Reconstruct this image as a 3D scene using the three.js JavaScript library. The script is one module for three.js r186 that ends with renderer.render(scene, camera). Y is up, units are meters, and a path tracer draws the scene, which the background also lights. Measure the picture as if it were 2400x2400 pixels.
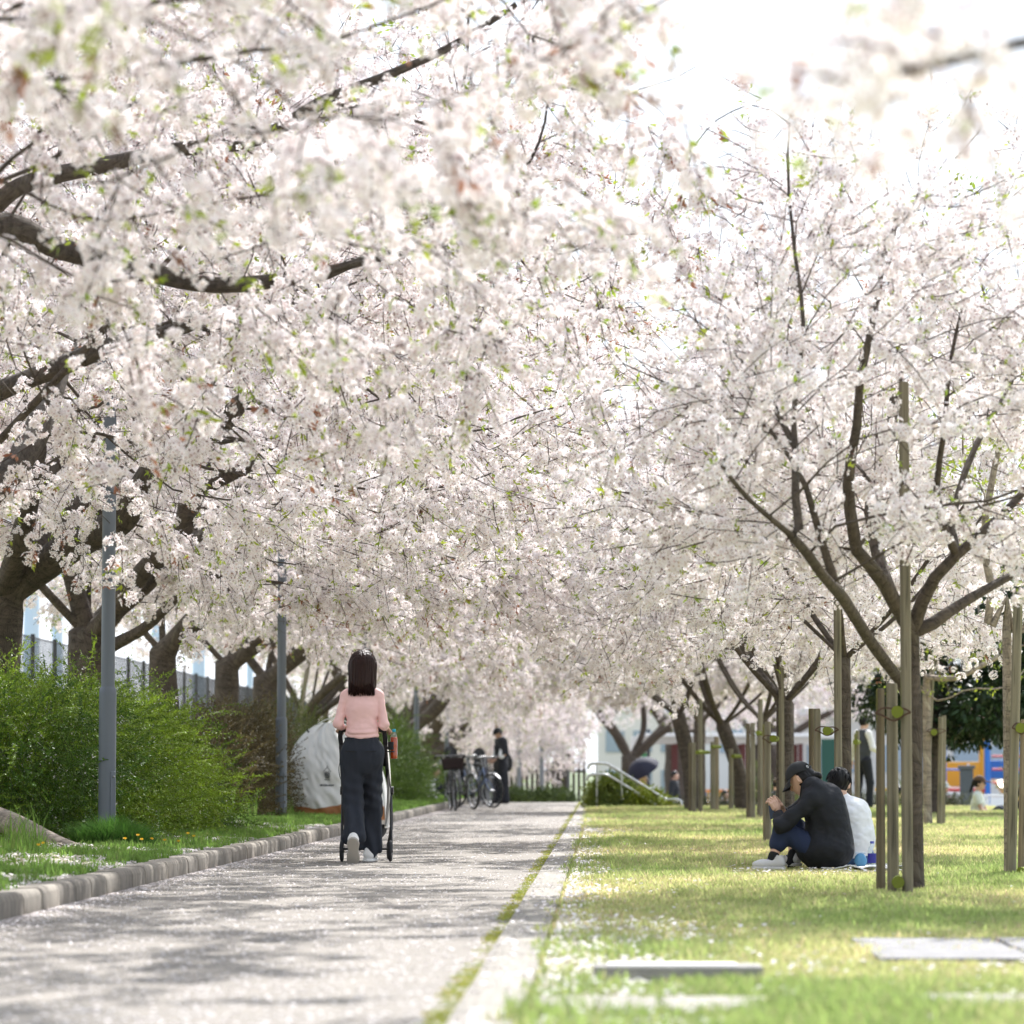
import * as THREE from 'three';
import { mergeGeometries } from 'three/addons/utils/BufferGeometryUtils.js';
import { RoundedBoxGeometry } from 'three/addons/geometries/RoundedBoxGeometry.js';

const scene = new THREE.Scene();
// ---------------------------------------------------------------- camera: 85 mm lens on a 24 mm frame, knee high, tilted up
const FPX = 8500, EYE = 0.72;                       // focal length in photograph pixels (2400 wide), camera height
const camera = new THREE.PerspectiveCamera(2 * Math.atan(1200 / FPX) * 180 / Math.PI, 1, 0.5, 6000);
camera.filmGauge = 24;
camera.position.set(0, EYE, 0);
camera.rotation.order = 'YXZ';
camera.rotation.set(Math.atan(606 / FPX), Math.atan(208 / FPX), 0);
camera.focus = 28.0;
camera.userData.fStop = 2.3;
camera.updateMatrixWorld(true);

// ---------------------------------------------------------------- sky: bright spring haze, sun ahead and a little to the right
const SUN = new THREE.Vector3(0.24, 0.80, -0.70).normalize();
{
  const W = 256, H = 128, d = new Float32Array(W * H * 4), v = new THREE.Vector3();
  for (let j = 0; j < H; j++) for (let i = 0; i < W; i++) {
    const up = ((j + 0.5) / H - 0.5) * Math.PI, az = ((i + 0.5) / W - 0.5) * 2 * Math.PI;
    v.set(Math.cos(az) * Math.cos(up), Math.sin(up), Math.sin(az) * Math.cos(up));
    const h = Math.exp(-Math.max(0, v.y) * 2.6), c = Math.max(0, v.dot(SUN)), halo = 0.22 * Math.pow(c, 3) + 0.3 * Math.pow(c, 16);
    const o = (j * W + i) * 4;
    d[o] = 0.50 + 0.28 * h + halo; d[o + 1] = 0.60 + 0.22 * h + halo; d[o + 2] = 0.76 + 0.12 * h + halo * 0.94; d[o + 3] = 1;
  }
  const t = new THREE.DataTexture(d, W, H, THREE.RGBAFormat, THREE.FloatType);
  t.mapping = THREE.EquirectangularReflectionMapping; t.magFilter = THREE.LinearFilter; t.needsUpdate = true;
  scene.background = t; scene.environment = t;
}
const sun = new THREE.DirectionalLight(new THREE.Color().setRGB(1, 0.98, 0.96), 5);
sun.name = 'sun';
sun.position.copy(SUN).multiplyScalar(150).add(new THREE.Vector3(0, 0, -40));
sun.target.position.set(0, 0, -40);
sun.castShadow = true; sun.shadow.radius = 1.2; sun.shadow.mapSize.set(4096, 4096);
Object.assign(sun.shadow.camera, { left: -70, right: 70, top: 90, bottom: -90, near: 1, far: 400 });
scene.add(sun, sun.target);
const EXPOSURE = 1.88;

// ---------------------------------------------------------------- helpers
function rng(seed) { let a = seed >>> 0; return () => { a = (a + 0x6D2B79F5) | 0; let t = Math.imul(a ^ (a >>> 15), 1 | a); t = (t + Math.imul(t ^ (t >>> 7), 61 | t)) ^ t; return ((t ^ (t >>> 14)) >>> 0) / 4294967296; }; }
const V = (x, y, z) => new THREE.Vector3(x, y, z);
const lerp = (a, b, t) => a + (b - a) * t, clamp = (x, a, b) => Math.min(b, Math.max(a, x)), sstep = (a, b, x) => { const t = clamp((x - a) / (b - a), 0, 1); return t * t * (3 - 2 * t); };
function hash3(x, y, z) { let h = Math.imul(x, 374761393) ^ Math.imul(y, 668265263) ^ Math.imul(z, 2147483647 ^ 1274126177); h = Math.imul(h ^ (h >>> 13), 1274126177); h ^= h >>> 16; return (h >>> 0) / 4294967296; }
function noise(x, y, z = 0) {   // value noise, -1..1
  const X = Math.floor(x), Y = Math.floor(y), Z = Math.floor(z); let fx = x - X, fy = y - Y, fz = z - Z;
  fx = fx * fx * (3 - 2 * fx); fy = fy * fy * (3 - 2 * fy); fz = fz * fz * (3 - 2 * fz);
  const c = (i, j, k) => hash3(X + i, Y + j, Z + k);
  return 2 * lerp(lerp(lerp(c(0, 0, 0), c(1, 0, 0), fx), lerp(c(0, 1, 0), c(1, 1, 0), fx), fy), lerp(lerp(c(0, 0, 1), c(1, 0, 1), fx), lerp(c(0, 1, 1), c(1, 1, 1), fx), fy), fz) - 1;
}
const fbm = (x, y, z = 0, n = 4) => { let s = 0, a = 0.5; for (let i = 0; i < n; i++) { s += a * noise(x, y, z); x = x * 2.03 + 7.1; y = y * 2.01 + 3.7; z = z * 2.02 + 1.3; a *= 0.5; } return s; };
// the point of the place that lies at pixel (u, v) of the 2400 px photograph, at distance D in front of the camera
function at(u, v, D) { const r = V((u - 1200) / FPX, (1200 - v) / FPX, -1).applyQuaternion(camera.quaternion); return r.multiplyScalar(-D / r.z).add(camera.position); }
const names = new Map();
function numbered(n) { const k = names.get(n) ?? 0; names.set(n, k + 1); return k ? n + '_' + String(k).padStart(3, '0') : n; }
function tag(o, label, category, group, kind) {
  if (label) o.userData.label = label; if (category) o.userData.category = category; if (group) o.userData.group = group; if (kind) o.userData.kind = kind;
  return o;
}
function shade(o) { o.castShadow = true; o.receiveShadow = true; return o; }
function part(name, geo, mat, parent) { const m = shade(new THREE.Mesh(geo, mat)); m.name = name; parent.add(m); return m; }
function thing(name, label, category, pos = [0, 0, 0], turn = 0, group) {
  const g = new THREE.Group(); g.name = numbered(name); g.position.set(...pos); g.rotation.y = turn; scene.add(g); return tag(g, label, category, group);
}
function struct(name, geo, mat, kind = 'structure') { const m = shade(new THREE.Mesh(geo, mat)); m.name = numbered(name); m.userData.kind = kind; scene.add(m); return m; }
function copyOf(root, pos, turn, label, group) {
  const r = root.clone(); r.name = numbered(root.name.replace(/_\d{3}$/, '')); r.userData = { ...root.userData }; scene.add(r);
  if (pos) r.position.set(...pos); r.rotation.y = turn ?? r.rotation.y; if (label) r.userData.label = label; if (group) r.userData.group = group; return r;
}
function instanced(name, geo, mat, matrices, parent, colors) {
  const m = new THREE.InstancedMesh(geo, mat, matrices.length); matrices.forEach((x, i) => m.setMatrixAt(i, x));
  if (colors) colors.forEach((c, i) => m.setColorAt(i, c));
  m.name = name; m.userData.kind = 'stuff'; shade(m); (parent ?? scene).add(m); if (!parent) m.name = numbered(name); return m;
}
const std = (r, g, b, rough = 0.8, more = {}) => new THREE.MeshStandardMaterial({ color: new THREE.Color().setRGB(r, g, b), roughness: rough, ...more });
const phys = (r, g, b, rough, more) => new THREE.MeshPhysicalMaterial({ color: new THREE.Color().setRGB(r, g, b), roughness: rough, ...more });

// gathers tubes, boxes and loose faces into one geometry
class Shape {
  constructor() { this.p = []; this.uv = []; this.c = []; this.i = []; }
  v(x, y, z, u = 0, w = 0, col) { this.p.push(x, y, z); this.uv.push(u, w); if (col) this.c.push(col[0], col[1], col[2]); return this.p.length / 3 - 1; }
  tri(a, b, c) { this.i.push(a, b, c); }
  tube(pts, rad, sides = 6, { cap = true, col, bump } = {}) {
    const n = pts.length; if (n < 2) return this;
    const r = (k) => Array.isArray(rad) ? rad[k] : rad;
    let t = pts[1].clone().sub(pts[0]).normalize(), nrm = Math.abs(t.y) < 0.9 ? V(0, 1, 0) : V(1, 0, 0); nrm.sub(t.clone().multiplyScalar(nrm.dot(t))).normalize();
    let along = 0, base = 0; const rings = [];
    for (let k = 0; k < n; k++) {
      const a = pts[Math.max(0, k - 1)], b = pts[Math.min(n - 1, k + 1)]; t = b.clone().sub(a); if (t.lengthSq() < 1e-12) t.set(0, 1, 0); t.normalize();
      nrm.sub(t.clone().multiplyScalar(nrm.dot(t))).normalize(); const bi = t.clone().cross(nrm);
      if (k) along += pts[k].distanceTo(pts[k - 1]);
      base = this.p.length / 3; rings.push(base);
      for (let s = 0; s <= sides; s++) {
        const q = s / sides * Math.PI * 2; let R = r(k); if (bump) R *= bump(q, along, R);
        const cx = Math.cos(q) * R, sx = Math.sin(q) * R;
        this.v(pts[k].x + nrm.x * cx + bi.x * sx, pts[k].y + nrm.y * cx + bi.y * sx, pts[k].z + nrm.z * cx + bi.z * sx, s / sides * 2 * Math.PI * Math.max(r(0), r(k)), along, col);
      }
      if (k) for (let s = 0; s < sides; s++) { const A = rings[k - 1] + s, B = rings[k] + s; this.i.push(A, A + 1, B, B, A + 1, B + 1); }
    }
    if (cap) for (const [k, flip] of [[0, 1], [n - 1, 0]]) {
      if (r(k) < 0.004) continue;
      const c0 = this.v(pts[k].x, pts[k].y, pts[k].z, 0, 0, col), ring = [];
      for (let s = 0; s < sides; s++) { const o = (rings[k] + s) * 3; ring.push(this.v(this.p[o], this.p[o + 1], this.p[o + 2], 0.02 * Math.cos(s), 0.02 * Math.sin(s), col)); }
      for (let s = 0; s < sides; s++) { const a = ring[s], b = ring[(s + 1) % sides]; flip ? this.i.push(c0, b, a) : this.i.push(c0, a, b); }
    }
    return this;
  }
  bar(a, b, r, sides = 6, col) { return this.tube([a, b], r, sides, { col }); }
  box(cx, cy, cz, w, h, d, m, col) {
    const B = new THREE.BoxGeometry(w, h, d); B.translate(cx, cy, cz); if (m) B.applyMatrix4(m); return this.add(B, null, col);
  }
  add(g, m, col) {
    const G = m ? g.clone().applyMatrix4(m) : g, o = this.p.length / 3, P = G.attributes.position, U = G.attributes.uv;
    for (let k = 0; k < P.count; k++) this.v(P.getX(k), P.getY(k), P.getZ(k), U ? U.getX(k) : 0, U ? U.getY(k) : 0, col);
    if (G.index) for (let k = 0; k < G.index.count; k++) this.i.push(o + G.index.getX(k)); else for (let k = 0; k < P.count; k++) this.i.push(o + k);
    return this;
  }
  geo() {
    const g = new THREE.BufferGeometry(); g.setAttribute('position', new THREE.Float32BufferAttribute(this.p, 3)); g.setAttribute('uv', new THREE.Float32BufferAttribute(this.uv, 2));
    if (this.c.length) g.setAttribute('color', new THREE.Float32BufferAttribute(this.c, 3));
    g.setIndex(this.i); g.computeVertexNormals(); return g;
  }
}
const spline = (pts, n) => new THREE.CatmullRomCurve3(pts, false, 'centripetal').getPoints(n);
function lathe(prof, seg = 16) { return new THREE.LatheGeometry(prof.map(([r, y]) => new THREE.Vector2(r, y)), seg); }
function rbox(w, h, d, r = 0.01, seg = 2) { return new RoundedBoxGeometry(w, h, d, seg, Math.min(r, w / 2.01, h / 2.01, d / 2.01)); }
function texture(w, h, fn, rx = 1, ry = 1, srgb = false) {   // fn(u, v) -> [r, g, b] in 0..1
  const d = new Uint8Array(w * h * 4);
  for (let j = 0; j < h; j++) for (let i = 0; i < w; i++) { const c = fn(i / w, j / h, i, j), o = (j * w + i) * 4; for (let k = 0; k < 3; k++) d[o + k] = clamp(Math.round((Array.isArray(c) ? c[k] : c) * 255), 0, 255); d[o + 3] = 255; }
  const t = new THREE.DataTexture(d, w, h); t.wrapS = t.wrapT = THREE.RepeatWrapping; t.magFilter = THREE.LinearFilter; t.minFilter = THREE.LinearMipmapLinearFilter; t.repeat.set(rx, ry);
  if (srgb) t.colorSpace = THREE.SRGBColorSpace; t.needsUpdate = true; return t;
}
// noise that repeats over the unit square
function tnoise(u, v, f, g = f, s = 0) { const a = u * 2 * Math.PI, b = v * 2 * Math.PI; return noise(Math.cos(a) * f / 6.283 + 31 + s, Math.sin(a) * f / 6.283 + 17 + Math.cos(b) * g / 6.283, Math.sin(b) * g / 6.283 + s * 3.1); }

// ---------------------------------------------------------------- ground
function groundY(x, D) {      // height of the terrain
  if (x < -3.0) {             // planted verge and the bank behind it
    const a = -3.0 - x; let y = 0.1 + 0.055 * Math.min(a, 2.3) + 0.26 * Math.max(0, Math.min(a, 6) - 2.3);
    y += 0.02 * fbm(x * 1.7, D * 1.7); const f = Math.max(0, D - 84); return y - Math.min(1.5, 0.0016 * f * f);
  }
  if (x < -0.2) { const f = Math.max(0, D - 82), c = Math.max(0, D - 100); return Math.max(-1.6, -0.0018 * Math.min(f, 18) ** 2 - 0.06 * c); }
  const e = lerp(80, 69, sstep(0.0, 2.2, x)), f = Math.max(0, D - e);
  return -Math.min(1.0, 0.02 * f * f) - (x > 0 ? 0.004 : 0) + (D < e ? 0.015 * fbm(x * 1.3 + 5, D * 0.9) * sstep(-0.2, 0.5, x) : 0);
}
function sheet(x0, x1, D0, D1, nx, nd, lift = 0, yf = groundY) {
  const s = new Shape();
  for (let j = 0; j <= nd; j++) for (let i = 0; i <= nx; i++) { const x = lerp(x0, x1, i / nx), D = lerp(D0, D1, Math.pow(j / nd, 1.6)); s.v(x, yf(x, D) + lift, -D, x, D); }
  for (let j = 0; j < nd; j++) for (let i = 0; i < nx; i++) { const a = j * (nx + 1) + i, b = a + nx + 1; s.i.push(a, a + 1, b, b, a + 1, b + 1); }
  return s.geo();
}
const grain = texture(512, 512, (u, v, i, j) => {
  const k = hash3(i, j, 3), m = hash3(i >> 1, j >> 1, 9), l = 0.5 + 0.5 * tnoise(u, v, 9), q = 0.5 + 0.5 * tnoise(u, v, 30, 30, 4);
  const a = 0.52 + 0.20 * (k - 0.5) + 0.26 * (m - 0.5) + 0.16 * (l - 0.5) + 0.14 * (q - 0.5);
  return [a * 1.02, a * 0.97, a * 0.92];
}, 1 / 1.3, 1 / 1.3);
const soilTex = texture(512, 512, (u, v, i, j) => {
  const n = 0.5 + 0.35 * tnoise(u, v, 14) + 0.25 * tnoise(u, v, 50, 50, 2), k = hash3(i, j, 5);
  return [0.30 + 0.22 * n + 0.1 * k, 0.27 + 0.2 * n + 0.1 * k, 0.15 + 0.1 * n + 0.06 * k];
}, 1 / 2.1, 1 / 2.1);
const pathMat = std(0.41, 0.385, 0.35, 0.9, { map: grain, bumpMap: grain, bumpScale: 0.006 });
const soilMat = std(0.8, 0.8, 0.75, 1, { map: soilTex, bumpMap: soilTex, bumpScale: 0.02 });
struct('path', sheet(-2.86, -0.44, 3, 118, 6, 120), pathMat);
struct('lawn', sheet(-0.235, 30, 3, 78, 60, 130, -0.01), soilMat);
struct('verge', sheet(-14, -2.99, 3, 130, 44, 110, 0.0), soilMat);
const plazaMat = std(0.42, 0.40, 0.38, 0.9, { map: grain, bumpMap: grain, bumpScale: 0.004 });
struct('plaza', sheet(-0.235, 60, 77.9, 170, 10, 10, 0, () => -1.0), plazaMat);
{ // land out to the horizon
  const g = new THREE.PlaneGeometry(9000, 9000, 30, 30); g.rotateX(-Math.PI / 2); g.translate(0, -1.75, -200);
  struct('terrain', g, std(0.16, 0.19, 0.1, 1));
}
// kerb stones on the left, laid end to end
const kerbTex = texture(256, 256, (u, v, i, j) => {
  const streak = 0.5 + 0.5 * tnoise(u, v, 22, 2, 6), n = 0.5 + 0.5 * tnoise(u, v, 40, 40, 1), k = hash3(i, j, 12), a = 0.40 + 0.24 * (streak - 0.3) + 0.14 * (n - 0.5) + 0.08 * (k - 0.5);
  return [a * 1.04, a * 0.97, a * 0.87];
});
{
  const kerb = new THREE.Group(); kerb.name = 'kerb'; kerb.userData.kind = 'structure'; scene.add(kerb);
  const prof = [[-0.145, -0.1], [0.004, -0.1], [0.0, 0.085], [-0.012, 0.112], [-0.032, 0.122], [-0.145, 0.122]], L = 0.6, R = rng(41);
  const mats = [[0.54, 0.51, 0.47], [0.46, 0.44, 0.405], [0.59, 0.56, 0.52], [0.43, 0.41, 0.38]].map((c) => std(...c, 0.92, { map: kerbTex, bumpMap: kerbTex, bumpScale: 0.004 }));
  const shapes = [0, 1, 2, 3].map((q) => {
    const s = new Shape(), n = prof.length, N = 5, jit = rng(q + 5), ends = L - 0.011;
    const at_ = [0, 0.012, 0.2, 0.4, 0.577, 0.589]; for (let k = 0; k <= N; k++) for (let e = 0; e < n; e++) {
      const [x, y] = prof[e], in_ = k === 0 || k === N ? 0.004 : 0; s.v(x - (x > -0.1 ? in_ : 0) + 0.0025 * (jit() - 0.5), y - (y > 0 ? in_ : 0) + 0.002 * (jit() - 0.5), -at_[k], at_[k] + q * 0.21, e * 0.16);
    }
    for (let k = 0; k < N; k++) for (let e = 0; e < n - 1; e++) { const a = k * n + e, b = a + n; s.i.push(a, a + 1, b, b, a + 1, b + 1); }
    for (const k of [0, N]) for (let e = 1; e < n - 1; e++) k ? s.i.push(k * n, k * n + e, k * n + e + 1) : s.i.push(k * n, k * n + e + 1, k * n + e);
    return s.geo();
  });
  for (let k = 0; k < 150; k++) {
    const D = 6 + k * L, m = part('kerb_stone', shapes[k % 4], mats[(R() * 4) | 0], kerb);
    m.position.set(-2.86 + 0.006 * (R() - 0.5), groundY(-2.0, D) + 0.006 * (R() - 0.5), -D); m.rotation.y = 0.006 * (R() - 0.5);
  }
}
{ // pale edging slabs between path and lawn
  const edge = new THREE.Group(); edge.name = 'path_edging'; edge.userData.kind = 'structure'; scene.add(edge);
  const R = rng(43), mats = [0.62, 0.56, 0.66].map((a) => std(a, a * 0.975, a * 0.93, 0.9, { map: kerbTex, bumpMap: kerbTex, bumpScale: 0.002 }));
  for (const m of mats) m.color.multiplyScalar(0.85);
  const g = rbox(0.2, 0.12, 0.992, 0.008, 1);
  for (let k = 0; k < 82; k++) { const D = 6.5 + k, m = part('edging_slab', g, mats[(R() * 3) | 0], edge); m.position.set(-0.335 + 0.004 * (R() - 0.5), groundY(-0.3, D) - 0.043 + 0.004 * (R() - 0.5), -D); }
}
// ---- slabs and stone in the lawn
const slabMat = std(0.36, 0.365, 0.385, 0.85, { map: grain, bumpMap: grain, bumpScale: 0.003 });
{
  const pav = new THREE.Group(); pav.name = 'paving'; pav.userData.kind = 'structure'; scene.add(pav);
  for (let i = 0; i < 4; i++) for (let j = 0; j < 2; j++) { const m = part('paving_slab', rbox(0.585, 0.06, 0.83, 0.006, 1), slabMat, pav); m.position.set(1.33 + i * 0.6, -0.004 - 0.002 * ((i + j) % 2), -14.0 - j * 0.845); m.rotation.y = -0.01; }
  const walk = new THREE.Group(); walk.name = 'stepping_path'; walk.userData.kind = 'structure'; scene.add(walk);
  const pale = std(0.52, 0.5, 0.46, 0.9, { map: grain, bumpMap: grain, bumpScale: 0.003 });
  for (let i = 0; i < 7; i++) { if (i === 2) continue; const m = part('stepping_slab', rbox(0.38 , 0.05, 0.55, 0.008, 1), pale, walk); m.position.set(-0.02 + i * 0.39, 0.0, -11.15 - 0.04 * (i > 2 ? 1 : -3)); }
  const plaque = thing('stone_block', 'low flat grey stone block lying in the grass beside the pale path edging', 'stone block', [0.26, 0, -12.45]);
  part('block', rbox(0.575, 0.09, 0.2, 0.008, 2).translate(0, 0.015, 0), std(0.56, 0.555, 0.54, 0.8, { map: grain, bumpMap: grain, bumpScale: 0.003 }), plaque);
  part('top_plate', rbox(0.44, 0.006, 0.12, 0.002, 1).translate(-0.02, 0.062, 0), std(0.75, 0.74, 0.72, 0.6), plaque);
}
// ---- grass: tufts of real blades
function tuftGeo(n, h, spread, seed, w = 0.0035) {
  const R = rng(seed), s = new Shape();
  for (let k = 0; k < n; k++) {
    const a = R() * 6.283, r = spread * Math.sqrt(R()), x = Math.cos(a) * r, z = Math.sin(a) * r, H = h * (0.5 + 0.7 * R()), b = R() * 6.283, lean = H * (0.25 + 0.7 * R()), dx = Math.cos(b), dz = Math.sin(b), W = w * (0.7 + 0.6 * R());
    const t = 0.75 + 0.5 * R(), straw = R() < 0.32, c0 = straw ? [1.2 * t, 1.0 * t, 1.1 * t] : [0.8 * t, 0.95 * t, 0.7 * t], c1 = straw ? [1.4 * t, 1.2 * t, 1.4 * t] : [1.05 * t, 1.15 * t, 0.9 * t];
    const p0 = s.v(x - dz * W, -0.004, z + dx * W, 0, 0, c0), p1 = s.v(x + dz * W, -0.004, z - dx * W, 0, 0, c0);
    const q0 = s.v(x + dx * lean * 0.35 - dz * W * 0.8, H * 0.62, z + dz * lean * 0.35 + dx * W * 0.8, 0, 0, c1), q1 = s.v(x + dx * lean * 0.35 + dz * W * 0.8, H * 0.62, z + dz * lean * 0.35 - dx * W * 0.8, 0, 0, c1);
    const t0 = s.v(x + dx * lean, H, z + dz * lean, 0, 0, c1);
    s.i.push(p0, p1, q0, q0, p1, q1, q0, q1, t0);
  }
  return s.geo();
}
const grassMat = phys(1, 1, 1, 1, { vertexColors: true, side: THREE.DoubleSide, transmission: 0.4, specularIntensity: 0.25 });
const tufts = [tuftGeo(34, 0.028, 0.06, 1), tuftGeo(34, 0.036, 0.07, 2), tuftGeo(30, 0.024, 0.065, 3)], tallTuft = tuftGeo(26, 0.16, 0.07, 4, 0.0032);
const mtx = (x, y, z, ry = 0, s = 1, sy = s, tilt = 0, tz = 0) => new THREE.Matrix4().compose(V(x, y, z), new THREE.Quaternion().setFromEuler(new THREE.Euler(tilt, ry, tz, 'YXZ')), V(s, sy, s));
const onSlab = (x, D) => (x > 1.02 && D > 13.55 && D < 15.3) || (x > -0.04 && x < 0.56 && D > 12.33 && D < 12.57) || (x < 2.7 && Math.abs(D - 11.2) < 0.3 && (x < 0.55 || x > 0.95));
{
  const R = rng(77), sets = [[], [], []], cols = [[], [], []];
  for (let k = 0; k < 74000; k++) {
    const q = R(), D = 8.5 + 62 * Math.pow(q, 1.7), x = -0.22 + (0.124 * D + 0.5) * R();
    const e = lerp(78, 70, sstep(0, 2.2, x)); if (D > e) continue;
    if (onSlab(x, D) && R() > (D < 12 ? 0.2 : 0.05)) continue;
    const patch = fbm(x * 0.7 + 3, D * 0.35), near = Math.exp(-x * 2.6) * 0.55, bare = fbm(x * 1.1 + 40, D * 0.6);
    if (x < 0.55 && bare + near > 0.42 && R() < 0.85) continue;
    const s = (D > 24.8 && D < 27.4 && x > 0.85 && x < 2.2 ? 0.5 : 1) * (0.75 + 0.7 * R()) * (1 + D * 0.012) * (D < 10.9 ? (R() < 0.4 ? 1.2 : 0.7) : D < 13.7 && D > 12.6 ? 0.7 : 0.9), w = (R() * 3) | 0; sets[w].push(mtx(x, groundY(x, D) - 0.008, -D, R() * 6.28, s, s * (0.75 + 0.5 * R() + 0.4 * clamp(patch, -0.5, 0.6))));
    const g = clamp(0.45 + 1.25 * patch + 0.35 * (R() - 0.5) - (D < 12.3 ? -0.35 : 0), 0, 1);      // straw to green
    cols[w].push(new THREE.Color().setRGB(lerp(0.58, 0.30, g), lerp(0.52, 0.355, g), lerp(0.30, 0.14, g)));
  }
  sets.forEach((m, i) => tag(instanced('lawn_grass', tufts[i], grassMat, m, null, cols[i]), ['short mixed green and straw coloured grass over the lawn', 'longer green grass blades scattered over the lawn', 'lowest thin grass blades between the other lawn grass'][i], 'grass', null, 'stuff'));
  const vm = [], vc = [], tm = [], tc = [];
  for (let k = 0; k < 15000; k++) {
    const D = 13 + 75 * Math.pow(R(), 1.7), x = -3.03 - (R() * R() * 3.2 + 0.02); const n = fbm(x * 1.4 + 9, D * 0.8);
    if (n < 0.06 && R() < 0.86 && D < 40) continue;
    const s = (0.7 + 0.6 * R()) * (1 + D * 0.006), tall = R() < 0.1 * sstep(-3.7, -4.3, x); (tall ? tm : vm).push(mtx(x, groundY(x, D), -D, R() * 6.28, s, s * (0.7 + 0.9 * R())));
    const t = 0.8 + 0.4 * R(); (tall ? tc : vc).push(new THREE.Color().setRGB(0.17 * t, 0.26 * t, 0.07 * t));
  }
  for (let k = 0; k < 130; k++) { const a = R() * 6.28, r = 0.26 * Math.sqrt(R()), x = -3.72 + Math.cos(a) * r, D = 27.7 + Math.sin(a) * r * 1.2; tm.push(mtx(x, groundY(x, D), -D, a, 1.1, 1.5 - r * 2.5)); tc.push(new THREE.Color().setRGB(0.08, 0.17, 0.035)); }
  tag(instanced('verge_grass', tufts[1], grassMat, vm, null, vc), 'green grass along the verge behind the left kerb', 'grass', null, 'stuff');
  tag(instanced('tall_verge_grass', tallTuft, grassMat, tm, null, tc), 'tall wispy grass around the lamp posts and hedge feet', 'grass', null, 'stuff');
  const mm = [], mc = [];           // weeds in the joint between path and edging
  for (let k = 0; k < 2500; k++) { const D = 9 + 74 * Math.pow(R(), 1.8), x = -0.455 + 0.024 * (R() + R() - 1) * (1 + 1.5 * Math.max(0, noise(D * 0.9, 3))); if (noise(D * 1.4, 8.8) < -0.1 && R() < 0.8) continue; mm.push(mtx(x, groundY(-1, D) - 0.004, -D, R() * 6.28, 0.45 + 0.4 * R(), 0.35 + 0.3 * R())); const g = R(); mc.push(new THREE.Color().setRGB(lerp(0.42, 0.26, g), lerp(0.37, 0.31, g), 0.09)); }
  tag(instanced('joint_weeds', tufts[2], grassMat, mm, null, mc), 'yellowish weeds growing in the joint along the pale edging', 'weeds', null, 'stuff');
}
// ---- fallen petals
{
  const s = new Shape(), r = 0.0095; const ring = [];
  for (let k = 0; k < 6; k++) { const a = k / 6 * 6.283; ring.push(s.v(Math.cos(a) * r * 0.8, 0.0035 * Math.abs(Math.cos(a)), Math.sin(a) * r)); }
  const c = s.v(0, 0, 0); for (let k = 0; k < 6; k++) s.tri(c, ring[(k + 1) % 6], ring[k]);
  const g = s.geo(), mat = phys(0.80, 0.745, 0.735, 0.9, { side: THREE.DoubleSide, transmission: 0.2 }), R = rng(99), on = [], off = [];
  for (let k = 0; k < 36000; k++) {
    const D = 8.8 + 66 * Math.pow(R(), 1.75); let x = -2.86 + 2.42 * R(); if (R() < 0.45) x = -2.86 + 0.5 * R() * R() * R() + 0.004;
    const n = fbm(x * 0.9, D * 0.7) ; if (n < -0.1 && R() < 0.5 && x > -2.6) continue;
    on.push(mtx(x, groundY(x, D) + 0.0035 + 0.002 * R(), -D, R() * 6.28, 0.65 + 0.4 * R(), 1, 0.5 * (R() - 0.5), 0.5 * (R() - 0.5)));
  }
  for (let k = 0; k < 60000; k++) {
    const left = R() < 0.6, D = left ? 14 + 50 * Math.pow(R(), 1.6) : 8.8 + 45 * Math.pow(R(), 1.6), x = left ? -3.02 - 2.6 * R() * R() : (R() < 0.06 ? -0.42 : -0.21) + (R() < 0.45 ? 0.9 * R() * R() : (0.124 * D + 0.4) * R());
    const n = fbm(x * 1.4 + 9, D * 0.8); if (left && n > 0.1 && R() < 0.6) continue; if (onSlab(x, D) && R() < 0.8) continue;
    off.push(mtx(x, Math.max(groundY(x, D), x < -0.23 && x > -1 ? 0.018 : -1) + (left ? 0.02 * R() + 0.006 : x < -0.2 ? 0.003 : 0.008 + 0.028 * R() * R()), -D, R() * 6.28, 1 + 0.7 * R(), 1, 0.9 * (R() - 0.5), 0.9 * (R() - 0.5)));
  }
  tag(instanced('fallen_petals', g, mat, on, null), 'pale pink cherry petals strewn over the path', 'petals', null, 'stuff');
  tag(instanced('fallen_petals', g, mat, off, null), 'pale pink cherry petals lying in the grass beside the path', 'petals', null, 'stuff');
}

// ---------------------------------------------------------------- cherry trees
const barkTex = texture(512, 512, (u, v, i, j) => {
  const band = tnoise(u, v, 3, 34, 2), len = tnoise(u, v, 16, 70, 5), big = tnoise(u, v, 5, 5, 9), crack = Math.abs(tnoise(u, v, 30, 7, 3)), k = hash3(i, j, 2);
  let a = 0.36 + 0.10 * big + 0.10 * band + 0.07 * (k - 0.5); a *= 1 - 0.34 * sstep(0.3, 0.55, len); a *= 1 - 0.3 * sstep(0.12, 0.0, crack); a += 0.09 * tnoise(u, v, 60, 44, 8) + 0.08 * (hash3(i >> 1, j >> 1, 4) - 0.5); const lich = sstep(0.28, 0.5, tnoise(u, v, 8, 8, 14));
  return [a * 1.02 + 0.10 * lich, a * 0.93 + 0.11 * lich, a * 0.85 + 0.09 * lich];
}, 1 / 0.7, 1 / 0.7);
const barkMat = std(0.235, 0.205, 0.18, 0.95, { map: barkTex, bumpMap: barkTex, bumpScale: 0.02 });
const paleBarkMat = std(0.72, 0.66, 0.58, 0.95, { map: barkTex, bumpMap: barkTex, bumpScale: 0.01 });
const petalMat = phys(1, 1, 1, 0.95, { vertexColors: true, side: THREE.DoubleSide, transmission: 0.42, specularIntensity: 0.3 });
const pinkPetal = petalMat.clone(); pinkPetal.color.setRGB(1, 0.988, 0.986);
const leafMat = phys(1, 1, 1, 0.8, { side: THREE.DoubleSide, transmission: 0.5, specularIntensity: 0.5 });

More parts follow.
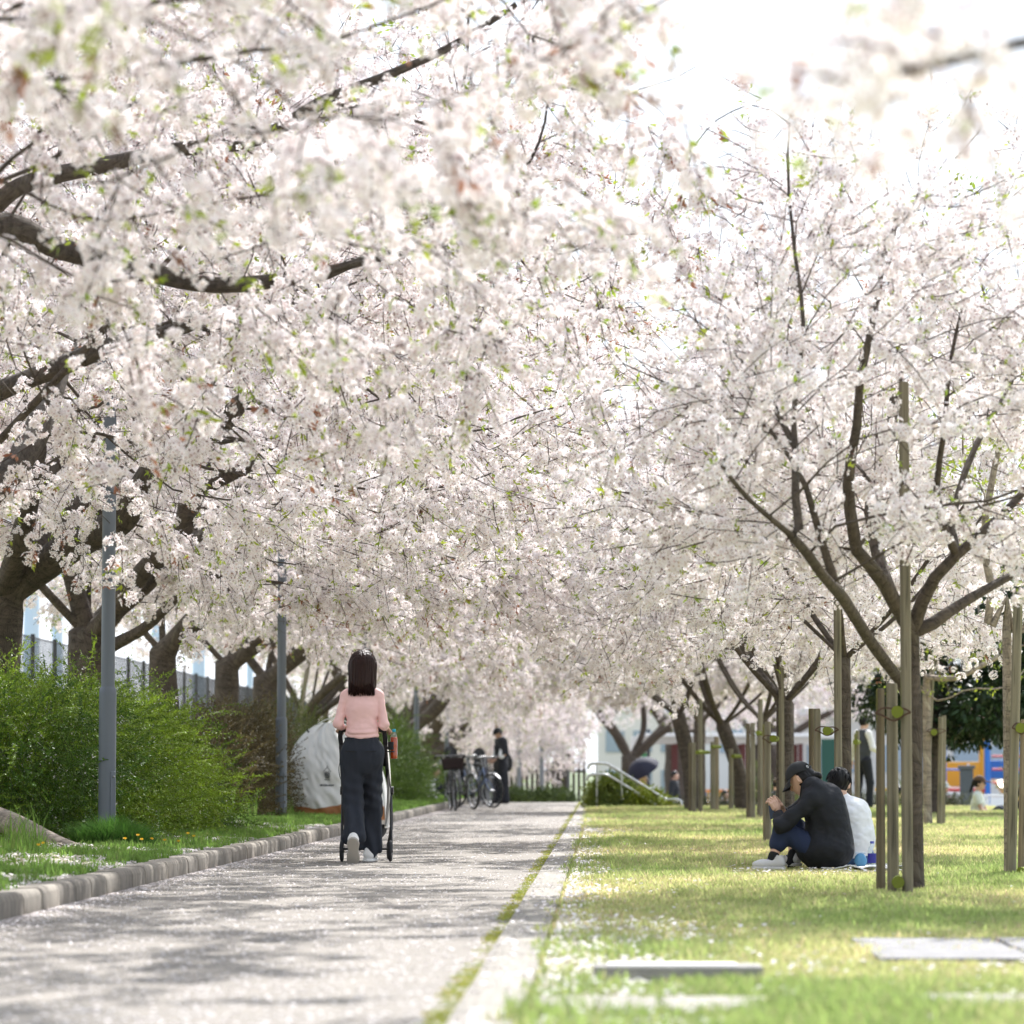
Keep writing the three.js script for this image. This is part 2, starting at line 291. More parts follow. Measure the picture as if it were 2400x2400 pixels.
function addFlower(s, R, p, n, size) {            // five petals round a reddish eye, and a calyx behind
  const a = Math.abs(n.y) < 0.9 ? V(0, 1, 0) : V(1, 0, 0), e1 = a.cross(n).normalize(), e2 = n.clone().cross(e1), spin = R() * 6.28, cup = 0.25 + 0.35 * R();
  const w = 0.95 + 0.05 * R(), tip = [0.98 * w, 0.968 * w, 0.976 * w], mid = [0.973 * w, 0.944 * w, 0.956 * w], eye = [0.93, 0.84, 0.83];
  const pt = (ang, r, h) => V(p.x + (e1.x * Math.cos(ang) + e2.x * Math.sin(ang)) * r + n.x * h, p.y + (e1.y * Math.cos(ang) + e2.y * Math.sin(ang)) * r + n.y * h, p.z + (e1.z * Math.cos(ang) + e2.z * Math.sin(ang)) * r + n.z * h);
  for (let k = 0; k < 5; k++) {
    const q = spin + k * 1.2566, r = size * (0.9 + 0.2 * R()), c = pt(q, r * 0.06, 0), l = pt(q - 0.52, r * 0.68, r * 0.5 * cup), t = pt(q, r, r * cup * (0.5 + 0.5 * R())), m = pt(q + 0.52, r * 0.68, r * 0.5 * cup);
    const i = s.v(c.x, c.y, c.z, 0, 0, eye); s.v(l.x, l.y, l.z, 0, 0, mid); s.v(t.x, t.y, t.z, 0, 0, tip); s.v(m.x, m.y, m.z, 0, 0, mid); s.i.push(i, i + 1, i + 2, i, i + 2, i + 3);
  }
  { const a1 = pt(spin, size * 0.2, size * 0.07), a2 = pt(spin + 2.1, size * 0.2, size * 0.07), a3 = pt(spin + 4.2, size * 0.2, size * 0.07), pk = R() < 0.5 ? [0.62, 0.30, 0.34] : [0.60, 0.44, 0.22]; const i = s.v(a1.x, a1.y, a1.z, 0, 0, pk); for (const c of [a2, a3]) s.v(c.x, c.y, c.z, 0, 0, pk); s.i.push(i, i + 1, i + 2); }
  const b = pt(0, 0, -size * 0.75), c1 = pt(1, size * 0.16, 0), c2 = pt(3.1, size * 0.16, 0), c3 = pt(5.2, size * 0.16, 0), red = [0.24, 0.09, 0.07];
  const i = s.v(b.x, b.y, b.z, 0, 0, red); for (const c of [c1, c2, c3]) s.v(c.x, c.y, c.z, 0, 0, red); s.i.push(i, i + 2, i + 1, i, i + 3, i + 2, i, i + 1, i + 3);
}
function sprigGeo(seed, len, umbels, per, size) {   // a twig along +y with umbels of flowers
  const R = rng(seed), s = new Shape(), brown = [0.085, 0.06, 0.05];
  const tw = spline([V(0, 0, 0), V(0.03 * (R() - 0.5), len * 0.5, 0.05 * (R() - 0.5)), V(0.08 * (R() - 0.5), len, 0.08 * (R() - 0.5))], 4);
  s.tube(tw, [0.0038, 0.0034, 0.003, 0.0025, 0.002], 3, { cap: false, col: brown });
  for (let k = 0; k < umbels; k++) {
    const f = (k + 0.3 + 0.5 * R()) / umbels, q = clamp(f, 0, 0.999) * 4, b = tw[Math.floor(q)].clone().lerp(tw[Math.floor(q) + 1], q % 1), d0 = V(R() - 0.5, R() * 0.5 - 0.3, R() - 0.5).normalize(), c = b.clone().addScaledVector(d0, 0.03 + 0.02 * R());
    const N = Math.round(per * (0.7 + 0.6 * R()));
    for (let f2 = 0; f2 < N; f2++) { const n = V(R() - 0.5, R() - 0.58, R() - 0.5).normalize().addScaledVector(d0, 0.35).normalize(); addFlower(s, R, c.clone().addScaledVector(n, 0.026 + 0.022 * R()), n.addScaledVector(V(R() - 0.5, R() - 0.5, R() - 0.5), 0.7).normalize(), size); }
  }
  return s.geo();
}
const sprigs = [sprigGeo(11, 0.31, 3, 17, 0.0195), sprigGeo(12, 0.27, 3, 16, 0.0195), sprigGeo(13, 0.36, 4, 15, 0.0195)];
function leafTuftGeo(seed, n, len, wid, spread) {
  const R = rng(seed), s = new Shape();
  for (let k = 0; k < n; k++) {
    const d = V(R() - 0.5, R() * 0.9 - 0.1, R() - 0.5).normalize(), side = V(R() - 0.5, R() - 0.5, R() - 0.5).cross(d).normalize(), nn = d.clone().cross(side), L = len * (0.6 + 0.7 * R()), o = V(R() - 0.5, R() - 0.5, R() - 0.5).multiplyScalar(spread);
    const P = (f, w, h) => { const q = o.clone().addScaledVector(d, f * L).addScaledVector(side, w * wid).addScaledVector(nn, h * L); return s.v(q.x, q.y, q.z); };
    const a = P(0.05, 0, 0), b = P(0.45, -0.5, 0.06), c = P(0.45, 0.5, 0.06), m = P(0.5, 0, -0.02), t = P(1, 0, -0.12 * R()); s.i.push(a, b, m, a, m, c, m, b, t, m, t, c);
  }
  return s.geo();
}
const leafTufts = [leafTuftGeo(21, 5, 0.04, 0.016, 0.035), leafTuftGeo(22, 8, 0.05, 0.022, 0.09)];

// grows a branch system towards attractor points (space colonisation) from given limbs
function grow({ seed, limbs, points, step = 0.22, infl = 1.3, kill = 0.36, base = 0.2, tip = 0.0027, expo = 2.35, rise = 0.12, steps = 90 }) {
  const R = rng(seed), N = [];                       // nodes: {p, parent, kids, fixed}
  const near = (p) => { let b = 0, bd = 1e9; N.forEach((n, i) => { const d = n.p.distanceToSquared(p); if (d < bd) { bd = d; b = i; } }); return b; };
  for (const limb of limbs) {
    let len = 0; for (let k = 1; k < limb.length; k++) len += limb[k].distanceTo(limb[k - 1]);
    const pts = limb.length > 1 ? spline(limb, Math.max(2, Math.round(len / step))) : limb; let par = N.length ? near(pts[0]) : -1;
    pts.forEach((p, k) => { if (k === 0 && N.length) return; N.push({ p: p.clone(), parent: par, kids: 0, fixed: true, min: limb.r ? lerp(limb.r[0], limb.r[1], k / (pts.length - 1)) : 0 }); if (par >= 0) N[par].kids++; par = N.length - 1; });
  }
  const A = points.map((p) => ({ p, n: -1, d: 1e9 })); let from = 0, alive = A;
  for (let it = 0; it < steps && alive.length; it++) {
    for (const a of alive) for (let k = from; k < N.length; k++) { const d = N[k].p.distanceToSquared(a.p); if (d < a.d) { a.d = d; a.n = k; } }
    alive = alive.filter((a) => a.d > kill * kill); from = N.length;
    const pull = new Map(); const reach = it < 12 ? infl * 2.2 : infl;
    for (const a of alive) if (a.d < reach * reach && N[a.n].kids < 4) { const v = a.p.clone().sub(N[a.n].p).normalize(); pull.has(a.n) ? pull.get(a.n).add(v) : pull.set(a.n, v); }
    if (!pull.size) break;
    for (const [k, v] of pull) {
      const par = N[k], back = par.parent >= 0 ? par.p.clone().sub(N[par.parent].p).normalize() : V(0, 1, 0);
      v.normalize().addScaledVector(back, 0.45).add(V((R() - 0.5) * 0.5, (R() - 0.5) * 0.5 + rise, (R() - 0.5) * 0.5)).normalize();
      N.push({ p: par.p.clone().addScaledVector(v, step * (0.85 + 0.3 * R())), parent: k, kids: 0 }); par.kids++;
    }
  }
  const r = new Float64Array(N.length);
  for (let k = N.length - 1; k >= 0; k--) { r[k] = r[k] ? Math.pow(r[k], 1 / expo) : tip; if (N[k].parent >= 0) r[N[k].parent] += Math.pow(r[k], expo); }
  const f = base / r[0]; N.forEach((n, k) => { n.r = Math.max(tip, r[k] * Math.pow(f, sstep(0, 0.6, r[k] / r[0]) * 0.6 + 0.4 * sstep(tip, tip * 8, r[k])), n.min ?? 0); });
  return N;
}
function branchGeo(N, { flare = 1.5, knob = 0.1, seed = 1, minSides = 3 } = {}) {
  const s = new Shape(), kids = N.map(() => []); N.forEach((n, k) => { if (n.parent >= 0) kids[n.parent].push(k); });
  const done = new Uint8Array(N.length), starts = [[0, -1]];
  while (starts.length) {
    const [st, par] = starts.pop(), pts = [], rad = []; if (par >= 0) { pts.push(N[par].p); rad.push(Math.min(N[par].r, N[st].r * 1.25)); }
    let k = st;
    for (;;) { pts.push(N[k].p); rad.push(N[k].r); done[k] = 1; const c = kids[k].slice().sort((a, b) => N[b].r - N[a].r); if (!c.length) break; for (const q of c.slice(1)) starts.push([q, k]); k = c[0]; }
    if (pts.length < 2) continue;
    if (par < 0) { const y0 = pts[0].y; pts.forEach((p, q) => { rad[q] *= 1 + (flare - 1) * Math.exp(-(p.y - y0) / 0.22); }); }
    const R0 = rad[0], sides = R0 > 0.09 ? 14 : R0 > 0.04 ? 9 : R0 > 0.015 ? 6 : Math.max(minSides, R0 > 0.008 ? 4 : 3);
    const rough = R0 > 0.05 ? (q, al, R) => 1 + knob * noise(Math.cos(q) * 1.6 + seed, Math.sin(q) * 1.6, al * 2.2) + knob * 0.6 * noise(Math.cos(q) * 4 + seed, Math.sin(q) * 4, al * 5) : undefined;
    s.tube(pts, rad, sides, { cap: sides > 4, bump: rough });
  }
  return s.geo();
}
// where the crowns are open: big limbs lie bare and the left crowns end over the path
function proj(p) { const q = p.clone().sub(camera.position).applyQuaternion(camera.quaternion.clone().invert()); return [1200 - q.x / q.z * FPX, 1200 + q.y / q.z * FPX, -p.z]; }
const CAMQ = camera.quaternion.clone().invert(), bareLimbs = [
  [24.6, 34, [-20, 922, 120, 872, 250, 815, 385, 785]], [21.3, 17, [-20, 495, 60, 430, 130, 410]], [20.9, 15, [250, 385, 340, 372]], [20.7, 18, [590, 335, 680, 285, 760, 235, 900, 180, 1060, 108, 1200, 15]], [20.8, 9, [800, 245, 950, 275, 1050, 310]],
  [20.5, 15, [0, 535, 30, 540]], [20.4, 17, [130, 585, 240, 612]], [20.5, 16, [355, 640, 500, 668]], [20.5, 14, [570, 662, 770, 645]], [20.5, 9, [810, 650, 960, 720, 1085, 810]],
  [31.2, 30, [20, 1700, 15, 1500, 25, 1350, 80, 1335, 200, 1265, 275, 1228]], [30.6, 30, [360, 1105, 470, 1030, 545, 965]], [31.2, 24, [25, 1330, 62, 1210, 92, 1070]], [36.6, 22, [275, 1420, 344, 1330, 430, 1240, 440, 1180]], [36.8, 16, [270, 1512, 345, 1470, 405, 1420]], [36.3, 14, [415, 1155, 590, 1090]],
  [37.3, 46, [205, 1640, 205, 1400]], [43.5, 38, [380, 1640, 378, 1500]], [50, 34, [515, 1640, 520, 1500]], [57.4, 30, [625, 1690, 622, 1530]], [64, 26, [705, 1690, 715, 1545]], [63.5, 18, [730, 1650, 800, 1580]], [28.1, 20, [252, 1620, 252, 1000]], [43.5, 14, [657, 1690, 657, 1310]], [59.7, 8, [852, 1530, 852, 1490]], [75.5, 10, [965, 1740, 965, 1620]],
  [36, 40, [90, 1560, 130, 1480]], [50, 26, [300, 1600, 310, 1560]], [52, 22, [440, 1590, 450, 1560]], [60, 26, [580, 1610, 590, 1560]],
  [21.4, 30, [2130, 1700, 2130, 1440]], [21.2, 20, [2105, 1590, 2040, 1508]], [21, 18, [2093, 1405, 2030, 1320]], [20.8, 16, [2005, 1250, 1990, 1130, 2006, 1020]], [20.4, 10, [2016, 890, 2040, 780, 2062, 670]], [21.4, 20, [2150, 1490, 2240, 1424]], [21.3, 20, [2170, 1400, 2207, 1333, 2280, 1272, 2380, 1183]], [21.8, 12, [2215, 1320, 2245, 1180, 2268, 1090, 2320, 1000]], [19.4, 16, [1990, 1395, 1935, 1354]], [19.2, 15, [1890, 1300, 1862, 1190, 1871, 1131, 1850, 997]], [19.4, 8, [1886, 760, 1866, 620, 1846, 410]], [20.8, 17, [2118, 1380, 2118, 900]],
  [36.4, 30, [1840, 1820, 1830, 1500]], [30.5, 24, [1970, 1750, 1970, 1520]], [64.5, 30, [1735, 1850, 1700, 1560]], [63, 36, [1640, 1850, 1640, 1600]],
].map(([D, w, a]) => ({ D, w, pts: Array.from({ length: a.length / 2 }, (_, k) => [a[2 * k], a[2 * k + 1]]) }));
const rightEdge = [[-200, 1740], [280, 1690], [500, 1640], [700, 1590], [800, 1550], [950, 1500], [1050, 1470], [1120, 1400], [1170, 1200]], leftEdge = [[-200, 1640], [0, 1600], [120, 1550], [280, 1480], [310, 1600], [400, 1750], [700, 1750], [800, 1600], [1000, 1430], [1120, 1400], [1180, 1700]];
function pruned(p, left) {
  const q = p.clone().sub(camera.position).applyQuaternion(CAMQ), u = 1200 - q.x / q.z * FPX, v = 1200 + q.y / q.z * FPX, D = -p.z; if (u < -150 || u > 2550 || v < -150) return false;
  for (const b of bareLimbs) { if (D > b.D + 0.12) continue; for (let k = 1; k < b.pts.length; k++) { const [ax, ay] = b.pts[k - 1], [bx, by] = b.pts[k], dx = bx - ax, dy = by - ay, f = clamp(((u - ax) * dx + (v - ay) * dy) / (dx * dx + dy * dy), 0, 1), m = 0.11 * FPX / D; if ((u - ax - f * dx) ** 2 + (v - ay - f * dy) ** 2 < (b.w + m) ** 2 && noise(u * 0.014 + b.D, v * 0.014) > -0.42) return true; } }
  if (left && D < 90) for (let k = 1; k < leftEdge.length; k++) if (v < leftEdge[k][0]) { const [v0, u0] = leftEdge[k - 1], [v1, u1] = leftEdge[k]; if (u > lerp(u0, u1, (v - v0) / (v1 - v0)) + 70 * noise(v * 0.012, D * 0.4)) return true; break; }
  if (!left && D < 90) for (let k = 1; k < rightEdge.length; k++) if (v < rightEdge[k][0]) { const [v0, u0] = rightEdge[k - 1], [v1, u1] = rightEdge[k]; if (u < lerp(u0, u1, (v - v0) / (v1 - v0)) + 70 * noise(v * 0.012 + 9, D * 0.4)) return true; break; }
  return false;
}
// blossom sprigs and leaf tufts on the thin wood
function dress(N, { seed, sprigsPer = 2.6, thin = 0.016, scatter = 0.085, leafShare = 2.2, leafy = 0, droop = 0.25, keep, left = false, origin = V(0, 0, 0) }) {
  const R = rng(seed), blossom = [[], [], []], leaf = [], leafCol = [], q = new THREE.Quaternion(), up = V(0, 1, 0);
  N.forEach((n, k) => {
    if (n.r > thin || n.parent < 0) return; if (keep && !keep(n.p)) return;
    const dir = n.p.clone().sub(N[n.parent].p).normalize(); let c = sprigsPer * (n.kids ? 1 : 1.5) * clamp(1.05 + 1.1 * noise(n.p.x * 1.7 + seed, n.p.y * 1.7, n.p.z * 1.7), 0.3, 2); c = Math.floor(c) + (R() < c % 1 ? 1 : 0);
    const lush = noise(n.p.x * 0.8 + seed, n.p.y * 0.8, n.p.z * 0.8);
    for (let j = 0; j < c; j++) {
      const p = n.p.clone().add(V(R() - 0.5, R() - 0.55, R() - 0.5).multiplyScalar(2 * scatter)); const d = dir.clone().add(V(R() - 0.5, R() - 0.5 - droop, R() - 0.5).multiplyScalar(1.7)).normalize();
      q.setFromUnitVectors(up, d).multiply(new THREE.Quaternion().setFromAxisAngle(up, R() * 6.28)); const s = 0.75 + 0.5 * R(); if (pruned(p.clone().addScaledVector(d, 0.15 * s).add(origin), left) && R() < 0.9) continue;
      if (R() > leafy) blossom[(R() * 3) | 0].push(new THREE.Matrix4().compose(p, q, V(s, s, s)));
      for (let lf = leafShare * (0.45 + 1.7 * Math.max(0, lush)); R() < lf; lf -= 1) {
        const g = R(); leaf.push(new THREE.Matrix4().compose(p.clone().addScaledVector(d, 0.1 + 0.28 * R()), q, V(s, s, s)));
        const c2 = new THREE.Color(); lush > 0.25 && g < 0.55 ? c2.setRGB(0.34 + 0.08 * g, 0.17, 0.10) : c2.setRGB(0.30 + 0.14 * g, 0.43 + 0.08 * g, 0.05); leafCol.push(c2);
      }
    }
  });
  return { blossom, leaf, leafCol };
}
function buildTree(root, N, opt, bark = barkMat) {
  part('trunk', branchGeo(N, opt), bark, root);
  const d = dress(N, { ...opt, origin: root.position });
  d.blossom.forEach((m, i) => { if (m.length) instanced('blossom', sprigs[i], opt.petals ?? petalMat, m, root); });
  if (d.leaf.length) instanced('young_leaves', leafTufts[0], leafMat, d.leaf, root, d.leafCol);
  return d.blossom.reduce((a, b) => a + b.length, 0);
}
// attractor points in a crown: an ellipsoid cut off below by an uneven underside
function crownPoints({ seed, n, c, r, under, gap = -0.3, hollow = 0.35, extra }) {
  const R = rng(seed), out = []; let guard = 0;
  while (out.length < n && guard++ < n * 60) {
    const p = V(2 * R() - 1, 2 * R() - 1, 2 * R() - 1), l = p.length(); if (l > 1 || (l < hollow && R() < 0.75)) continue;
    p.set(c[0] + p.x * r[0], c[1] + p.y * r[1], c[2] + p.z * r[2]);
    if (p.y < under(p.x, p.z) || noise(p.x * 0.75 + seed * 3.3, p.y * 0.9, p.z * 0.75) < gap) continue; if (extra && !extra(p)) continue;
    out.push(p);
  }
  return out;
}
let sprigCount = 0;
const limbAt = (l, F, b) => { const rr = typeof l[0] === 'number' ? l.splice(0, 2) : null, o = [l[0] === 'fork' ? F : loc(l[0], b), ...l.slice(1).map((p) => loc(p, b))]; if (rr) o.r = rr; return o; };
const loc = (p, b) => p.clone().sub(V(...b));
// --- left row: old trees whose crowns reach over the path
function leftTree({ D, x = -5.3, seed, label, limbs = [], lean = 0.1, fork = 1.7, base = 0.21, n = 1150, c = [1.6, 3.75, 0], r = [4.1, 2.75, 4.4], per = 2.35, low = 2.0, group, keep, extraLimbs = true, pts, bare }) {
  const b = [x, groundY(x, D) - 0.05, -D], root = thing('cherry_tree', label, 'cherry tree', b, 0, group), R = rng(seed * 7 + 1);
  const F = V(lean * fork, fork, 0.15 * (R() - 0.5)), all = [[V(0, 0, 0), V(lean * fork * 0.3, fork * 0.5, 0.05 * (R() - 0.5)), F]];
  for (const l of limbs) all.push(limbAt(l, F, b));
  if (extraLimbs) for (const [dx, dy, dz] of [[2.0, 1.8, 1.1], [1.5, 1.7, -1.3], [-1.2, 1.9, 0.4], [0.4, 2.1, -0.3]]) { const j = () => 1.1 * (R() - 0.5); all.push([F, V(F.x + dx * 0.45 + j() * 0.4, F.y + dy * 0.42, F.z + dz * 0.4 + j() * 0.4), V(F.x + dx + j(), F.y + dy + j(), F.z + dz + j())]); }
  const P = crownPoints({ seed, n, c, r, under: (px, pz) => low + 0.35 * noise(px * 0.8 + seed, pz * 0.8) + 0.55 * sstep(1.3, 0.3, px) - b[1], gap: -0.34, extra: keep && ((p) => keep(p.clone().add(V(...b)))) });
  if (pts) P.push(...pts.map((p) => loc(p, b)));
  const N = grow({ seed, limbs: all, points: P, base });
  sprigCount += buildTree(root, N, { seed, sprigsPer: per, flare: 1.4, knob: 0.14, left: true, petals: pinkPetal });
  return root;
}

// the two nearest left trees stand mostly outside the frame and reach in from above
const LG = 'old cherry trees along the left verge';
leftTree({ D: 11.9, seed: 3, label: 'nearest cherry tree, out of focus blossom hanging in from the upper left', n: 900, c: [2.2, 3.8, 0], low: 2.35, group: LG, keep: (p) => p.x < 0.55 - 0.1 * (p.y - 2) + 0.3 * noise(p.z, 3) });
leftTree({ D: 18.6, seed: 4, base: 0.14, r: [4.6, 2.75, 4.4], label: 'second cherry tree, its long bowed limb crossing the upper left blossom', low: 2.3, group: LG, limbs: [[0.038, 0.01, 'fork', V(-4.9, 2.9, -18.9), at(0, 525, 20), at(130, 580, 20.3), at(360, 640, 20.5), at(500, 668, 20.5), at(700, 650, 20.5), at(900, 600, 20.5), at(1100, 560, 20.4)]] });
leftTree({ D: 25.3, seed: 5, r: [4.6, 2.75, 4.4], label: 'cherry tree whose dark branch rises diagonally to the top of the picture', low: 2.15, fork: 1.9, group: LG, limbs: [
  [0.11, 0.025, 'fork', at(-300, 1080, 25.2), at(-120, 985, 25), at(0, 915, 25), at(120, 870, 24.8), at(250, 815, 24.7), at(380, 785, 24.5), at(620, 690, 24)],
  [0.07, 0.016, 'fork', V(-4.9, 3.6, -23.6), at(-30, 500, 21.5), at(60, 430, 21.2), at(250, 385, 21), at(400, 352, 20.8), at(600, 328, 20.6), at(760, 235, 20.5), at(900, 180, 20.5), at(1060, 108, 20.5), at(1210, 10, 20.5)],
  [at(600, 328, 20.6), at(780, 245, 20.7), at(930, 270, 20.8), at(1080, 320, 20.9)] ] });
leftTree({ D: 32, x: -5.45, seed: 6, label: 'leftmost cherry trunk at the picture edge with a forked limb over the hedge', fork: 2.0, lean: 0.06, base: 0.24, group: LG, limbs: [
  [0.16, 0.045, 'fork', at(70, 1345, 31.8), at(200, 1262, 31.5), at(280, 1225, 31.3), at(365, 1100, 31), at(470, 1030, 30.8), at(545, 965, 30.6), at(600, 900, 30.4)],
  [0.12, 0.045, 'fork', at(30, 1330, 31.6), at(62, 1210, 31.2), at(92, 1060, 31), at(70, 960, 30.8)] ] });
leftTree({ D: 37.3, x: -5.28, seed: 7, label: 'thick dark cherry trunk just left of the nearest lamp post', fork: 1.9, lean: 0.0, base: 0.215, group: LG, limbs: [
  [0.12, 0.03, 'fork', at(275, 1420, 37), at(344, 1330, 36.8), at(430, 1240, 36.5), at(445, 1170, 36.3), at(590, 1090, 36)],
  [0.075, 0.03, at(240, 1525, 37.2), at(290, 1500, 37), at(345, 1468, 36.8), at(400, 1415, 36.6), at(470, 1350, 36.4)],
  [0.11, 0.05, 'fork', at(165, 1340, 37.2), at(150, 1250, 37.1), at(170, 1150, 37)] ] });
leftTree({ D: 43.8, x: -5.3, seed: 8, label: 'double cherry trunk between the nearest and second lamp posts, behind the green hedge', fork: 1.95, lean: 0.0, base: 0.175, group: LG, n: 1000 });
leftTree({ D: 50.4, x: -5.25, seed: 9, label: 'cherry trunk above the brown hedge with a pale side stem', fork: 2.0, lean: 0.03, base: 0.175, group: LG, n: 950 });
leftTree({ D: 57.5, x: -5.25, seed: 10, label: 'broad cherry trunk directly behind the second lamp post', fork: 1.95, base: 0.205, lean: -0.03, group: LG, n: 900 });
leftTree({ D: 64.5, x: -5.2, seed: 12, label: 'cherry with a long leaning limb behind the tent, left of the woman', fork: 1.4, base: 0.18, lean: 0, group: LG, n: 900, limbs: [[0.1, 0.04, 'fork', at(735, 1648, 64), at(790, 1595, 63.5), at(830, 1560, 63), at(900, 1500, 62)], ['fork', at(760, 1500, 64), at(790, 1440, 63.5)]] });
leftTree({ D: 71, x: -5.0, seed: 13, label: 'cherry trunk right behind the woman with the pram', base: 0.2, group: LG, n: 850 });
leftTree({ D: 78, x: -4.75, seed: 14, label: 'leaning cherry trunk above the bush behind the third lamp post', base: 0.2, lean: 0.35, fork: 1.3, group: LG, n: 850 });
const farLeft = leftTree({ D: 85.5, x: -4.9, seed: 15, label: 'far cherry trunk directly above the parked bicycles', base: 0.24, group: LG, n: 800 });
const farLabels = ['far cherry tree left of the man in black, behind the bicycles', 'far cherry tree just beyond the man in black', 'pale far cherry tree past the crest, left side of the path', 'faintest far cherry tree at the end of the left row'];
[93, 101, 111, 123].forEach((D, i) => copyOf(farLeft, [-4.7 - 0.4 * i, groundY(-2, D) - 0.2, -D], (i % 2 ? 0.5 : -0.4) + i * 0.1, farLabels[i], LG));

// --- right row: slimmer, younger trees with steep limbs, held by stakes
const RG = 'staked cherry trees in the lawn';
function rightTree({ D, x, seed, label, limbs = [], base = 0.05, fork = 1.65, n = 620, c, r = [1.9, 1.6, 2.5], per = 2.1, low = 1.75, lean = [0, 0], extra = true, keep, thin = 0.013, leafShare = 1.3, steps = 90, y }) {
  const b = [x, (y ?? groundY(x, D)) - 0.04, -D], root = thing('cherry_tree', label, 'cherry tree', b, 0, RG), R = rng(seed * 5 + 2);
  const F = V(lean[0], fork, lean[1]), all = [[V(0, 0, 0), V(lean[0] * 0.25, fork * 0.5, lean[1] * 0.3), F]];
  for (const l of limbs) all.push(limbAt(l, F, b));
  if (extra) for (let k = 0; k < 5; k++) { const a = k * 1.257 + R(), s = 0.55 + 0.5 * R(); all.push([F, V(F.x + Math.cos(a) * s * 0.6, F.y + 0.45, F.z + Math.sin(a) * s * 0.6), V(F.x + Math.cos(a) * s * 1.5, F.y + 1.3 + 0.4 * R(), F.z + Math.sin(a) * s * 1.5)]); }
  const P = crownPoints({ seed, n, c: c ?? [lean[0] * 0.5, 2.95, 0], r, hollow: 0.2, gap: -0.3, under: (px, pz) => low + 0.3 * noise(px * 0.9 + seed, pz * 0.9) + 0.25 * Math.exp(-(px * px + pz * pz)) - b[1], extra: keep && ((p) => keep(p.clone().add(V(...b)))) });
  const N = grow({ seed, limbs: all, points: P, base, rise: 0.3, kill: 0.3, infl: 1.1, steps });
  sprigCount += buildTree(root, N, { seed, sprigsPer: per, flare: 1.25, knob: 0.05, thin, leafShare, scatter: 0.12, droop: 0.1 });
  return root;
}
rightTree({ D: 21.5, x: 1.84, seed: 31, label: 'nearest staked cherry with open steep limbs at the right, brace log at its post', fork: 1.58, base: 0.056, n: 900, c: [-0.1, 3.05, 0.9], r: [2.05, 1.65, 3.0], low: 1.56, extra: false, per: 1.9,
  limbs: [
    [0.036, 0.011, at(2128, 1620, 21.5), at(2096, 1578, 21.4), at(2045, 1510, 21.1), at(2000, 1440, 20.6), at(1969, 1392, 20.2), at(1933, 1354, 19.7), at(1866, 1266, 19.2), at(1757, 1173, 18.7), at(1690, 1090, 18.2)],
    [0.05, 0.012, 'fork', at(2093, 1405, 21.3), at(2055, 1340, 21.1), at(2010, 1295, 20.9), at(1990, 1180, 20.7), at(1988, 1110, 20.6), at(2006, 1020, 20.5), at(2016, 890, 20.3), at(2040, 780, 20.2), at(2062, 670, 20.1), at(2075, 560, 20)],
    [0.03, 0.012, at(1890, 1300, 19.2), at(1876, 1250, 19.2), at(1862, 1190, 19.2), at(1871, 1131, 19.2), at(1850, 997, 19.3), at(1800, 930, 19.4), at(1770, 880, 19.4)],
    [0.016, 0.006, at(1855, 1030, 19.3), at(1862, 940, 19.3), at(1885, 760, 19.4), at(1866, 620, 19.5), at(1846, 410, 19.6), at(1850, 290, 19.7)],
    [0.045, 0.02, at(2145, 1495, 21.5), at(2195, 1455, 21.5), at(2240, 1424, 21.6), at(2330, 1370, 21.8), at(2430, 1320, 22)],
    [0.046, 0.02, 'fork', at(2166, 1400, 21.4), at(2207, 1333, 21.3), at(2280, 1270, 21.3), at(2350, 1205, 21.4), at(2430, 1120, 21.6)],
    [0.026, 0.01, at(2215, 1320, 21.3), at(2240, 1180, 21.6), at(2268, 1090, 21.8), at(2310, 1000, 22), at(2360, 920, 22.2), at(2395, 820, 22.4), at(2420, 700, 22.5)],
    [0.045, 0.03, 'fork', at(2105, 1430, 21.6), at(2065, 1330, 21.9), at(2045, 1240, 22.1), at(2040, 1160, 22.2), at(2085, 1040, 22.3), at(2100, 900, 22.4), at(2130, 760, 22.4)],
    [0.026, 0.01, at(1960, 1385, 20.1), at(1915, 1230, 19.9), at(1880, 1120, 19.8), at(1800, 1000, 19.8)],
    [0.024, 0.008, at(2230, 1310, 21.3), at(2195, 1150, 21), at(2215, 1000, 20.8), at(2225, 860, 20.7), at(2260, 700, 20.7)],
    [at(2000, 1290, 20.9), at(2070, 1200, 21), at(2040, 1130, 21.2), at(2000, 1080, 21.4)],
  ] });
rightTree({ D: 30.7, x: 2.06, seed: 32, label: 'cherry tree behind the seated boy, trunk beside a tall post', fork: 1.7, n: 720, c: [-0.1, 3.1, 0], r: [2.0, 1.7, 2.8], low: 1.62 });
rightTree({ D: 37.1, x: 1.87, seed: 33, label: 'brown cherry trunk directly behind the woman in the black cap', base: 0.085, fork: 1.45, n: 850, c: [-0.5, 3.0, 0], r: [2.6, 1.75, 3], low: 1.5, limbs: [[at(1843, 1635, 37.1), at(1868, 1560, 37), at(1890, 1500, 36.8)], ['fork', at(1790, 1420, 36.8), at(1740, 1410, 36.6), at(1690, 1370, 36.4), at(1650, 1330, 36.2)]] });
rightTree({ D: 46, x: 2.35, seed: 34, label: 'cherry trunk seen between the paired posts left of the capped woman', fork: 1.6, n: 700, c: [-0.4, 3.1, 0], r: [2.6, 1.75, 3.2], low: 1.9, base: 0.09 });
rightTree({ D: 55, x: 2.45, seed: 37, label: 'short cherry trunk with a side brace behind the boy, farther back', fork: 1.5, n: 600, low: 1.95, base: 0.09 });
rightTree({ D: 64.5, x: 2.52, seed: 35, label: 'cherry with a trunk leaning steeply left in the middle distance', base: 0.13, fork: 1.55, lean: [-0.36, 0], n: 700, c: [-0.7, 3.1, 0], r: [2.8, 1.8, 3.4], low: 2.0, y: 0 });
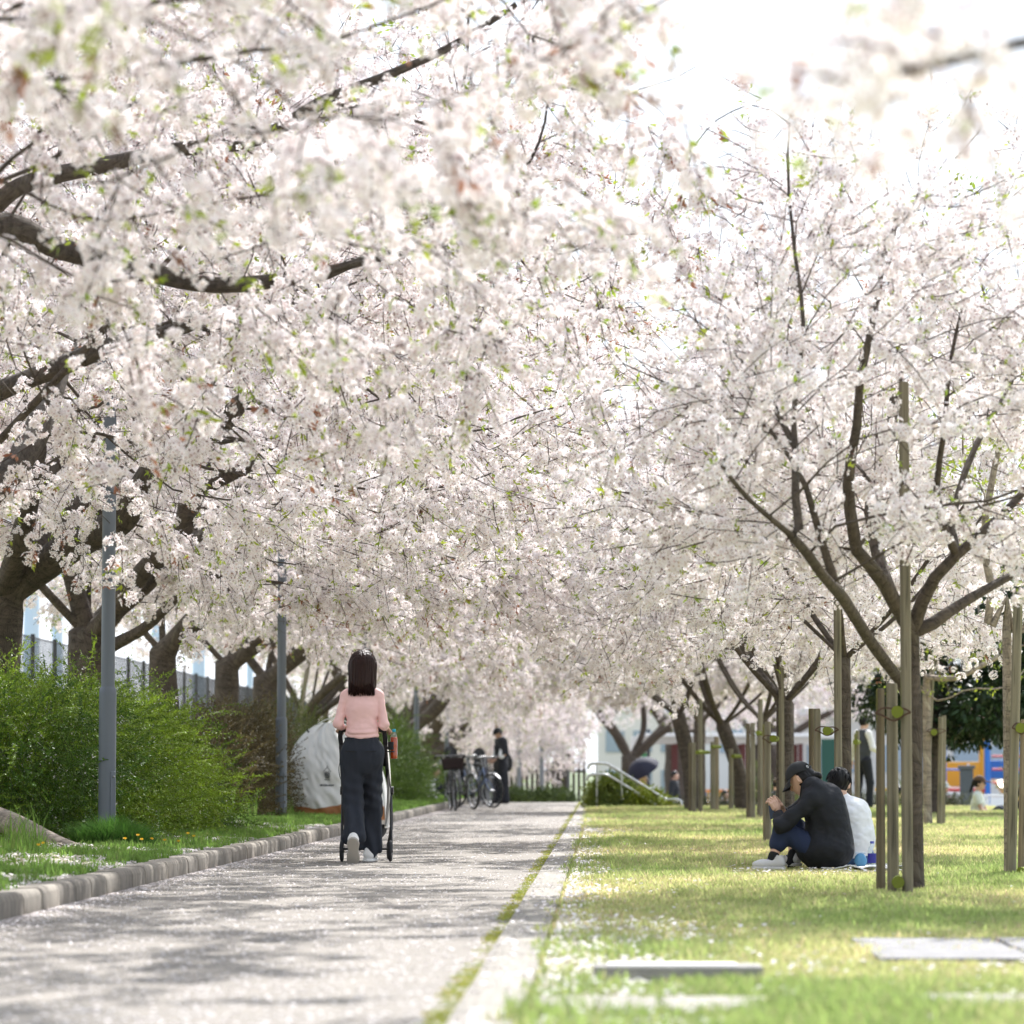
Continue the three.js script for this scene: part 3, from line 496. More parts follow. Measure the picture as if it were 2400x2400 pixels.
rightTree({ D: 63.2, x: 1.6, seed: 36, label: 'cherry tree with a forked trunk just right of the handrail', base: 0.13, fork: 1.7, lean: [-0.25, 0], n: 650, c: [-0.6, 3.0, 0], r: [2.6, 1.7, 3.2], low: 2.0, y: 0 });
rightTree({ D: 72, x: 1.95, seed: 38, label: 'slender cherry trunk right beside the forked one', base: 0.12, fork: 1.9, n: 600, c: [0.2, 3.2, 0], low: 2.1, y: -0.2 });
const bigFar = leftTree({ D: 106, x: 0.85, seed: 16, label: 'broad old cherry tree standing above the handrail in the distance', base: 0.27, lean: 0, fork: 2.1, n: 900, c: [0, 3.9, 0], r: [5, 2.5, 4.5], low: 2.0, group: 'far cherry trees beyond the crest' });
[[5.5, 118, 'far pale cherry tree right of the handrail behind the gazebo'], [-1.5, 138, 'hazy cherry tree closing the view at the end of the path'], [-7.5, 140, 'hazy cherry tree closing the view left of the path'], [6.5, 150, 'hazy cherry tree closing the view right of the path'], [2.6, 128, 'pale cherry tree right behind the broad old one']].forEach(([x, D, l], i) => { copyOf(bigFar, [x, -1.1, -D], 1.3 * i + 0.8, l, 'far cherry trees beyond the crest').scale.setScalar(1.12 + 0.05 * i); });
// a branch of one more right-hand tree hangs in close to the lens
{
  const b = [2.35, 0, -6.9], root = thing('cherry_tree', 'very blurred cherry branch against the sky at the top right', 'cherry tree', b);
  const limbs = [[V(0, 0, 0), V(0, 1.2, 0), V(-0.15, 2.0, 0)], [V(-0.15, 2.0, 0), loc(at(2440, 95, 6.9), b), loc(at(2250, 140, 6.9), b), loc(at(2000, 190, 6.9), b), loc(at(1880, 240, 6.9), b)]];
  const R = rng(8), P = []; for (let k = 0; k < 24; k++) { const f = R(); P.push(loc(at(lerp(1880, 2500, f) + 60 * (R() - 0.5), lerp(235, 90, f) + 70 * (R() - 0.5) - 15, 6.9 + 0.5 * (R() - 0.5)), b)); }
  const N = grow({ seed: 55, limbs, points: P, base: 0.016, step: 0.07, kill: 0.06, infl: 0.4 });
  sprigCount += buildTree(root, N, { seed: 55, sprigsPer: 0.3, scatter: 0.06, leafShare: 1.0, thin: 0.03, keep: (p) => p.y > 1.5 && p.x < 0.3 });
}
console.log('sprigs', sprigCount);

// ---------------------------------------------------------------- hedges and shrubs
function sprayGeo(seed, len, leaves, leafLen, leafW, bend) {   // an arching shoot with narrow leaves
  const R = rng(seed), s = new Shape(), pts = []; for (let k = 0; k <= 6; k++) { const f = k / 6; pts.push(V(bend * f * f * len, len * (f - 0.38 * bend * f * f), 0.04 * Math.sin(f * 5 + seed) * len)); }
  s.tube(pts, [0.003, 0.0027, 0.0024, 0.002, 0.0017, 0.0013, 0.001], 3, { cap: false, col: [0.6, 0.42, 0.3] });
  for (let k = 0; k < leaves; k++) {
    const f = Math.pow((k + R()) / leaves, 0.8) * 5.99, b = pts[Math.floor(f)].clone().lerp(pts[Math.floor(f) + 1], f % 1), tg = pts[Math.floor(f) + 1].clone().sub(pts[Math.floor(f)]).normalize();
    const d = V(R() - 0.5, R() - 0.5, R() - 0.5).normalize().addScaledVector(tg, 0.7).normalize(), sd = V(R() - 0.5, R() - 0.5, R() - 0.5).cross(d).normalize(), L = leafLen * (0.6 + 0.8 * R()), t = 0.7 + 0.6 * R(), c = [t, t, t * (0.8 + 0.4 * R())];
    const P = (g, w) => { const q = b.clone().addScaledVector(d, g * L).addScaledVector(sd, w * leafW); return s.v(q.x, q.y, q.z, 0, 0, c); };
    const i = P(0, 0); P(0.45, -0.5); P(1, 0); P(0.45, 0.5); s.i.push(i, i + 1, i + 2, i, i + 2, i + 3);
  }
  return s.geo();
}
const spiraea = [sprayGeo(1, 0.5, 80, 0.026, 0.011, 0.75), sprayGeo(2, 0.42, 70, 0.024, 0.011, 0.5), sprayGeo(3, 0.6, 90, 0.026, 0.010, 0.95)];
const twiggy = [sprayGeo(5, 0.3, 34, 0.02, 0.013, 0.2), sprayGeo(6, 0.36, 40, 0.02, 0.012, 0.35)];
const broad = [sprayGeo(7, 0.3, 26, 0.05, 0.026, 0.3), sprayGeo(8, 0.34, 30, 0.045, 0.024, 0.5)];
const hedgeMat = phys(1, 1, 1, 0.6, { vertexColors: true, side: THREE.DoubleSide, transmission: 0.4, specularIntensity: 0.6 });
// a shrub: shoots rooted through a mound whose half-widths and height come from f(direction); droop turns the outer ones down
function shrub(name, label, category, { pos, r, h, n, geos, color, tips, seed, droop = 0.6, square = 2, stemsN = 12, group, flowers = 0, inner = 0.35, lumps = 0.16 }) {
  const root = thing(name, label, category, pos, 0, group), R = rng(seed), mats = geos.map(() => []), cols = geos.map(() => []), fl = [], q = new THREE.Quaternion(), up = V(0, 1, 0), s = new Shape();
  const [rx, rz] = r;
  for (let k = 0; k < n; k++) {
    let d; do { d = V(2 * R() - 1, R(), 2 * R() - 1); } while (Math.pow(Math.abs(d.x), square) + Math.pow(d.y, square) + Math.pow(Math.abs(d.z), square) > 1);
    const l = Math.pow(Math.pow(Math.abs(d.x), square) + Math.pow(d.y, square) + Math.pow(Math.abs(d.z), square), 1 / square) || 1, f = Math.pow(lerp(inner, 1, R()), 0.5); d.multiplyScalar(f / l);
    const lump = 1 + lumps * noise(d.x * 2.6 * rx + seed, d.y * 2.2 * h, d.z * 2.6 * rz) + 0.5 * lumps * noise(d.x * 6 * rx, d.y * 6 * h + seed, d.z * 6 * rz), p = V(d.x * rx * lump, d.y * h * lump, d.z * rz * lump);
    const out = V(d.x / rx, d.y / h * 0.9, d.z / rz).normalize(), dir = out.clone().multiplyScalar(0.9).add(V(R() - 0.5, (R() - 0.5) + (d.y > 0.55 ? 0.5 : -droop), R() - 0.5)).normalize();
    q.setFromUnitVectors(up, dir).multiply(new THREE.Quaternion().setFromAxisAngle(up, R() * 6.28)); const w = (R() * geos.length) | 0, sc = 0.7 + 0.6 * R();
    p.addScaledVector(dir, -0.42 * sc * geos[w].userData.len); if (p.y < 0.02) p.y = 0.02;
    mats[w].push(new THREE.Matrix4().compose(p, q, V(sc, sc, sc)));
    const t = clamp(0.5 + 0.9 * noise(p.x * 1.1 + seed, p.y * 1.4, p.z * 1.1) + 0.5 * (R() - 0.5), 0, 1), c = new THREE.Color().setRGB(...color.map((a, i) => lerp(a, tips[i], t))); cols[w].push(c);
    if (R() < flowers) fl.push(new THREE.Matrix4().compose(p.clone().addScaledVector(dir, 0.3 * R()), q, V(1, 1, 1)));
  }
  for (let k = 0; k < stemsN; k++) { const a = R() * 6.28, e = V(Math.cos(a) * rx * 0.75 * R(), h * (0.5 + 0.35 * R()), Math.sin(a) * rz * 0.75 * R()); const S1 = stemsN > 8 ? s : new Shape(); S1.tube(spline([V(e.x * 0.35, -0.05, e.z * 0.35), V(e.x * 0.55, h * 0.3, e.z * 0.55), e], 5), [0.016, 0.014, 0.011, 0.009, 0.007, 0.004], 4); if (S1 !== s) part('stem', S1.geo(), barkMat, root); }
  if (stemsN > 8) part('stem', s.geo(), barkMat, root).userData.kind = 'stuff';
  geos.forEach((g, i) => { if (mats[i].length) instanced('foliage', g, hedgeMat, mats[i], root, cols[i]); });
  if (fl.length) instanced('small_flowers', whiteTuft, petalMat, fl, root);
  return root;
}
[...spiraea, ...twiggy, ...broad].forEach((g) => { g.computeBoundingBox(); g.userData.len = g.boundingBox.max.y; });
const whiteTuft = (() => { const R = rng(4), s = new Shape(); for (let k = 0; k < 7; k++) { const n = V(R() - 0.5, R() - 0.3, R() - 0.5).normalize(); addFlower(s, R, V(0.1 * (R() - 0.5), 0.2 * R() - 0.05, 0.05 * (R() - 0.5)), n, 0.0085); } return s.geo(); })();
const SP = { geos: spiraea, color: [0.08, 0.175, 0.012], tips: [0.42, 0.58, 0.055], flowers: 0.14, droop: 1.3, lumps: 0.24 };
const onV = (x, D, dy = -0.03) => [x, groundY(x, D) + dy, -D];
shrub('green_shrub', 'tallest drooping light green shrub at the left picture edge', 'shrub', { ...SP, pos: onV(-5.0, 29.4), r: [1.05, 1.5], h: 1.3, n: 2300, seed: 61 });
shrub('green_shrub', 'drooping light green shrub behind the nearest lamp post', 'shrub', { ...SP, pos: onV(-4.75, 31.2), r: [1.0, 1.7], h: 1.16, n: 2500, seed: 62 });
shrub('green_shrub', 'drooping light green shrub between the nearest lamp post and the brown hedge', 'shrub', { ...SP, pos: onV(-4.42, 34.2), r: [0.85, 2.0], h: 1.12, n: 2900, seed: 63 });
shrub('clipped_hedge', 'clipped reddish brown hedge left of the second lamp post', 'hedge', { pos: onV(-4.48, 44.6), r: [0.66, 2.8], h: 1.36, n: 3000, geos: twiggy, color: [0.10, 0.085, 0.035], tips: [0.24, 0.19, 0.07], seed: 64, droop: 0, square: 3.2, stemsN: 60, lumps: 0.08 });
shrub('round_bush', 'dull green bush behind the white tent', 'bush', { pos: onV(-4.55, 52), r: [0.9, 4.2], h: 1.5, n: 2200, geos: twiggy, color: [0.07, 0.10, 0.02], tips: [0.2, 0.24, 0.05], seed: 65, droop: 0, square: 2.6, stemsN: 10 });
shrub('green_shrub', 'bright green drooping shrub right of the woman, beside the third lamp post', 'shrub', { ...SP, pos: onV(-3.95, 69), r: [0.62, 5.2], h: 1.42, n: 2600, seed: 66, color: [0.07, 0.14, 0.02], tips: [0.24, 0.38, 0.05] });
shrub('round_bush', 'yellow green bush under the handrail', 'bush', { pos: [0.22, groundY(0.2, 69.6) - 0.02, -69.8], r: [0.42, 1.0], h: 0.56, n: 900, geos: broad, color: [0.12, 0.17, 0.025], tips: [0.34, 0.40, 0.04], seed: 67, droop: 0, square: 3, stemsN: 4 });
shrub('round_bush', 'low lime bush at the foot of the handrail', 'bush', { pos: [0.88, -0.2, -69.4], r: [0.46, 0.7], h: 0.55, n: 700, geos: broad, color: [0.30, 0.36, 0.03], tips: [0.5, 0.55, 0.05], seed: 68, droop: 0, square: 2.4, stemsN: 3, lumps: 0.25 });
[[-4.05, 89, 'green hedge block right behind the man in black'], [-3.4, 95, 'second green hedge block past the man in black'], [-2.5, 99, 'wide low hedge at the end of the path, left one'], [-1.35, 100, 'wide low hedge at the end of the path, right one']].forEach(([x, D, l], i) =>
  shrub('clipped_hedge', l, 'hedge', { pos: [x, groundY(-2, D) - 0.02, -D], r: [i < 2 ? 0.42 : 0.6, i < 2 ? 2 : 0.9], h: [0.85, 0.75, 0.72, 0.76][i], n: 700, geos: broad, color: i < 2 ? [0.11, 0.18, 0.03] : [0.05, 0.085, 0.02], tips: [0.22, 0.30, 0.05], seed: 70 + i, droop: 0, square: 5, stemsN: 3, lumps: 0.05 }));
// weeds and dandelions along the verge
{
  const R = rng(5), yel = std(0.85, 0.55, 0.02, 0.7), st = std(0.10, 0.2, 0.04, 0.8);
  const mk = (label, x, D) => {
    const t = thing('dandelion', label, 'flower', onV(x, D, 0), R() * 6, 'yellow dandelions by the kerb'), h = 0.07 + 0.05 * R(), s = new Shape(), f = new Shape();
    s.tube([V(0, 0, 0), V(0.01, h * 0.5, 0), V(0.005, h, 0.005)], 0.0025, 4);
    for (let k = 0; k < 22; k++) { const a = k * 2.4, e = 0.25 + 0.9 * (k / 22), r = 0.019; const i = f.v(0.005, h, 0.005); const d = V(Math.cos(a) * Math.cos(e), Math.sin(e), Math.sin(a) * Math.cos(e)), sd = V(-Math.sin(a), 0, Math.cos(a)).multiplyScalar(0.003); f.v(0.005 + d.x * r + sd.x, h + d.y * r, 0.005 + d.z * r + sd.z); f.v(0.005 + d.x * r - sd.x, h + d.y * r, 0.005 + d.z * r - sd.z); f.i.push(i, i + 1, i + 2); }
    part('stem', s.geo(), st, t); part('flower_head', f.geo(), yel.clone(), t).material.side = THREE.DoubleSide;
    const l = new Shape(); for (let k = 0; k < 6; k++) { const a = k * 1.05 + R(), i = l.v(0, 0.005, 0); l.v(Math.cos(a - 0.18) * 0.05, 0.025, Math.sin(a - 0.18) * 0.05); l.v(Math.cos(a) * 0.1, 0.012, Math.sin(a) * 0.1); l.v(Math.cos(a + 0.18) * 0.05, 0.025, Math.sin(a + 0.18) * 0.05); l.i.push(i, i + 2, i + 1, i, i + 3, i + 2); }
    part('leaves', l.geo(), std(0.1, 0.2, 0.04, 0.8, { side: THREE.DoubleSide }), t);
  };
  [[325, 2000, 26.9, 'dandelion just right of the nearest lamp post, topmost of the tuft pair'], [332, 2004, 26.7, 'dandelion just right of the nearest lamp post, lower of the pair'], [293, 1996, 26.6, 'dandelion closest to the foot of the nearest lamp post'], [384, 2002, 27.2, 'dandelion midway between the lamp post and the tall weed'], [440, 1994, 28, 'tallest dandelion right of the tall weed'], [455, 1998, 27.8, 'last dandelion toward the second lamp post'], [420, 1996, 27.6, 'dandelion directly right of the tall weed near the kerb'], [102, 2002, 24.6, 'dandelion left of the nearest lamp post, right of two'], [88, 1996, 24.4, 'leftmost dandelion on the verge beside the exposed root'], [355, 2006, 27.1, 'dandelion below the tall weed at the kerb edge']].forEach(([u, v, D, label], i) => { const p = at(u, v, D); mk(label, Math.min(-3.05, p.x), D); });
  const w = thing('tall_weed', 'single upright leafy weed in front of the green shrubs', 'weed', onV(at(371, 1980, 29).x, 29, 0)), s = new Shape();
  s.tube([V(0, 0, 0), V(0.01, 0.13, 0), V(0, 0.27, 0)], [0.004, 0.0035, 0.002], 4); const l = new Shape();
  for (let k = 0; k < 16; k++) { const a = k * 2.4, y = 0.02 + 0.25 * k / 16, L = 0.055 * (1 - 0.4 * k / 16), d = V(Math.cos(a), 0.45, Math.sin(a)), sd = V(-Math.sin(a), 0, Math.cos(a)), i = l.v(0, y, 0); const P = (g, q) => l.v(d.x * L * g + sd.x * q, y + d.y * L * g - 0.02 * g * g, d.z * L * g + sd.z * q); P(0.5, -0.012); P(1.1, 0); P(0.5, 0.012); l.i.push(i, i + 1, i + 2, i, i + 2, i + 3); }
  part('stem', s.geo(), st, w); part('leaves', l.geo(), std(0.14, 0.26, 0.06, 0.7, { side: THREE.DoubleSide }), w);
}
{ // the big surface root at the left edge, a part of the ground's oldest tree
  const s = new Shape(), pts = spline([at(-60, 1905, 27.6), at(20, 1930, 27.2), at(110, 1968, 26.9), at(170, 1990, 26.7), at(215, 2004, 26.6)].map((p) => { p.y = Math.max(p.y, groundY(p.x, -p.z) - 0.01); return p; }), 14);
  const rad = pts.map((_, k) => lerp(0.11, 0.03, k / 14)); s.tube(pts, rad, 12, { bump: (q, a) => 1 + 0.12 * noise(Math.cos(q) * 2, Math.sin(q) * 2, a * 4) });
  const p2 = spline([at(30, 1925, 27.3), at(70, 1955, 26.4), at(120, 1990, 25.8)].map((p) => { p.y = groundY(p.x, -p.z); return p; }), 8); s.tube(p2, p2.map((_, k) => lerp(0.05, 0.015, k / 8)), 8);
  const p3 = spline([at(560, 1930, 36), at(590, 1950, 34.5), at(625, 1962, 33.5)].map((p) => { p.y = groundY(p.x, -p.z) + 0.02; return p; }), 8); const s3 = new Shape(); s3.tube(p3, p3.map((_, k) => lerp(0.045, 0.012, k / 8)), 8);
  tag(part('tree_root', s.geo(), paleBarkMat, scene), 'thick exposed tree root lying on the verge at the left edge', 'tree root'); tag(part('tree_root_001', s3.geo(), paleBarkMat, scene), 'thin surface root on the verge below the brown hedge', 'tree root');
}
// ---------------------------------------------------------------- lamp posts
{
  const m = std(0.125, 0.145, 0.175, 0.45, { metalness: 0.15 });
  const make = (label, D) => {
    const g = thing('lamp_post', label, 'lamp post', onV(-3.84, D, -0.03), 0, 'grey lamp posts along the verge');
    part('base_tube', lathe([[0.068, 0], [0.068, 1.2], [0.066, 1.225], [0.056, 1.25]], 24), m, g);
    part('shaft', lathe([[0.0535, 1.25], [0.053, 3.28], [0.05, 3.36], [0.034, 3.44], [0.03, 3.62], [0.03, 3.7]], 24), m, g);
    const door = part('service_door', rbox(0.05, 0.46, 0.012, 0.005), m, g); door.position.set(0.05, 0.36, 0.045); door.rotation.y = 0.9;
    part('door_latch', lathe([[0.0, -0.006], [0.009, -0.006], [0.009, 0.006], [0, 0.006]], 8).rotateX(Math.PI / 2).rotateY(0.9).translate(0.058, 0.55, 0.053), std(0.3, 0.3, 0.3, 0.4, { metalness: 0.8 }), g);
    part('lamp_head', lathe([[0.03, 3.7], [0.12, 3.74], [0.13, 3.78], [0.1, 3.9], [0.03, 3.95], [0, 3.95]], 20), m, g);
    part('lamp_glass', lathe([[0.0, 3.66], [0.07, 3.68], [0.11, 3.735], [0.115, 3.745]], 20), std(0.8, 0.8, 0.78, 0.4), g);
    return g;
  };
  make('nearest grey lamp post standing before the green shrubs', 28.2);
  const L = ['second grey lamp post between brown hedge and white tent', 'grey lamp post mostly hidden right behind the woman', 'grey lamp post beside the bright green shrub right of the woman', 'thin grey lamp post just left of the bicycles', 'thin grey lamp post behind the bicycles', 'farthest thin grey lamp post left of the man in black'];
  [43.6, 59.8, 75.6, 90.5, 106, 122].forEach((D, i) => { const g = make(L[i], D); if (D > 80) g.position.y = -0.12; });
  make('distant lamp post past the man in black', 140).position.y = -0.6;
}
// ---------------------------------------------------------------- mesh fence on the left bank
{
  const m = std(0.02, 0.022, 0.026, 0.5), X = -8.5, top = 2.72;
  const f = thing('mesh_fence', 'black wire mesh fence with posts on the bank behind the left trees', 'fence', [X, 0, 0]);
  const post = rbox(0.06, 2.0, 0.06, 0.006, 1), hw = new THREE.CylinderGeometry(0.008, 0.008, 2.2, 4).rotateX(Math.PI / 2), vw = new THREE.CylinderGeometry(0.0028, 0.0028, 1.72, 3);
  const pane = (() => { const s = new Shape(); for (let k = 1; k < 44; k++) s.add(vw, new THREE.Matrix4().makeTranslation(0, 0, -1.1 + k * 0.05)); return s.geo(); })();
  for (let k = 0; k < 26; k++) {
    const z = -47.5 - k * 2.2; const p = part('post', post, m, f); p.position.set(0, top - 0.96, z);
    for (const [h, w] of [[0, 1], [-0.42, 1], [-0.84, 1], [-1.26, 1], [-1.68, 1]]) { const q = part('rail_wire', hw, m, f); q.position.set(0.01, top + h - 0.02, z - 1.1); }
    const q = part('wire_mesh', pane, m, f); q.position.set(0.015, top - 0.86, z - 1.1);
  }
  const b = thing('marker_pole', 'short white pole in front of the dark fence left of the second lamp post', 'pole', [-7.2, 0.7, -71]); part('pole', new THREE.CylinderGeometry(0.03, 0.03, 1.6, 10).translate(0, 0.8, 0), std(0.8, 0.8, 0.8, 0.5), b); part('cap', new THREE.SphereGeometry(0.033, 10, 6).translate(0, 1.6, 0), std(0.6, 0.6, 0.62, 0.5), b);
  // pale concrete piers, rails and panels far behind the fence
  const bm = std(0.52, 0.62, 0.74, 0.8), wm = std(0.75, 0.78, 0.82, 0.7);
  [[133, 118, 'pale blue pier behind the fence at far left'], [72, 112, 'grey pier at far left beside the leftmost trunk'], [465, 150, 'pale pier between the trunks behind the fence'], [585, 165, 'thin pale pier left of the second lamp post'], [368, 140, 'pale pier behind the double cherry trunk']].forEach(([u, D, l], i) => {
    const p = at(u, 1700, D), g = thing('concrete_pier', l, 'pier', [p.x, -1.7, -D], 0, 'pale piers beyond the fence'); const w = [0.36, 0.5, 0.55, 0.3, 0.5][i];
    part('shaft', new THREE.CylinderGeometry(w / 2, w / 2, 9.5, 16).translate(0, 4.75, 0), bm, g); part('cap', rbox(w * 3, 0.7, w * 1.6, 0.05).translate(0, 9.8, 0), bm, g); });
  const via = thing('viaduct', 'pale elevated roadway with wall panels far behind the fence', 'viaduct', [-36, -1.7, -150], 0.12);
  part('deck', rbox(8, 1.2, 150, 0.1).translate(0, 10.9, 0), wm, via);
  for (let k = 0; k < 30; k++) part('wall_panel', rbox(0.2, 2.2, 4.9, 0.03), k % 3 ? wm : bm, via).position.set(4.2, 12.5, -72 + k * 5);
  const low = thing('long_wall', 'white low building with panels seen through the fence', 'building', [-27, -1.7, -140], 0.1);
  part('wall', rbox(3, 3.4, 110, 0.05).translate(0, 1.7, 0), wm, low); part('roof', rbox(4, 0.3, 111, 0.05).translate(0, 3.6, 0), bm, low);
  for (let k = 0; k < 26; k++) { const w = part('window', rbox(0.06, 1.0, 2.4, 0.01), std(0.35, 0.42, 0.5, 0.15), low); w.position.set(1.51, 2.3, -52 + k * 4.1); }
}
// ---------------------------------------------------------------- tree stakes
const woodTex = texture(256, 512, (u, v, i, j) => {
  const g = tnoise(u, v, 46, 3, 3), g2 = tnoise(u, v, 16, 2, 7), knot = tnoise(u, v, 6, 9, 5), k = hash3(i, j, 7), moss = sstep(0.05, 0.5, tnoise(u, v, 4, 5, 21) + 0.25 * g), crack = 1 - 0.4 * sstep(0.07, 0.0, Math.abs(g2)) * sstep(-0.3, 0.3, knot);
  const a = (0.52 + 0.14 * g + 0.1 * g2 + 0.06 * (k - 0.5) - 0.12 * sstep(0.45, 0.8, knot)) * crack;
  return [lerp(a, 0.40, 0.8 * moss), lerp(a * 0.93, 0.47, 0.8 * moss), lerp(a * 0.8, 0.12, 0.8 * moss)];
}, 1 / 0.35, 1 / 1.4);
const stakeMats = [std(0.30, 0.26, 0.20, 0.95, { map: woodTex, bumpMap: woodTex, bumpScale: 0.006 }), std(0.50, 0.44, 0.35, 0.95, { map: woodTex, bumpMap: woodTex, bumpScale: 0.006 }), std(0.42, 0.40, 0.33, 0.95, { map: woodTex, bumpMap: woodTex, bumpScale: 0.006 })];
const mossy = std(0.16, 0.19, 0.025, 1, { bumpMap: soilTex, bumpScale: 0.01 }), rust = std(0.10, 0.055, 0.04, 0.8);
function stakePost(s, p0, p1, r, q = 0) { const n = 22, pts = [], rad = []; for (let k = 0; k <= n; k++) { pts.push(p0.clone().lerp(p1, k / n)); rad.push(r * (1 - 0.1 * k / n)); } pts.push(p1.clone().add(V(0, 0.012, 0))); rad.push(r * 0.72); s.tube(pts, rad, 12, { bump: (a, al) => 1 + 0.035 * noise(Math.cos(a) * 2 + q, Math.sin(a) * 2, al * 1.4) }); return s; }
// posts: [u, vTop, lean] at distance D; brace: [u0, u1, v, end] a log between posts, its round end facing the viewer
function stakeSet(label, D, posts, logs, wires = []) {
  const g = thing('tree_support', label, 'tree support', [0, 0, 0], 0, 'wooden stakes holding the lawn trees'); let k = 0;
  const c = at(posts[0][0], 1800, D); g.position.set(c.x, groundY(c.x, D), -D);
  for (const [u, v, lean = 0, dD = 0, r = 0.034, moss = 0] of posts) {
    const t = loc(at(u, v, D + dD), [g.position.x, g.position.y, g.position.z]); const foot = V(t.x + lean, groundY(t.x + g.position.x, D + dD) - g.position.y - 0.1, t.z);
    part('post', stakePost(new Shape(), foot, t, r, k++).geo(), stakeMats[moss === 2 ? 0 : moss ? 2 : 1 + k % 2], g);
  }
  for (let [u, v, dD, len, yaw, r = 0.032] of logs) { yaw *= 0.35; const p = loc(at(u, v, D + dD - 0.12), [g.position.x, g.position.y, g.position.z]), d = V(Math.sin(yaw), 0, -Math.cos(yaw)), s = new Shape(); stakePost(s, p, p.clone().addScaledVector(d, len), r, k++); part('brace_log', s.geo(), mossy, g); }
  for (const [u0, u1, v, dD] of wires) {
    const a = loc(at(u0, v, D + dD), [g.position.x, g.position.y, g.position.z]), b = loc(at(u1, v, D + dD), [g.position.x, g.position.y, g.position.z]), s = new Shape();
    for (const sg of [-1, 1]) { const pts = []; for (let q = 0; q <= 12; q++) { const f = q / 12; pts.push(a.clone().lerp(b, f).add(V(0, sg * 0.034 * Math.sin(Math.PI * f) + 0.008 * Math.sin(f * 9), 0.05))); } for (const o of [-0.003, 0.003]) s.tube(pts.map((p) => p.clone().add(V(0, o, 0.003 * sg))), 0.003, 5); }
    part('tie_wire', s.geo(), rust, g);
  }
  return g;
}
stakeSet('tall and short posts lashed with a mossy log beside the nearest staked cherry', 21.1, [[2063, 1618, -0.005, 0.25, 0.029, 2], [2090, 1606, 0.0, -0.1, 0.035, 1], [2118, 900, 0.0, -0.25, 0.033]], [[2103, 1668, -0.3, 0.6, 0.25, 0.035], [2105, 2068, -0.25, 0.5, 0.2, 0.036]], [[2050, 2133, 1672, -0.3]]);
stakeSet('tall post and a short mossy post right behind the seated boy', 30.3, [[1915, 1664, 0, 0, 0.033, 1], [1902, 1664, 0, 0.3, 0.028, 2], [1961, 1230, 0, -0.2, 0.034]], [[1938, 1713, -0.2, 0.6, 0.3, 0.037]], [[1909, 1965, 1712, -0.2]]);
stakeSet('thin post and wide post left of the brown trunk behind the capped woman', 36.5, [[1799, 1694, 0, 0, 0.037, 1], [1790, 1700, 0, 0.15, 0.014], [1830, 1380, 0, 0.5, 0.03]], [[1812, 1731, -0.1, 0.4, 0.35, 0.036]], [[1786, 1822, 1731, -0.15]]);
stakeSet('paired mossy posts and a tall post left of the capped woman', 53, [[1753, 1697, 0, 0, 0.034, 2], [1764, 1696, 0, -0.2, 0.036, 1], [1782, 1640, 0, 0.3, 0.042]], [[1776, 1718, -0.3, 0.5, 0.8, 0.035]], [[1752, 1790, 1718, -0.3]]);
stakeSet('short dark mossy post in front of the leaning trunk group', 62, [[1670, 1740, 0, 0, 0.045, 1], [1679, 1728, 0, 0.6, 0.045]], [[1668, 1750, -0.1, 0.4, 1.2, 0.03]]);
stakeSet('single weathered post left of the leaning trunk', 64, [[1713, 1757, 0, 0, 0.05]], [[1718, 1772, -0.1, 0.35, 1.2, 0.035]]);
stakeSet('pair of narrow posts right beside the forked trunk near the handrail', 60, [[1617, 1742, 0, 0, 0.032, 2], [1626, 1742, 0, -0.2, 0.035, 1], [1641, 1640, 0, 0.2, 0.04]], [[1634, 1763, -0.3, 0.5, 1.2, 0.034]]);
stakeSet('mossy log-topped post in front of the standing man', 44, [[2010, 1714, 0, 0, 0.026, 1], [2006, 1722, 0, 0.2, 0.022]], [[2005, 1739, -0.2, 0.5, 0.4, 0.034]]);
stakeSet('leaning tall post and two short posts left of the dark evergreen tree', 46.5, [[2185, 1545, -0.1, 0, 0.036], [2205, 1682, -0.03, -0.1, 0.036, 1], [2213, 1679, -0.03, 0.3, 0.03]], [[2189, 1716, -0.25, 0.5, 0.3, 0.042]], [[2171, 2216, 1714, -0.25]]);
stakeSet('posts and ground log at the right picture edge', 24.9, [[2386, 1400, -0.07, 0, 0.036], [2402, 1690, -0.03, 0.2, 0.034]], [[2392, 1706, -0.2, 0.5, 0.3, 0.035], [2392, 2043, -0.15, 0.4, 1.3, 0.032]], [[2370, 2412, 1706, -0.2]]);
{ const g = thing('tree_prop', 'slanting mossy wooden prop against the cherry trunk left of the woman', 'tree prop'); part('post', stakePost(new Shape(), at(700, 1690, 62.5), at(726, 1535, 63.2), 0.045).geo(), stakeMats[2], g); part('pad', rbox(0.12, 0.06, 0.1, 0.02).translate(...at(727, 1532, 63.25).toArray()), rust, g);
  const h = thing('tree_prop', 'short upright wooden prop near the leaning limb left of the woman', 'tree prop'); part('post', stakePost(new Shape(), at(762, 1700, 66), at(768, 1625, 66), 0.05).geo(), stakeMats[0], h); part('pad', rbox(0.12, 0.05, 0.1, 0.02).translate(...at(768, 1623, 66).toArray()), rust, h); }
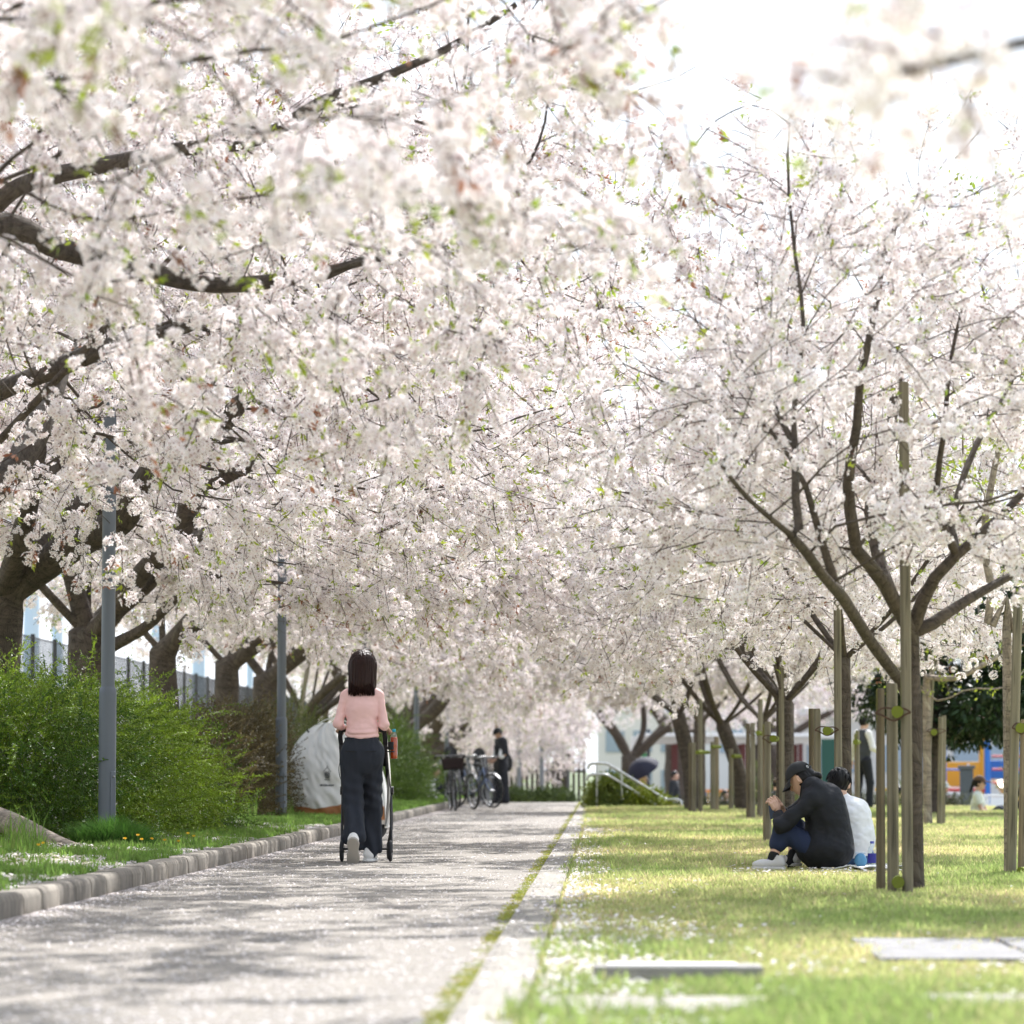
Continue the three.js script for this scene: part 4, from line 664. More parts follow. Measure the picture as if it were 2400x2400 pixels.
// ---------------------------------------------------------------- other trees on the right
function plainTree({ D, x, y, seed, label, fork, base, c, r, n, leaf = 2.0, col, bark = paleBarkMat, limbs = [], low = 1.7, dense = false, thin = 0.012, lean = [0, 0], scale = 1, cat = 'tree' }) {
  const b = [x, y ?? groundY(x, D) - 0.04, -D], root = thing('leafy_tree', label, cat, b), R = rng(seed), F = V(lean[0], fork, lean[1]), all = [[V(0, 0, 0), V(lean[0] * 0.4, fork / 2, 0), F]];
  for (const l of limbs) all.push(limbAt(l, F, b));
  const P = crownPoints({ seed, n, c, r, hollow: dense ? 0.5 : 0.1, gap: dense ? -0.6 : -0.2, under: (px, pz) => low + 0.35 * noise(px * 1.1, pz * 1.1 + seed) - b[1] });
  const N = grow({ seed, limbs: all, points: P, base, rise: dense ? 0 : 0.3, kill: 0.3, infl: 1.2 }); part('trunk', branchGeo(N, { flare: 1.2, knob: 0.06, seed }), bark, root);
  const mats = [], cols = [], q = new THREE.Quaternion(), up = V(0, 1, 0);
  N.forEach((nd) => { if (nd.r > thin || nd.parent < 0) return; const cnt = leaf * (0.5 + R()); for (let k = 0; k < cnt; k++) { const d = V(R() - 0.5, (dense ? -0.55 : 0.1) + 0.6 * (R() - 0.5), R() - 0.5).normalize(); q.setFromUnitVectors(up, d); const s = scale * (0.7 + 0.6 * R()); mats.push(new THREE.Matrix4().compose(nd.p.clone().add(V(R() - 0.5, R() - 0.5, R() - 0.5).multiplyScalar(dense ? 0.42 : 0.16)), q, V(s, s, s))); const t = R(); cols.push(new THREE.Color().setRGB(...col[0].map((a, i) => lerp(a, col[1][i], t)))); } });
  instanced('leaves', dense ? droopTuft : leafTufts[1], dense ? glossy : leafMat, mats, root, cols); return root;
}
const droopTuft = (() => { const R = rng(9), s = new Shape(); for (let k = 0; k < 9; k++) { const a = k * 2.4 + R(), o = V(0.03 * Math.cos(a), 0.1 * R(), 0.03 * Math.sin(a)), d = V(Math.cos(a) * 0.75, 0.75, Math.sin(a) * 0.75).normalize(), sd = V(-Math.sin(a), 0, Math.cos(a)), L = 0.11 * (0.7 + 0.6 * R()); const P = (g, w, h) => s.v(o.x + d.x * L * g + sd.x * w * 0.03, o.y + d.y * L * g - h, o.z + d.z * L * g + sd.z * w * 0.03); const i = P(0, 0, 0); P(0.4, -0.5, 0.004); P(0.75, -0.36, 0.01); P(1, 0, 0.02); P(0.75, 0.36, 0.01); P(0.4, 0.5, 0.004); s.i.push(i, i + 1, i + 5, i + 1, i + 2, i + 4, i + 1, i + 4, i + 5, i + 2, i + 3, i + 4); } return s.geo(); })();
const glossy = phys(1, 1, 1, 0.42, { side: THREE.DoubleSide, transmission: 0.15, specularIntensity: 0.9 });
const YG = [[0.26, 0.36, 0.04], [0.42, 0.48, 0.06]];
plainTree({ D: 25.0, x: 2.79, seed: 81, label: 'slender grey tree with bright yellow green leaves at the right picture edge', fork: 1.95, base: 0.034, c: [0, 3.4, 0], r: [1.2, 1.6, 1.4], n: 330, leaf: 1.4, col: YG, limbs: [['fork', at(2315, 1480, 25), at(2325, 1380, 25), at(2305, 1270, 25), at(2330, 1100, 25)], ['fork', at(2385, 1500, 25), at(2420, 1400, 25)]], low: 2.1 });
plainTree({ D: 46.4, x: 4.15, seed: 82, label: 'thin bare branched tree left of the evergreen with a few yellow leaves', fork: 1.95, base: 0.06, c: [0.4, 2.75, 0], r: [2.0, 1.3, 1.9], n: 380, leaf: 0.5, col: YG, low: 1.6, limbs: [['fork', at(2240, 1590, 46), at(2300, 1560, 46), at(2360, 1530, 46)], [at(2175, 1640, 46.4), at(2215, 1640, 46), at(2270, 1615, 46), at(2330, 1615, 46)]] });
plainTree({ D: 39, x: 4.7, seed: 84, label: 'yellow green tree top rising behind the nearest staked cherry', fork: 2.2, base: 0.08, c: [-0.6, 4.2, 0], r: [2.3, 1.7, 2], n: 420, leaf: 1.4, col: YG, low: 2.4 });
plainTree({ D: 58, x: 5.28, seed: 83, label: 'dense dark evergreen tree in front of the playground', fork: 1.5, base: 0.11, c: [0.5, 3.0, 0], r: [2.15, 1.9, 2.2], n: 620, leaf: 13, dense: true, bark: barkMat, low: 1.02, col: [[0.012, 0.03, 0.01], [0.035, 0.075, 0.018]], scale: 1.25, thin: 0.03 });

// ---------------------------------------------------------------- bodies and cloth: distance fields meshed with surface nets
const cap = (a, b, r0, r1 = r0) => {             // tapered limb between two joints
  const ba = b.clone().sub(a), l2 = ba.lengthSq();
  return (p) => { const px = p.x - a.x, py = p.y - a.y, pz = p.z - a.z, h = clamp((px * ba.x + py * ba.y + pz * ba.z) / l2, 0, 1); return Math.hypot(px - ba.x * h, py - ba.y * h, pz - ba.z * h) - (r0 + (r1 - r0) * h); };
};
const ell = (c, r, e) => {                       // ellipsoid, optionally turned
  const q = e ? new THREE.Quaternion().setFromEuler(new THREE.Euler(...e, 'YXZ')).invert() : null, t = new THREE.Vector3(), m = Math.min(r.x, r.y, r.z);
  return (p) => { t.copy(p).sub(c); if (q) t.applyQuaternion(q); const k0 = Math.hypot(t.x / r.x, t.y / r.y, t.z / r.z), k1 = Math.hypot(t.x / (r.x * r.x), t.y / (r.y * r.y), t.z / (r.z * r.z)); return k1 < 1e-9 ? -m : k0 * (k0 - 1) / k1; };
};
const smin = (a, b, k) => { const h = Math.max(k - Math.abs(a - b), 0) / k; return Math.min(a, b) - h * h * k * 0.25; };
const blend = (k, ...f) => (p) => { let d = f[0](p); for (let i = 1; i < f.length; i++) d = smin(d, f[i](p), k); return d; };
const cut = (f, ...g) => (p) => { let d = f(p); for (const q of g) d = Math.max(d, -q(p)); return d; };
const only = (f, ...g) => (p) => { let d = f(p); for (const q of g) d = Math.max(d, q(p)); return d; };
const above = (y) => (p) => y - p.y, below = (y) => (p) => p.y - y;
const wrinkle = (f, amp, fx, fy, fz, s = 0) => (p) => f(p) + amp * (noise(p.x * fx + s, p.y * fy, p.z * fz) + 0.5 * noise(p.x * fx * 2.1, p.y * fy * 2.1 + s, p.z * fz * 2.1));
function netMesh(f, lo, hi, cell, color) {
  const nx = Math.ceil((hi.x - lo.x) / cell) + 1, ny = Math.ceil((hi.y - lo.y) / cell) + 1, nz = Math.ceil((hi.z - lo.z) / cell) + 1, F = new Float32Array(nx * ny * nz), p = new THREE.Vector3();
  const id = (i, j, k) => (k * ny + j) * nx + i;
  for (let k = 0; k < nz; k++) for (let j = 0; j < ny; j++) for (let i = 0; i < nx; i++) { p.set(lo.x + i * cell, lo.y + j * cell, lo.z + k * cell); F[id(i, j, k)] = f(p); }
  const vi = new Int32Array(nx * ny * nz).fill(-1), P = [], I = [];
  for (let k = 0; k < nz - 1; k++) for (let j = 0; j < ny - 1; j++) for (let i = 0; i < nx - 1; i++) {
    let sx = 0, sy = 0, sz = 0, n = 0; const val = (a, b, c) => F[id(i + a, j + b, k + c)];
    const edge = (a, b, c, d, e, g) => { const u = val(a, b, c), w = val(d, e, g); if ((u < 0) !== (w < 0)) { const t = u / (u - w); sx += a + (d - a) * t; sy += b + (e - b) * t; sz += c + (g - c) * t; n++; } };
    edge(0, 0, 0, 1, 0, 0); edge(0, 1, 0, 1, 1, 0); edge(0, 0, 1, 1, 0, 1); edge(0, 1, 1, 1, 1, 1); edge(0, 0, 0, 0, 1, 0); edge(1, 0, 0, 1, 1, 0); edge(0, 0, 1, 0, 1, 1); edge(1, 0, 1, 1, 1, 1); edge(0, 0, 0, 0, 0, 1); edge(1, 0, 0, 1, 0, 1); edge(0, 1, 0, 0, 1, 1); edge(1, 1, 0, 1, 1, 1);
    if (n) { vi[id(i, j, k)] = P.length / 3; P.push(lo.x + (i + sx / n) * cell, lo.y + (j + sy / n) * cell, lo.z + (k + sz / n) * cell); }
  }
  const quad = (a, b, c, d, flip) => { if (a < 0 || b < 0 || c < 0 || d < 0) return; flip ? I.push(a, c, b, a, d, c) : I.push(a, b, c, a, c, d); };
  for (let k = 1; k < nz - 1; k++) for (let j = 1; j < ny - 1; j++) for (let i = 1; i < nx - 1; i++) {
    const a = F[id(i, j, k)] < 0;
    if (a !== F[id(i + 1, j, k)] < 0) quad(vi[id(i, j - 1, k - 1)], vi[id(i, j, k - 1)], vi[id(i, j, k)], vi[id(i, j - 1, k)], !a);
    if (a !== F[id(i, j + 1, k)] < 0) quad(vi[id(i - 1, j, k - 1)], vi[id(i - 1, j, k)], vi[id(i, j, k)], vi[id(i, j, k - 1)], !a);
    if (a !== F[id(i, j, k + 1)] < 0) quad(vi[id(i - 1, j - 1, k)], vi[id(i, j - 1, k)], vi[id(i, j, k)], vi[id(i - 1, j, k)], !a);
  }
  const g = new THREE.BufferGeometry(), N = new Float32Array(P.length), e = cell * 0.4, q = new THREE.Vector3();
  for (let k = 0; k < P.length; k += 3) {
    const d = (x, y, z) => f(q.set(P[k] + x, P[k + 1] + y, P[k + 2] + z)); let a = d(e, 0, 0) - d(-e, 0, 0), b = d(0, e, 0) - d(0, -e, 0), c = d(0, 0, e) - d(0, 0, -e); const l = Math.hypot(a, b, c) || 1; N[k] = a / l; N[k + 1] = b / l; N[k + 2] = c / l;
  }
  const UV = new Float32Array(P.length / 3 * 2); for (let k = 0; k < P.length / 3; k++) { UV[k * 2] = P[k * 3] + P[k * 3 + 2]; UV[k * 2 + 1] = P[k * 3 + 1]; }
  g.setAttribute('position', new THREE.Float32BufferAttribute(P, 3)); g.setAttribute('normal', new THREE.Float32BufferAttribute(N, 3)); g.setAttribute('uv', new THREE.Float32BufferAttribute(UV, 2));
  if (color) { const C = new Float32Array(P.length); for (let k = 0; k < P.length; k += 3) { const c = color(q.set(P[k], P[k + 1], P[k + 2])); C.set(c, k); } g.setAttribute('color', new THREE.Float32BufferAttribute(C, 3)); }
  g.setIndex(I); return g;
}
const weave = texture(128, 128, (u, v, i, j) => 0.5 + 0.25 * Math.sin(i * 1.5708) * Math.sin(j * 1.5708) + 0.25 * (hash3(i, j, 1) - 0.5), 60, 60);
const cloth = (r, g, b, rough = 0.85, more = {}) => phys(r, g, b, rough, { bumpMap: weave, bumpScale: 0.0006, sheen: 0.25, sheenRoughness: 0.6, sheenColor: new THREE.Color().setRGB(r * 0.5 + 0.1, g * 0.5 + 0.1, b * 0.5 + 0.1), side: THREE.DoubleSide, ...more });
const skinMat = new THREE.MeshPhysicalMaterial({ vertexColors: true, roughness: 0.55 });
const SKIN = [0.58, 0.36, 0.26];
// a hand: palm, four bent fingers of different lengths, a thumb from the side of the palm.  dir: wrist to knuckles, palm: way the palm faces
function handField(w, dir, palm, side, curl = [0.5, 0.6, 0.6, 0.7], size = 1, thumb = 0.5) {
  const d = dir.clone().normalize(), n = palm.clone().addScaledVector(d, -palm.dot(d)).normalize(), s = d.clone().cross(n).multiplyScalar(side), P = (a, b, c) => w.clone().addScaledVector(d, a * size).addScaledVector(s, b * size).addScaledVector(n, c * size), fs = [];
  fs.push(cap(P(0.0, 0, 0), P(0.045, 0.012, 0), 0.021 * size, 0.020 * size), cap(P(0.045, -0.018, 0), P(0.085, -0.026, 0), 0.016 * size, 0.012 * size), cap(P(0.04, 0.018, 0), P(0.086, 0.026, 0), 0.017 * size, 0.012 * size), cap(P(0.05, 0, 0), P(0.088, 0, 0), 0.018 * size, 0.013 * size));
  [[0.029, 0.072], [0.010, 0.082], [-0.010, 0.076], [-0.028, 0.06]].forEach(([b, L], k) => {
    let a = P(0.08, b, 0), ang = curl[k] * 0.45; for (let q = 0; q < 3; q++) { const l = L * [0.46, 0.3, 0.24][q] * size, e = a.clone().addScaledVector(d, Math.cos(ang) * l).addScaledVector(n, Math.sin(ang) * l).addScaledVector(s, b * 0.12 * size); fs.push(cap(a, e, 0.0092 * size * (1 - 0.1 * q), 0.0088 * size * (1 - 0.12 * q))); a = e; ang += curl[k] * 1.0; }
  });
  let a = P(0.022, 0.026, 0.004), b = P(0.055, 0.05, 0.014 + 0.02 * thumb), c = P(0.082, 0.052 - 0.02 * thumb, 0.024 + 0.03 * thumb); fs.push(cap(a, b, 0.0125 * size, 0.0105 * size), cap(b, c, 0.0105 * size, 0.0085 * size));
  const core = blend(0.012, ...fs.slice(0, 4)), rest = fs.slice(4); return (p) => { let v = core(p); for (const f of rest) v = smin(v, f(p), 0.006); return v; };
}
// a head in its own axes: origin at the centre of the skull, +z forwards, +y up; about 0.22 tall
function headParts(R = 1) {
  const f = blend(0.03, ell(V(0, 0.02, -0.012), V(0.074, 0.088, 0.09)), ell(V(0, -0.035, 0.028), V(0.056, 0.068, 0.062)), ell(V(0, -0.088, 0.048), V(0.024, 0.018, 0.024)));
  const nose = blend(0.008, cap(V(0, 0.012, 0.083), V(0, -0.026, 0.101), 0.007, 0.0095), ell(V(0.009, -0.029, 0.09), V(0.007, 0.006, 0.008)), ell(V(-0.009, -0.029, 0.09), V(0.007, 0.006, 0.008)));
  const brow = blend(0.01, cap(V(-0.045, 0.022, 0.064), V(-0.012, 0.024, 0.08), 0.008), cap(V(0.045, 0.022, 0.064), V(0.012, 0.024, 0.08), 0.008)), lips = blend(0.004, cap(V(-0.018, -0.055, 0.08), V(0.018, -0.055, 0.08), 0.0055), cap(V(-0.014, -0.063, 0.079), V(0.014, -0.063, 0.079), 0.006));
  const ears = (x) => cut(ell(V(x * 0.077, -0.005, -0.012), V(0.012, 0.033, 0.021), [0, x * 0.35, 0]), ell(V(x * 0.09, 0.0, -0.006), V(0.006, 0.02, 0.011), [0, x * 0.35, 0]));
  const sockets = [ell(V(-0.031, 0.003, 0.088), V(0.017, 0.009, 0.014)), ell(V(0.031, 0.003, 0.088), V(0.017, 0.009, 0.014))], e1 = ears(1), e2 = ears(-1), eyes = [ell(V(-0.031, 0.003, 0.069), V(0.012, 0.0115, 0.012)), ell(V(0.031, 0.003, 0.069), V(0.012, 0.0115, 0.012))];
  return (p) => { let d = smin(f(p), nose(p), 0.012); d = smin(d, brow(p), 0.012); for (const s of sockets) d = Math.max(d, -s(p)); for (const e of eyes) d = Math.min(d, e(p)); d = smin(d, lips(p), 0.005); return Math.min(smin(d, e1(p), 0.006), smin(d, e2(p), 0.006)); };
}
const headColor = (p) => {                         // p in head axes
  const eye = Math.min(Math.hypot(p.x - 0.031, (p.y - 0.003) * 1.3), Math.hypot(p.x + 0.031, (p.y - 0.003) * 1.3)); const up = p.z > 0.05;
  if (up && eye < 0.0055) return [0.03, 0.02, 0.015]; if (up && eye < 0.0125) return [0.7, 0.66, 0.62]; if (up && p.y > 0.018 && p.y < 0.027 && Math.abs(p.x) > 0.012 && Math.abs(p.x) < 0.045) return [0.08, 0.05, 0.04];
  if (up && Math.abs(p.x) < 0.021 && p.y < -0.05 && p.y > -0.068) return [0.5, 0.2, 0.17]; return SKIN;
};
const placed = (f, m) => { const inv = m.clone().invert(), t = new THREE.Vector3(); return (p) => f(t.copy(p).applyMatrix4(inv)); };
const pose = (pos, rx = 0, ry = 0, rz = 0, s = 1) => new THREE.Matrix4().compose(pos, new THREE.Quaternion().setFromEuler(new THREE.Euler(rx, ry, rz, 'YXZ')), V(s, s, s));
// the whole skin as one mesh: a coarse net for the body, fine nets for head and hands, merged.  Frames: list of [field, lo, hi, cell, colour]
function skin(list) {
  const gs = list.map(([f, lo, hi, cell, col]) => netMesh(f, lo, hi, cell, col ?? (() => SKIN))); return mergeGeometries(gs.map((g) => { const h = g; return h; }));
}
const bx = (c, r) => [V(c.x - r, c.y - r, c.z - r), V(c.x + r, c.y + r, c.z + r)];
// hair as many strands laid over a skull: paths from the crown, ending at given height
function strandHair(root, mat, { top, parting = 0, n = 260, seed = 1, r = [0.078, 0.095], len, back = 0.09, width = 0.006, name = 'hair' }) {
  const R = rng(seed), s = new Shape();
  for (let k = 0; k < n; k++) {
    const a = (k + R()) / n * 6.283, P = len(a, R); if (!P) continue; const w = width * (0.7 + 0.6 * R()); s.tube(spline(P, 9), P.length > 1 ? Array.from({ length: 10 }, (_, q) => w * (1 - 0.65 * Math.pow(q / 9, 3))) : w, 4, { cap: false });
  }
  return part(name, s.geo(), mat, root);
}

// ---------------------------------------------------------------- people
// J: joints in the person's own space.  top / bottom / shoes: clothing.  All fields are in that space, metres.
function person(label, pos, turn, J, o) {
  const root = thing('person', label, 'person', pos, turn, o.group), j = J, S = o.fine ?? 1, list = [];
  const arm = (s, r = o.slim ?? 1) => [cap(j['sh' + s], j['el' + s], 0.043 * r, 0.036 * r), cap(j['el' + s], j['wr' + s], 0.036 * r, 0.026 * r)], leg = (s, r = 1) => [cap(j['hip' + s], j['kn' + s], 0.078 * r, 0.052 * r), cap(j['kn' + s], j['an' + s], 0.05 * r, 0.034 * r)];
  const torso = [cap(j.pelvis, j.waist, 0.1, 0.092), cap(j.waist, j.chest, 0.092, 0.1), cap(j.shL.clone().lerp(j.shR, 0.12), j.shR.clone().lerp(j.shL, 0.12), 0.048), cap(j.chest, j.neck, 0.075, 0.05)];
  const headM = pose(o.head.p, o.head.rx ?? 0, o.head.ry ?? 0, o.head.rz ?? 0, o.head.s ?? 1), hf = headParts(), head = placed(hf, headM), inv = headM.clone().invert(), tq = V(0, 0, 0);
  const chin = V(0, -0.06, -0.02).applyMatrix4(headM), neck = cap(j.neck, chin, 0.052, 0.047);
  const body = blend(0.04, ...torso, ...arm('L'), ...arm('R'), ...leg('L'), ...leg('R'), neck, ...(o.feet ?? []));
  const allJ = Object.values(j), lo = V(1e9, 1e9, 1e9), hi = V(-1e9, -1e9, -1e9); allJ.forEach((p) => { lo.min(p); hi.max(p); }); lo.subScalar(0.16); hi.addScalar(0.16);
  list.push([body, lo, hi, 0.016 * S]);
  const hb = bx(o.head.p, 0.145); list.push([blend(0.02, head, neck), hb[0].clone().setY(o.head.p.y - 0.16), hb[1], 0.0055 * S, (p) => headColor(tq.copy(p).applyMatrix4(inv))]);
  for (const h of o.hands ?? []) { const c = h.w.clone().addScaledVector(h.dir.clone().normalize(), 0.08), b = bx(c, 0.125); list.push([blend(0.012, handField(h.w, h.dir, h.palm, h.side, h.curl), cap(h.w.clone().addScaledVector(h.dir.clone().normalize(), -0.04), h.w, 0.025, 0.022)), ...b, 0.0042 * S]); }
  part('body', skin(list), skinMat, root);
  // top
  const t = o.top; if (t) {
    const e = t.ease ?? 0.014, fs = [cap(j.pelvis.clone().lerp(j.waist, t.low ?? 0.3), j.waist, 0.1 + e + (t.flare ?? 0), 0.092 + e), cap(j.waist, j.chest, 0.092 + e, 0.102 + e), cap(j.shL.clone().lerp(j.shR, 0.1), j.shR.clone().lerp(j.shL, 0.1), 0.05 + e), cap(j.chest, j.neck, 0.08 + e, 0.056 + e * 0.4), ...(t.more ?? [])];
    const arms = []; for (const s of ['L', 'R']) { const k = t.sleeve ?? 1; const q = t.armR ?? 1; arms.push(cap(j['sh' + s], j['el' + s], (0.048 + e) * q, (0.041 + e) * q)); if (k > 0.5) arms.push(cap(j['el' + s], j['el' + s].clone().lerp(j['wr' + s], (k - 0.5) * 2), (0.041 + e) * q, (0.031 + e * 0.8) * q)); }
    const trunkF = blend(t.k ?? 0.045, ...fs), armF = blend(0.03, ...arms.slice(0, arms.length / 2)), armG = blend(0.03, ...arms.slice(arms.length / 2)); let f = (p) => smin(smin(trunkF(p), armF(p), t.pit ?? 0.03), armG(p), t.pit ?? 0.03); if (t.fold) { const g = f; f = (p) => g(p) + t.fold(p); } f = wrinkle(f, t.wr ?? 0.004, 16, 22, 16, 3); if (t.hem !== undefined) f = only(f, above(t.hem)); if (t.cut) f = only(f, ...t.cut);
    if (t.sleeve !== undefined && t.sleeve < 0.5) for (const s of ['L', 'R']) { const a = j['sh' + s], d = j['el' + s].clone().sub(a), L = d.length(); d.normalize(); const end = L * t.sleeve * 2; const g = f; f = (p) => { const q = (p.x - a.x) * d.x + (p.y - a.y) * d.y + (p.z - a.z) * d.z, side = Math.hypot(p.x - a.x - d.x * q, p.y - a.y - d.y * q, p.z - a.z - d.z * q); return q > end - 0.05 && side < 0.075 ? Math.max(g(p), q - end) : g(p); }; }
    part(t.name, netMesh(f, lo.clone().subScalar(0.06), hi.clone().addScalar(0.06), (t.cell ?? 0.011) * S), t.mat, root);
  }
  const b = o.bottom; if (b) {
    const e = b.ease ?? 0.02, fs = [cap(j.pelvis.clone().add(V(0, 0.06, 0)), j.pelvis, 0.1 + e * 0.3, 0.115 + e)]; for (const s of ['L', 'R']) { const A = j['kn' + s], B = j['kn' + s].clone().lerp(j['an' + s], b.length ?? 1); fs.push(cap(j['hip' + s], A, 0.088 + e, (b.knee ?? 0.06) + e), cap(A, B, (b.knee ?? 0.06) + e, (b.cuff ?? 0.05) + e)); }
    let f = blend(b.k ?? 0.035, ...fs, ...(b.more ?? [])); f = wrinkle(f, b.wr ?? 0.006, 17, 9, 17, 8); if (b.fold) { const g = f; f = (p) => g(p) + b.fold(p); } if (b.top !== undefined) f = only(f, below(b.top)); if (b.cut) f = only(f, ...b.cut); part(b.name ?? 'trousers', netMesh(f, lo.clone().subScalar(0.03), hi.clone().addScalar(0.03), (b.cell ?? 0.011) * S), b.mat, root);
  }
  for (const s of o.shoes ?? []) shoe(root, s, S);
  return { root, headM };
}
// a low sneaker: toe along +z, sole on y = 0, 0.26 long
function shoe(root, { m, mat, sole, lace }, S = 1) {
  const up = only(blend(0.03, cap(V(0, 0.05, -0.075), V(0, 0.045, 0.05), 0.038, 0.035), ell(V(0, 0.04, 0.085), V(0.043, 0.034, 0.055)), cap(V(0, 0.06, -0.075), V(0, 0.095, -0.07), 0.036, 0.036)), above(0.018));
  const open = cap(V(0, 0.09, -0.07), V(0, 0.15, -0.07), 0.027), g = netMesh(cut(up, open), V(-0.06, -0.01, -0.14), V(0.06, 0.14, 0.16), 0.006 * S).applyMatrix4(m), sh = part('shoe', g, mat, root);
  const so = only(blend(0.03, ell(V(0, 0.012, 0.075), V(0.049, 0.05, 0.07)), ell(V(0, 0.012, -0.07), V(0.042, 0.05, 0.055)), cap(V(0, 0.012, -0.06), V(0, 0.012, 0.06), 0.04)), above(0), below(0.024));
  part('sole', netMesh(so, V(-0.06, -0.02, -0.14), V(0.06, 0.045, 0.16), 0.006 * S).applyMatrix4(m), sole, sh);
  if (lace) { const s = new Shape(); for (let k = 0; k < 4; k++) { const z = 0.0 + k * 0.018; s.tube([V(-0.02, 0.082 - k * 0.005, z), V(0, 0.089 - k * 0.005, z + 0.002), V(0.02, 0.082 - k * 0.005, z)], 0.0035, 5); } part('laces', s.geo().applyMatrix4(m), lace, sh); }
}
const hairBlack = phys(0.010, 0.009, 0.009, 0.5, { specularIntensity: 0.4 }), hairBrown = phys(0.024, 0.0105, 0.0085, 0.5, { specularIntensity: 0.35 }), white = std(0.78, 0.77, 0.74, 0.7), black = std(0.014, 0.014, 0.016, 0.6), greyShoe = std(0.56, 0.55, 0.54, 0.8), darkSole = std(0.05, 0.05, 0.05, 0.8);

// --- the woman with the pram, seen from behind; she faces -z
const WD = 28.55, WX = at(848, 1900, WD).x;
{
  const J = { pelvis: V(-0.005, 0.88, 0), waist: V(0, 1.03, 0.005), chest: V(0, 1.2, 0.0), neck: V(0, 1.36, -0.015), shL: V(-0.135, 1.305, 0), shR: V(0.133, 1.305, 0), elL: V(-0.185, 1.085, 0.03), elR: V(0.175, 1.075, 0.03), wrL: V(-0.17, 1.06, -0.19), wrR: V(0.168, 1.055, -0.19),
    hipL: V(-0.078, 0.86, 0.0), hipR: V(0.075, 0.86, 0.0), knL: V(-0.066, 0.47, 0.03), knR: V(0.072, 0.47, -0.12), anL: V(-0.05, 0.185, 0.19), anR: V(0.058, 0.09, -0.16) };
  const pinkM = cloth(0.84, 0.54, 0.52, 0.9), navy = cloth(0.024, 0.028, 0.038, 0.8, { sheen: 0.06, specularIntensity: 0.5 });
  const rib = (p) => p.y < 1.06 ? 0.0045 * Math.sin(p.y * 150 + 14 * noise(p.x * 6, 4, p.z * 6)) * sstep(1.07, 1.0, p.y) : 0;
  const { root } = person('woman in a pink sweater and wide dark trousers pushing a pram, seen from behind', [WX, 0.004, -WD], 0, J, {
    slim: 0.76, head: { p: V(0.0, 1.545, -0.045), ry: Math.PI, rx: 0.14 },
    hands: [{ w: J.wrL, dir: V(0.05, -0.05, -1), palm: V(0.1, -1, 0.1), side: 1, curl: [1.1, 1.15, 1.15, 1.1], thumb: 0.9 }, { w: J.wrR, dir: V(-0.05, -0.05, -1), palm: V(-0.1, -1, 0.1), side: -1, curl: [1.1, 1.15, 1.15, 1.1], thumb: 0.9 }],
    top: { name: 'sweater', mat: pinkM, ease: 0.006, sleeve: 0.97, hem: 0.962, wr: 0.0035, low: 0.2, more: [ell(V(0, 1.2, 0), V(0.138, 0.14, 0.1)), ell(V(0, 1.02, 0), V(0.128, 0.11, 0.1))], fold: (p) => rib(p) + 0.003 * Math.sin(p.y * 70 + Math.abs(p.x) * 50 + 3 * noise(p.x * 8, p.y * 8, 1)) * sstep(1.2, 1.05, p.y), armR: 0.74, pit: 0.012, cell: 0.008 },
    bottom: { mat: navy, ease: 0.008, knee: 0.07, cuff: 0.08, length: 0.94, top: 0.978, cut: [(p) => (p.x < 0.004 ? 0.1 : 0.035) + 0.02 * Math.sin(p.x * 40) - p.y], wr: 0.007, cell: 0.009, more: [ell(V(0, 0.83, 0.015), V(0.152, 0.17, 0.118)), ell(V(0, 0.95, 0), V(0.126, 0.09, 0.098))],
      fold: (p) => 0.009 * sstep(0.8, 0.35, p.y) * Math.sin(p.x * 62 + p.y * 9 + 3 * noise(p.x * 5, p.y * 3, p.z * 4)) + 0.004 * sstep(0.75, 0.6, p.y) * sstep(0.3, 0.55, p.y) * Math.sin((p.y + p.x * 0.55) * 66 + 4 * noise(p.x * 9, p.y * 5, 2)) },
    shoes: [{ m: pose(V(-0.044, 0.09, 0.335), 0.98, Math.PI + 0.06, 0), mat: white, sole: std(0.42, 0.39, 0.34, 0.8), lace: white }, { m: pose(V(0.056, 0.0, -0.18), 0.0, Math.PI - 0.12, 0), mat: white, sole: white, lace: white }],
  });
  // waistband, pockets
  const wb = new Shape(); for (let k = 0; k < 40; k++) { const a = k / 40 * 6.283, p = V(Math.cos(a) * 0.131, 0.957, Math.sin(a) * 0.101); wb.box(0, 0, 0, 0.012, 0.034, 0.022, pose(p, 0, -a, 0)); } part('waistband', wb.geo(), navy, root);
  for (const s of [-1, 1]) part('back_pocket', rbox(0.1, 0.006, 0.004, 0.002).applyMatrix4(pose(V(s * 0.075, 0.865, 0.139 - 0.01), -0.1, s * 0.35, s * 0.08)), std(0.012, 0.013, 0.016, 0.9), root);
  // hair: a heavy straight fall to the shoulder blades
  const base = blend(0.03, ell(V(0.0, 1.565, -0.035), V(0.103, 0.1, 0.112)), cap(V(0, 1.54, -0.012), V(0.002, 1.4, 0.015), 0.105, 0.098), cap(V(-0.06, 1.52, -0.01), V(-0.062, 1.36, 0.025), 0.05, 0.042), cap(V(0.06, 1.52, -0.01), V(0.064, 1.37, 0.025), 0.05, 0.04));
  const hairF = only((p) => base(p) + 0.0045 * noise(p.x * 95, p.y * 3.5, p.z * 60) + 0.003 * noise(p.x * 220, p.y * 5, p.z * 120), (p) => 1.335 + 0.012 * noise(p.x * 60, 3, p.z * 30) - p.y, (p) => (p.z < -0.09 && p.y < 1.6) ? 0.05 : -1);
  const hair = part('hair', netMesh(hairF, V(-0.14, 1.3, -0.17), V(0.14, 1.69, 0.15), 0.0055), hairBrown, root), R = rng(7), s = new Shape();
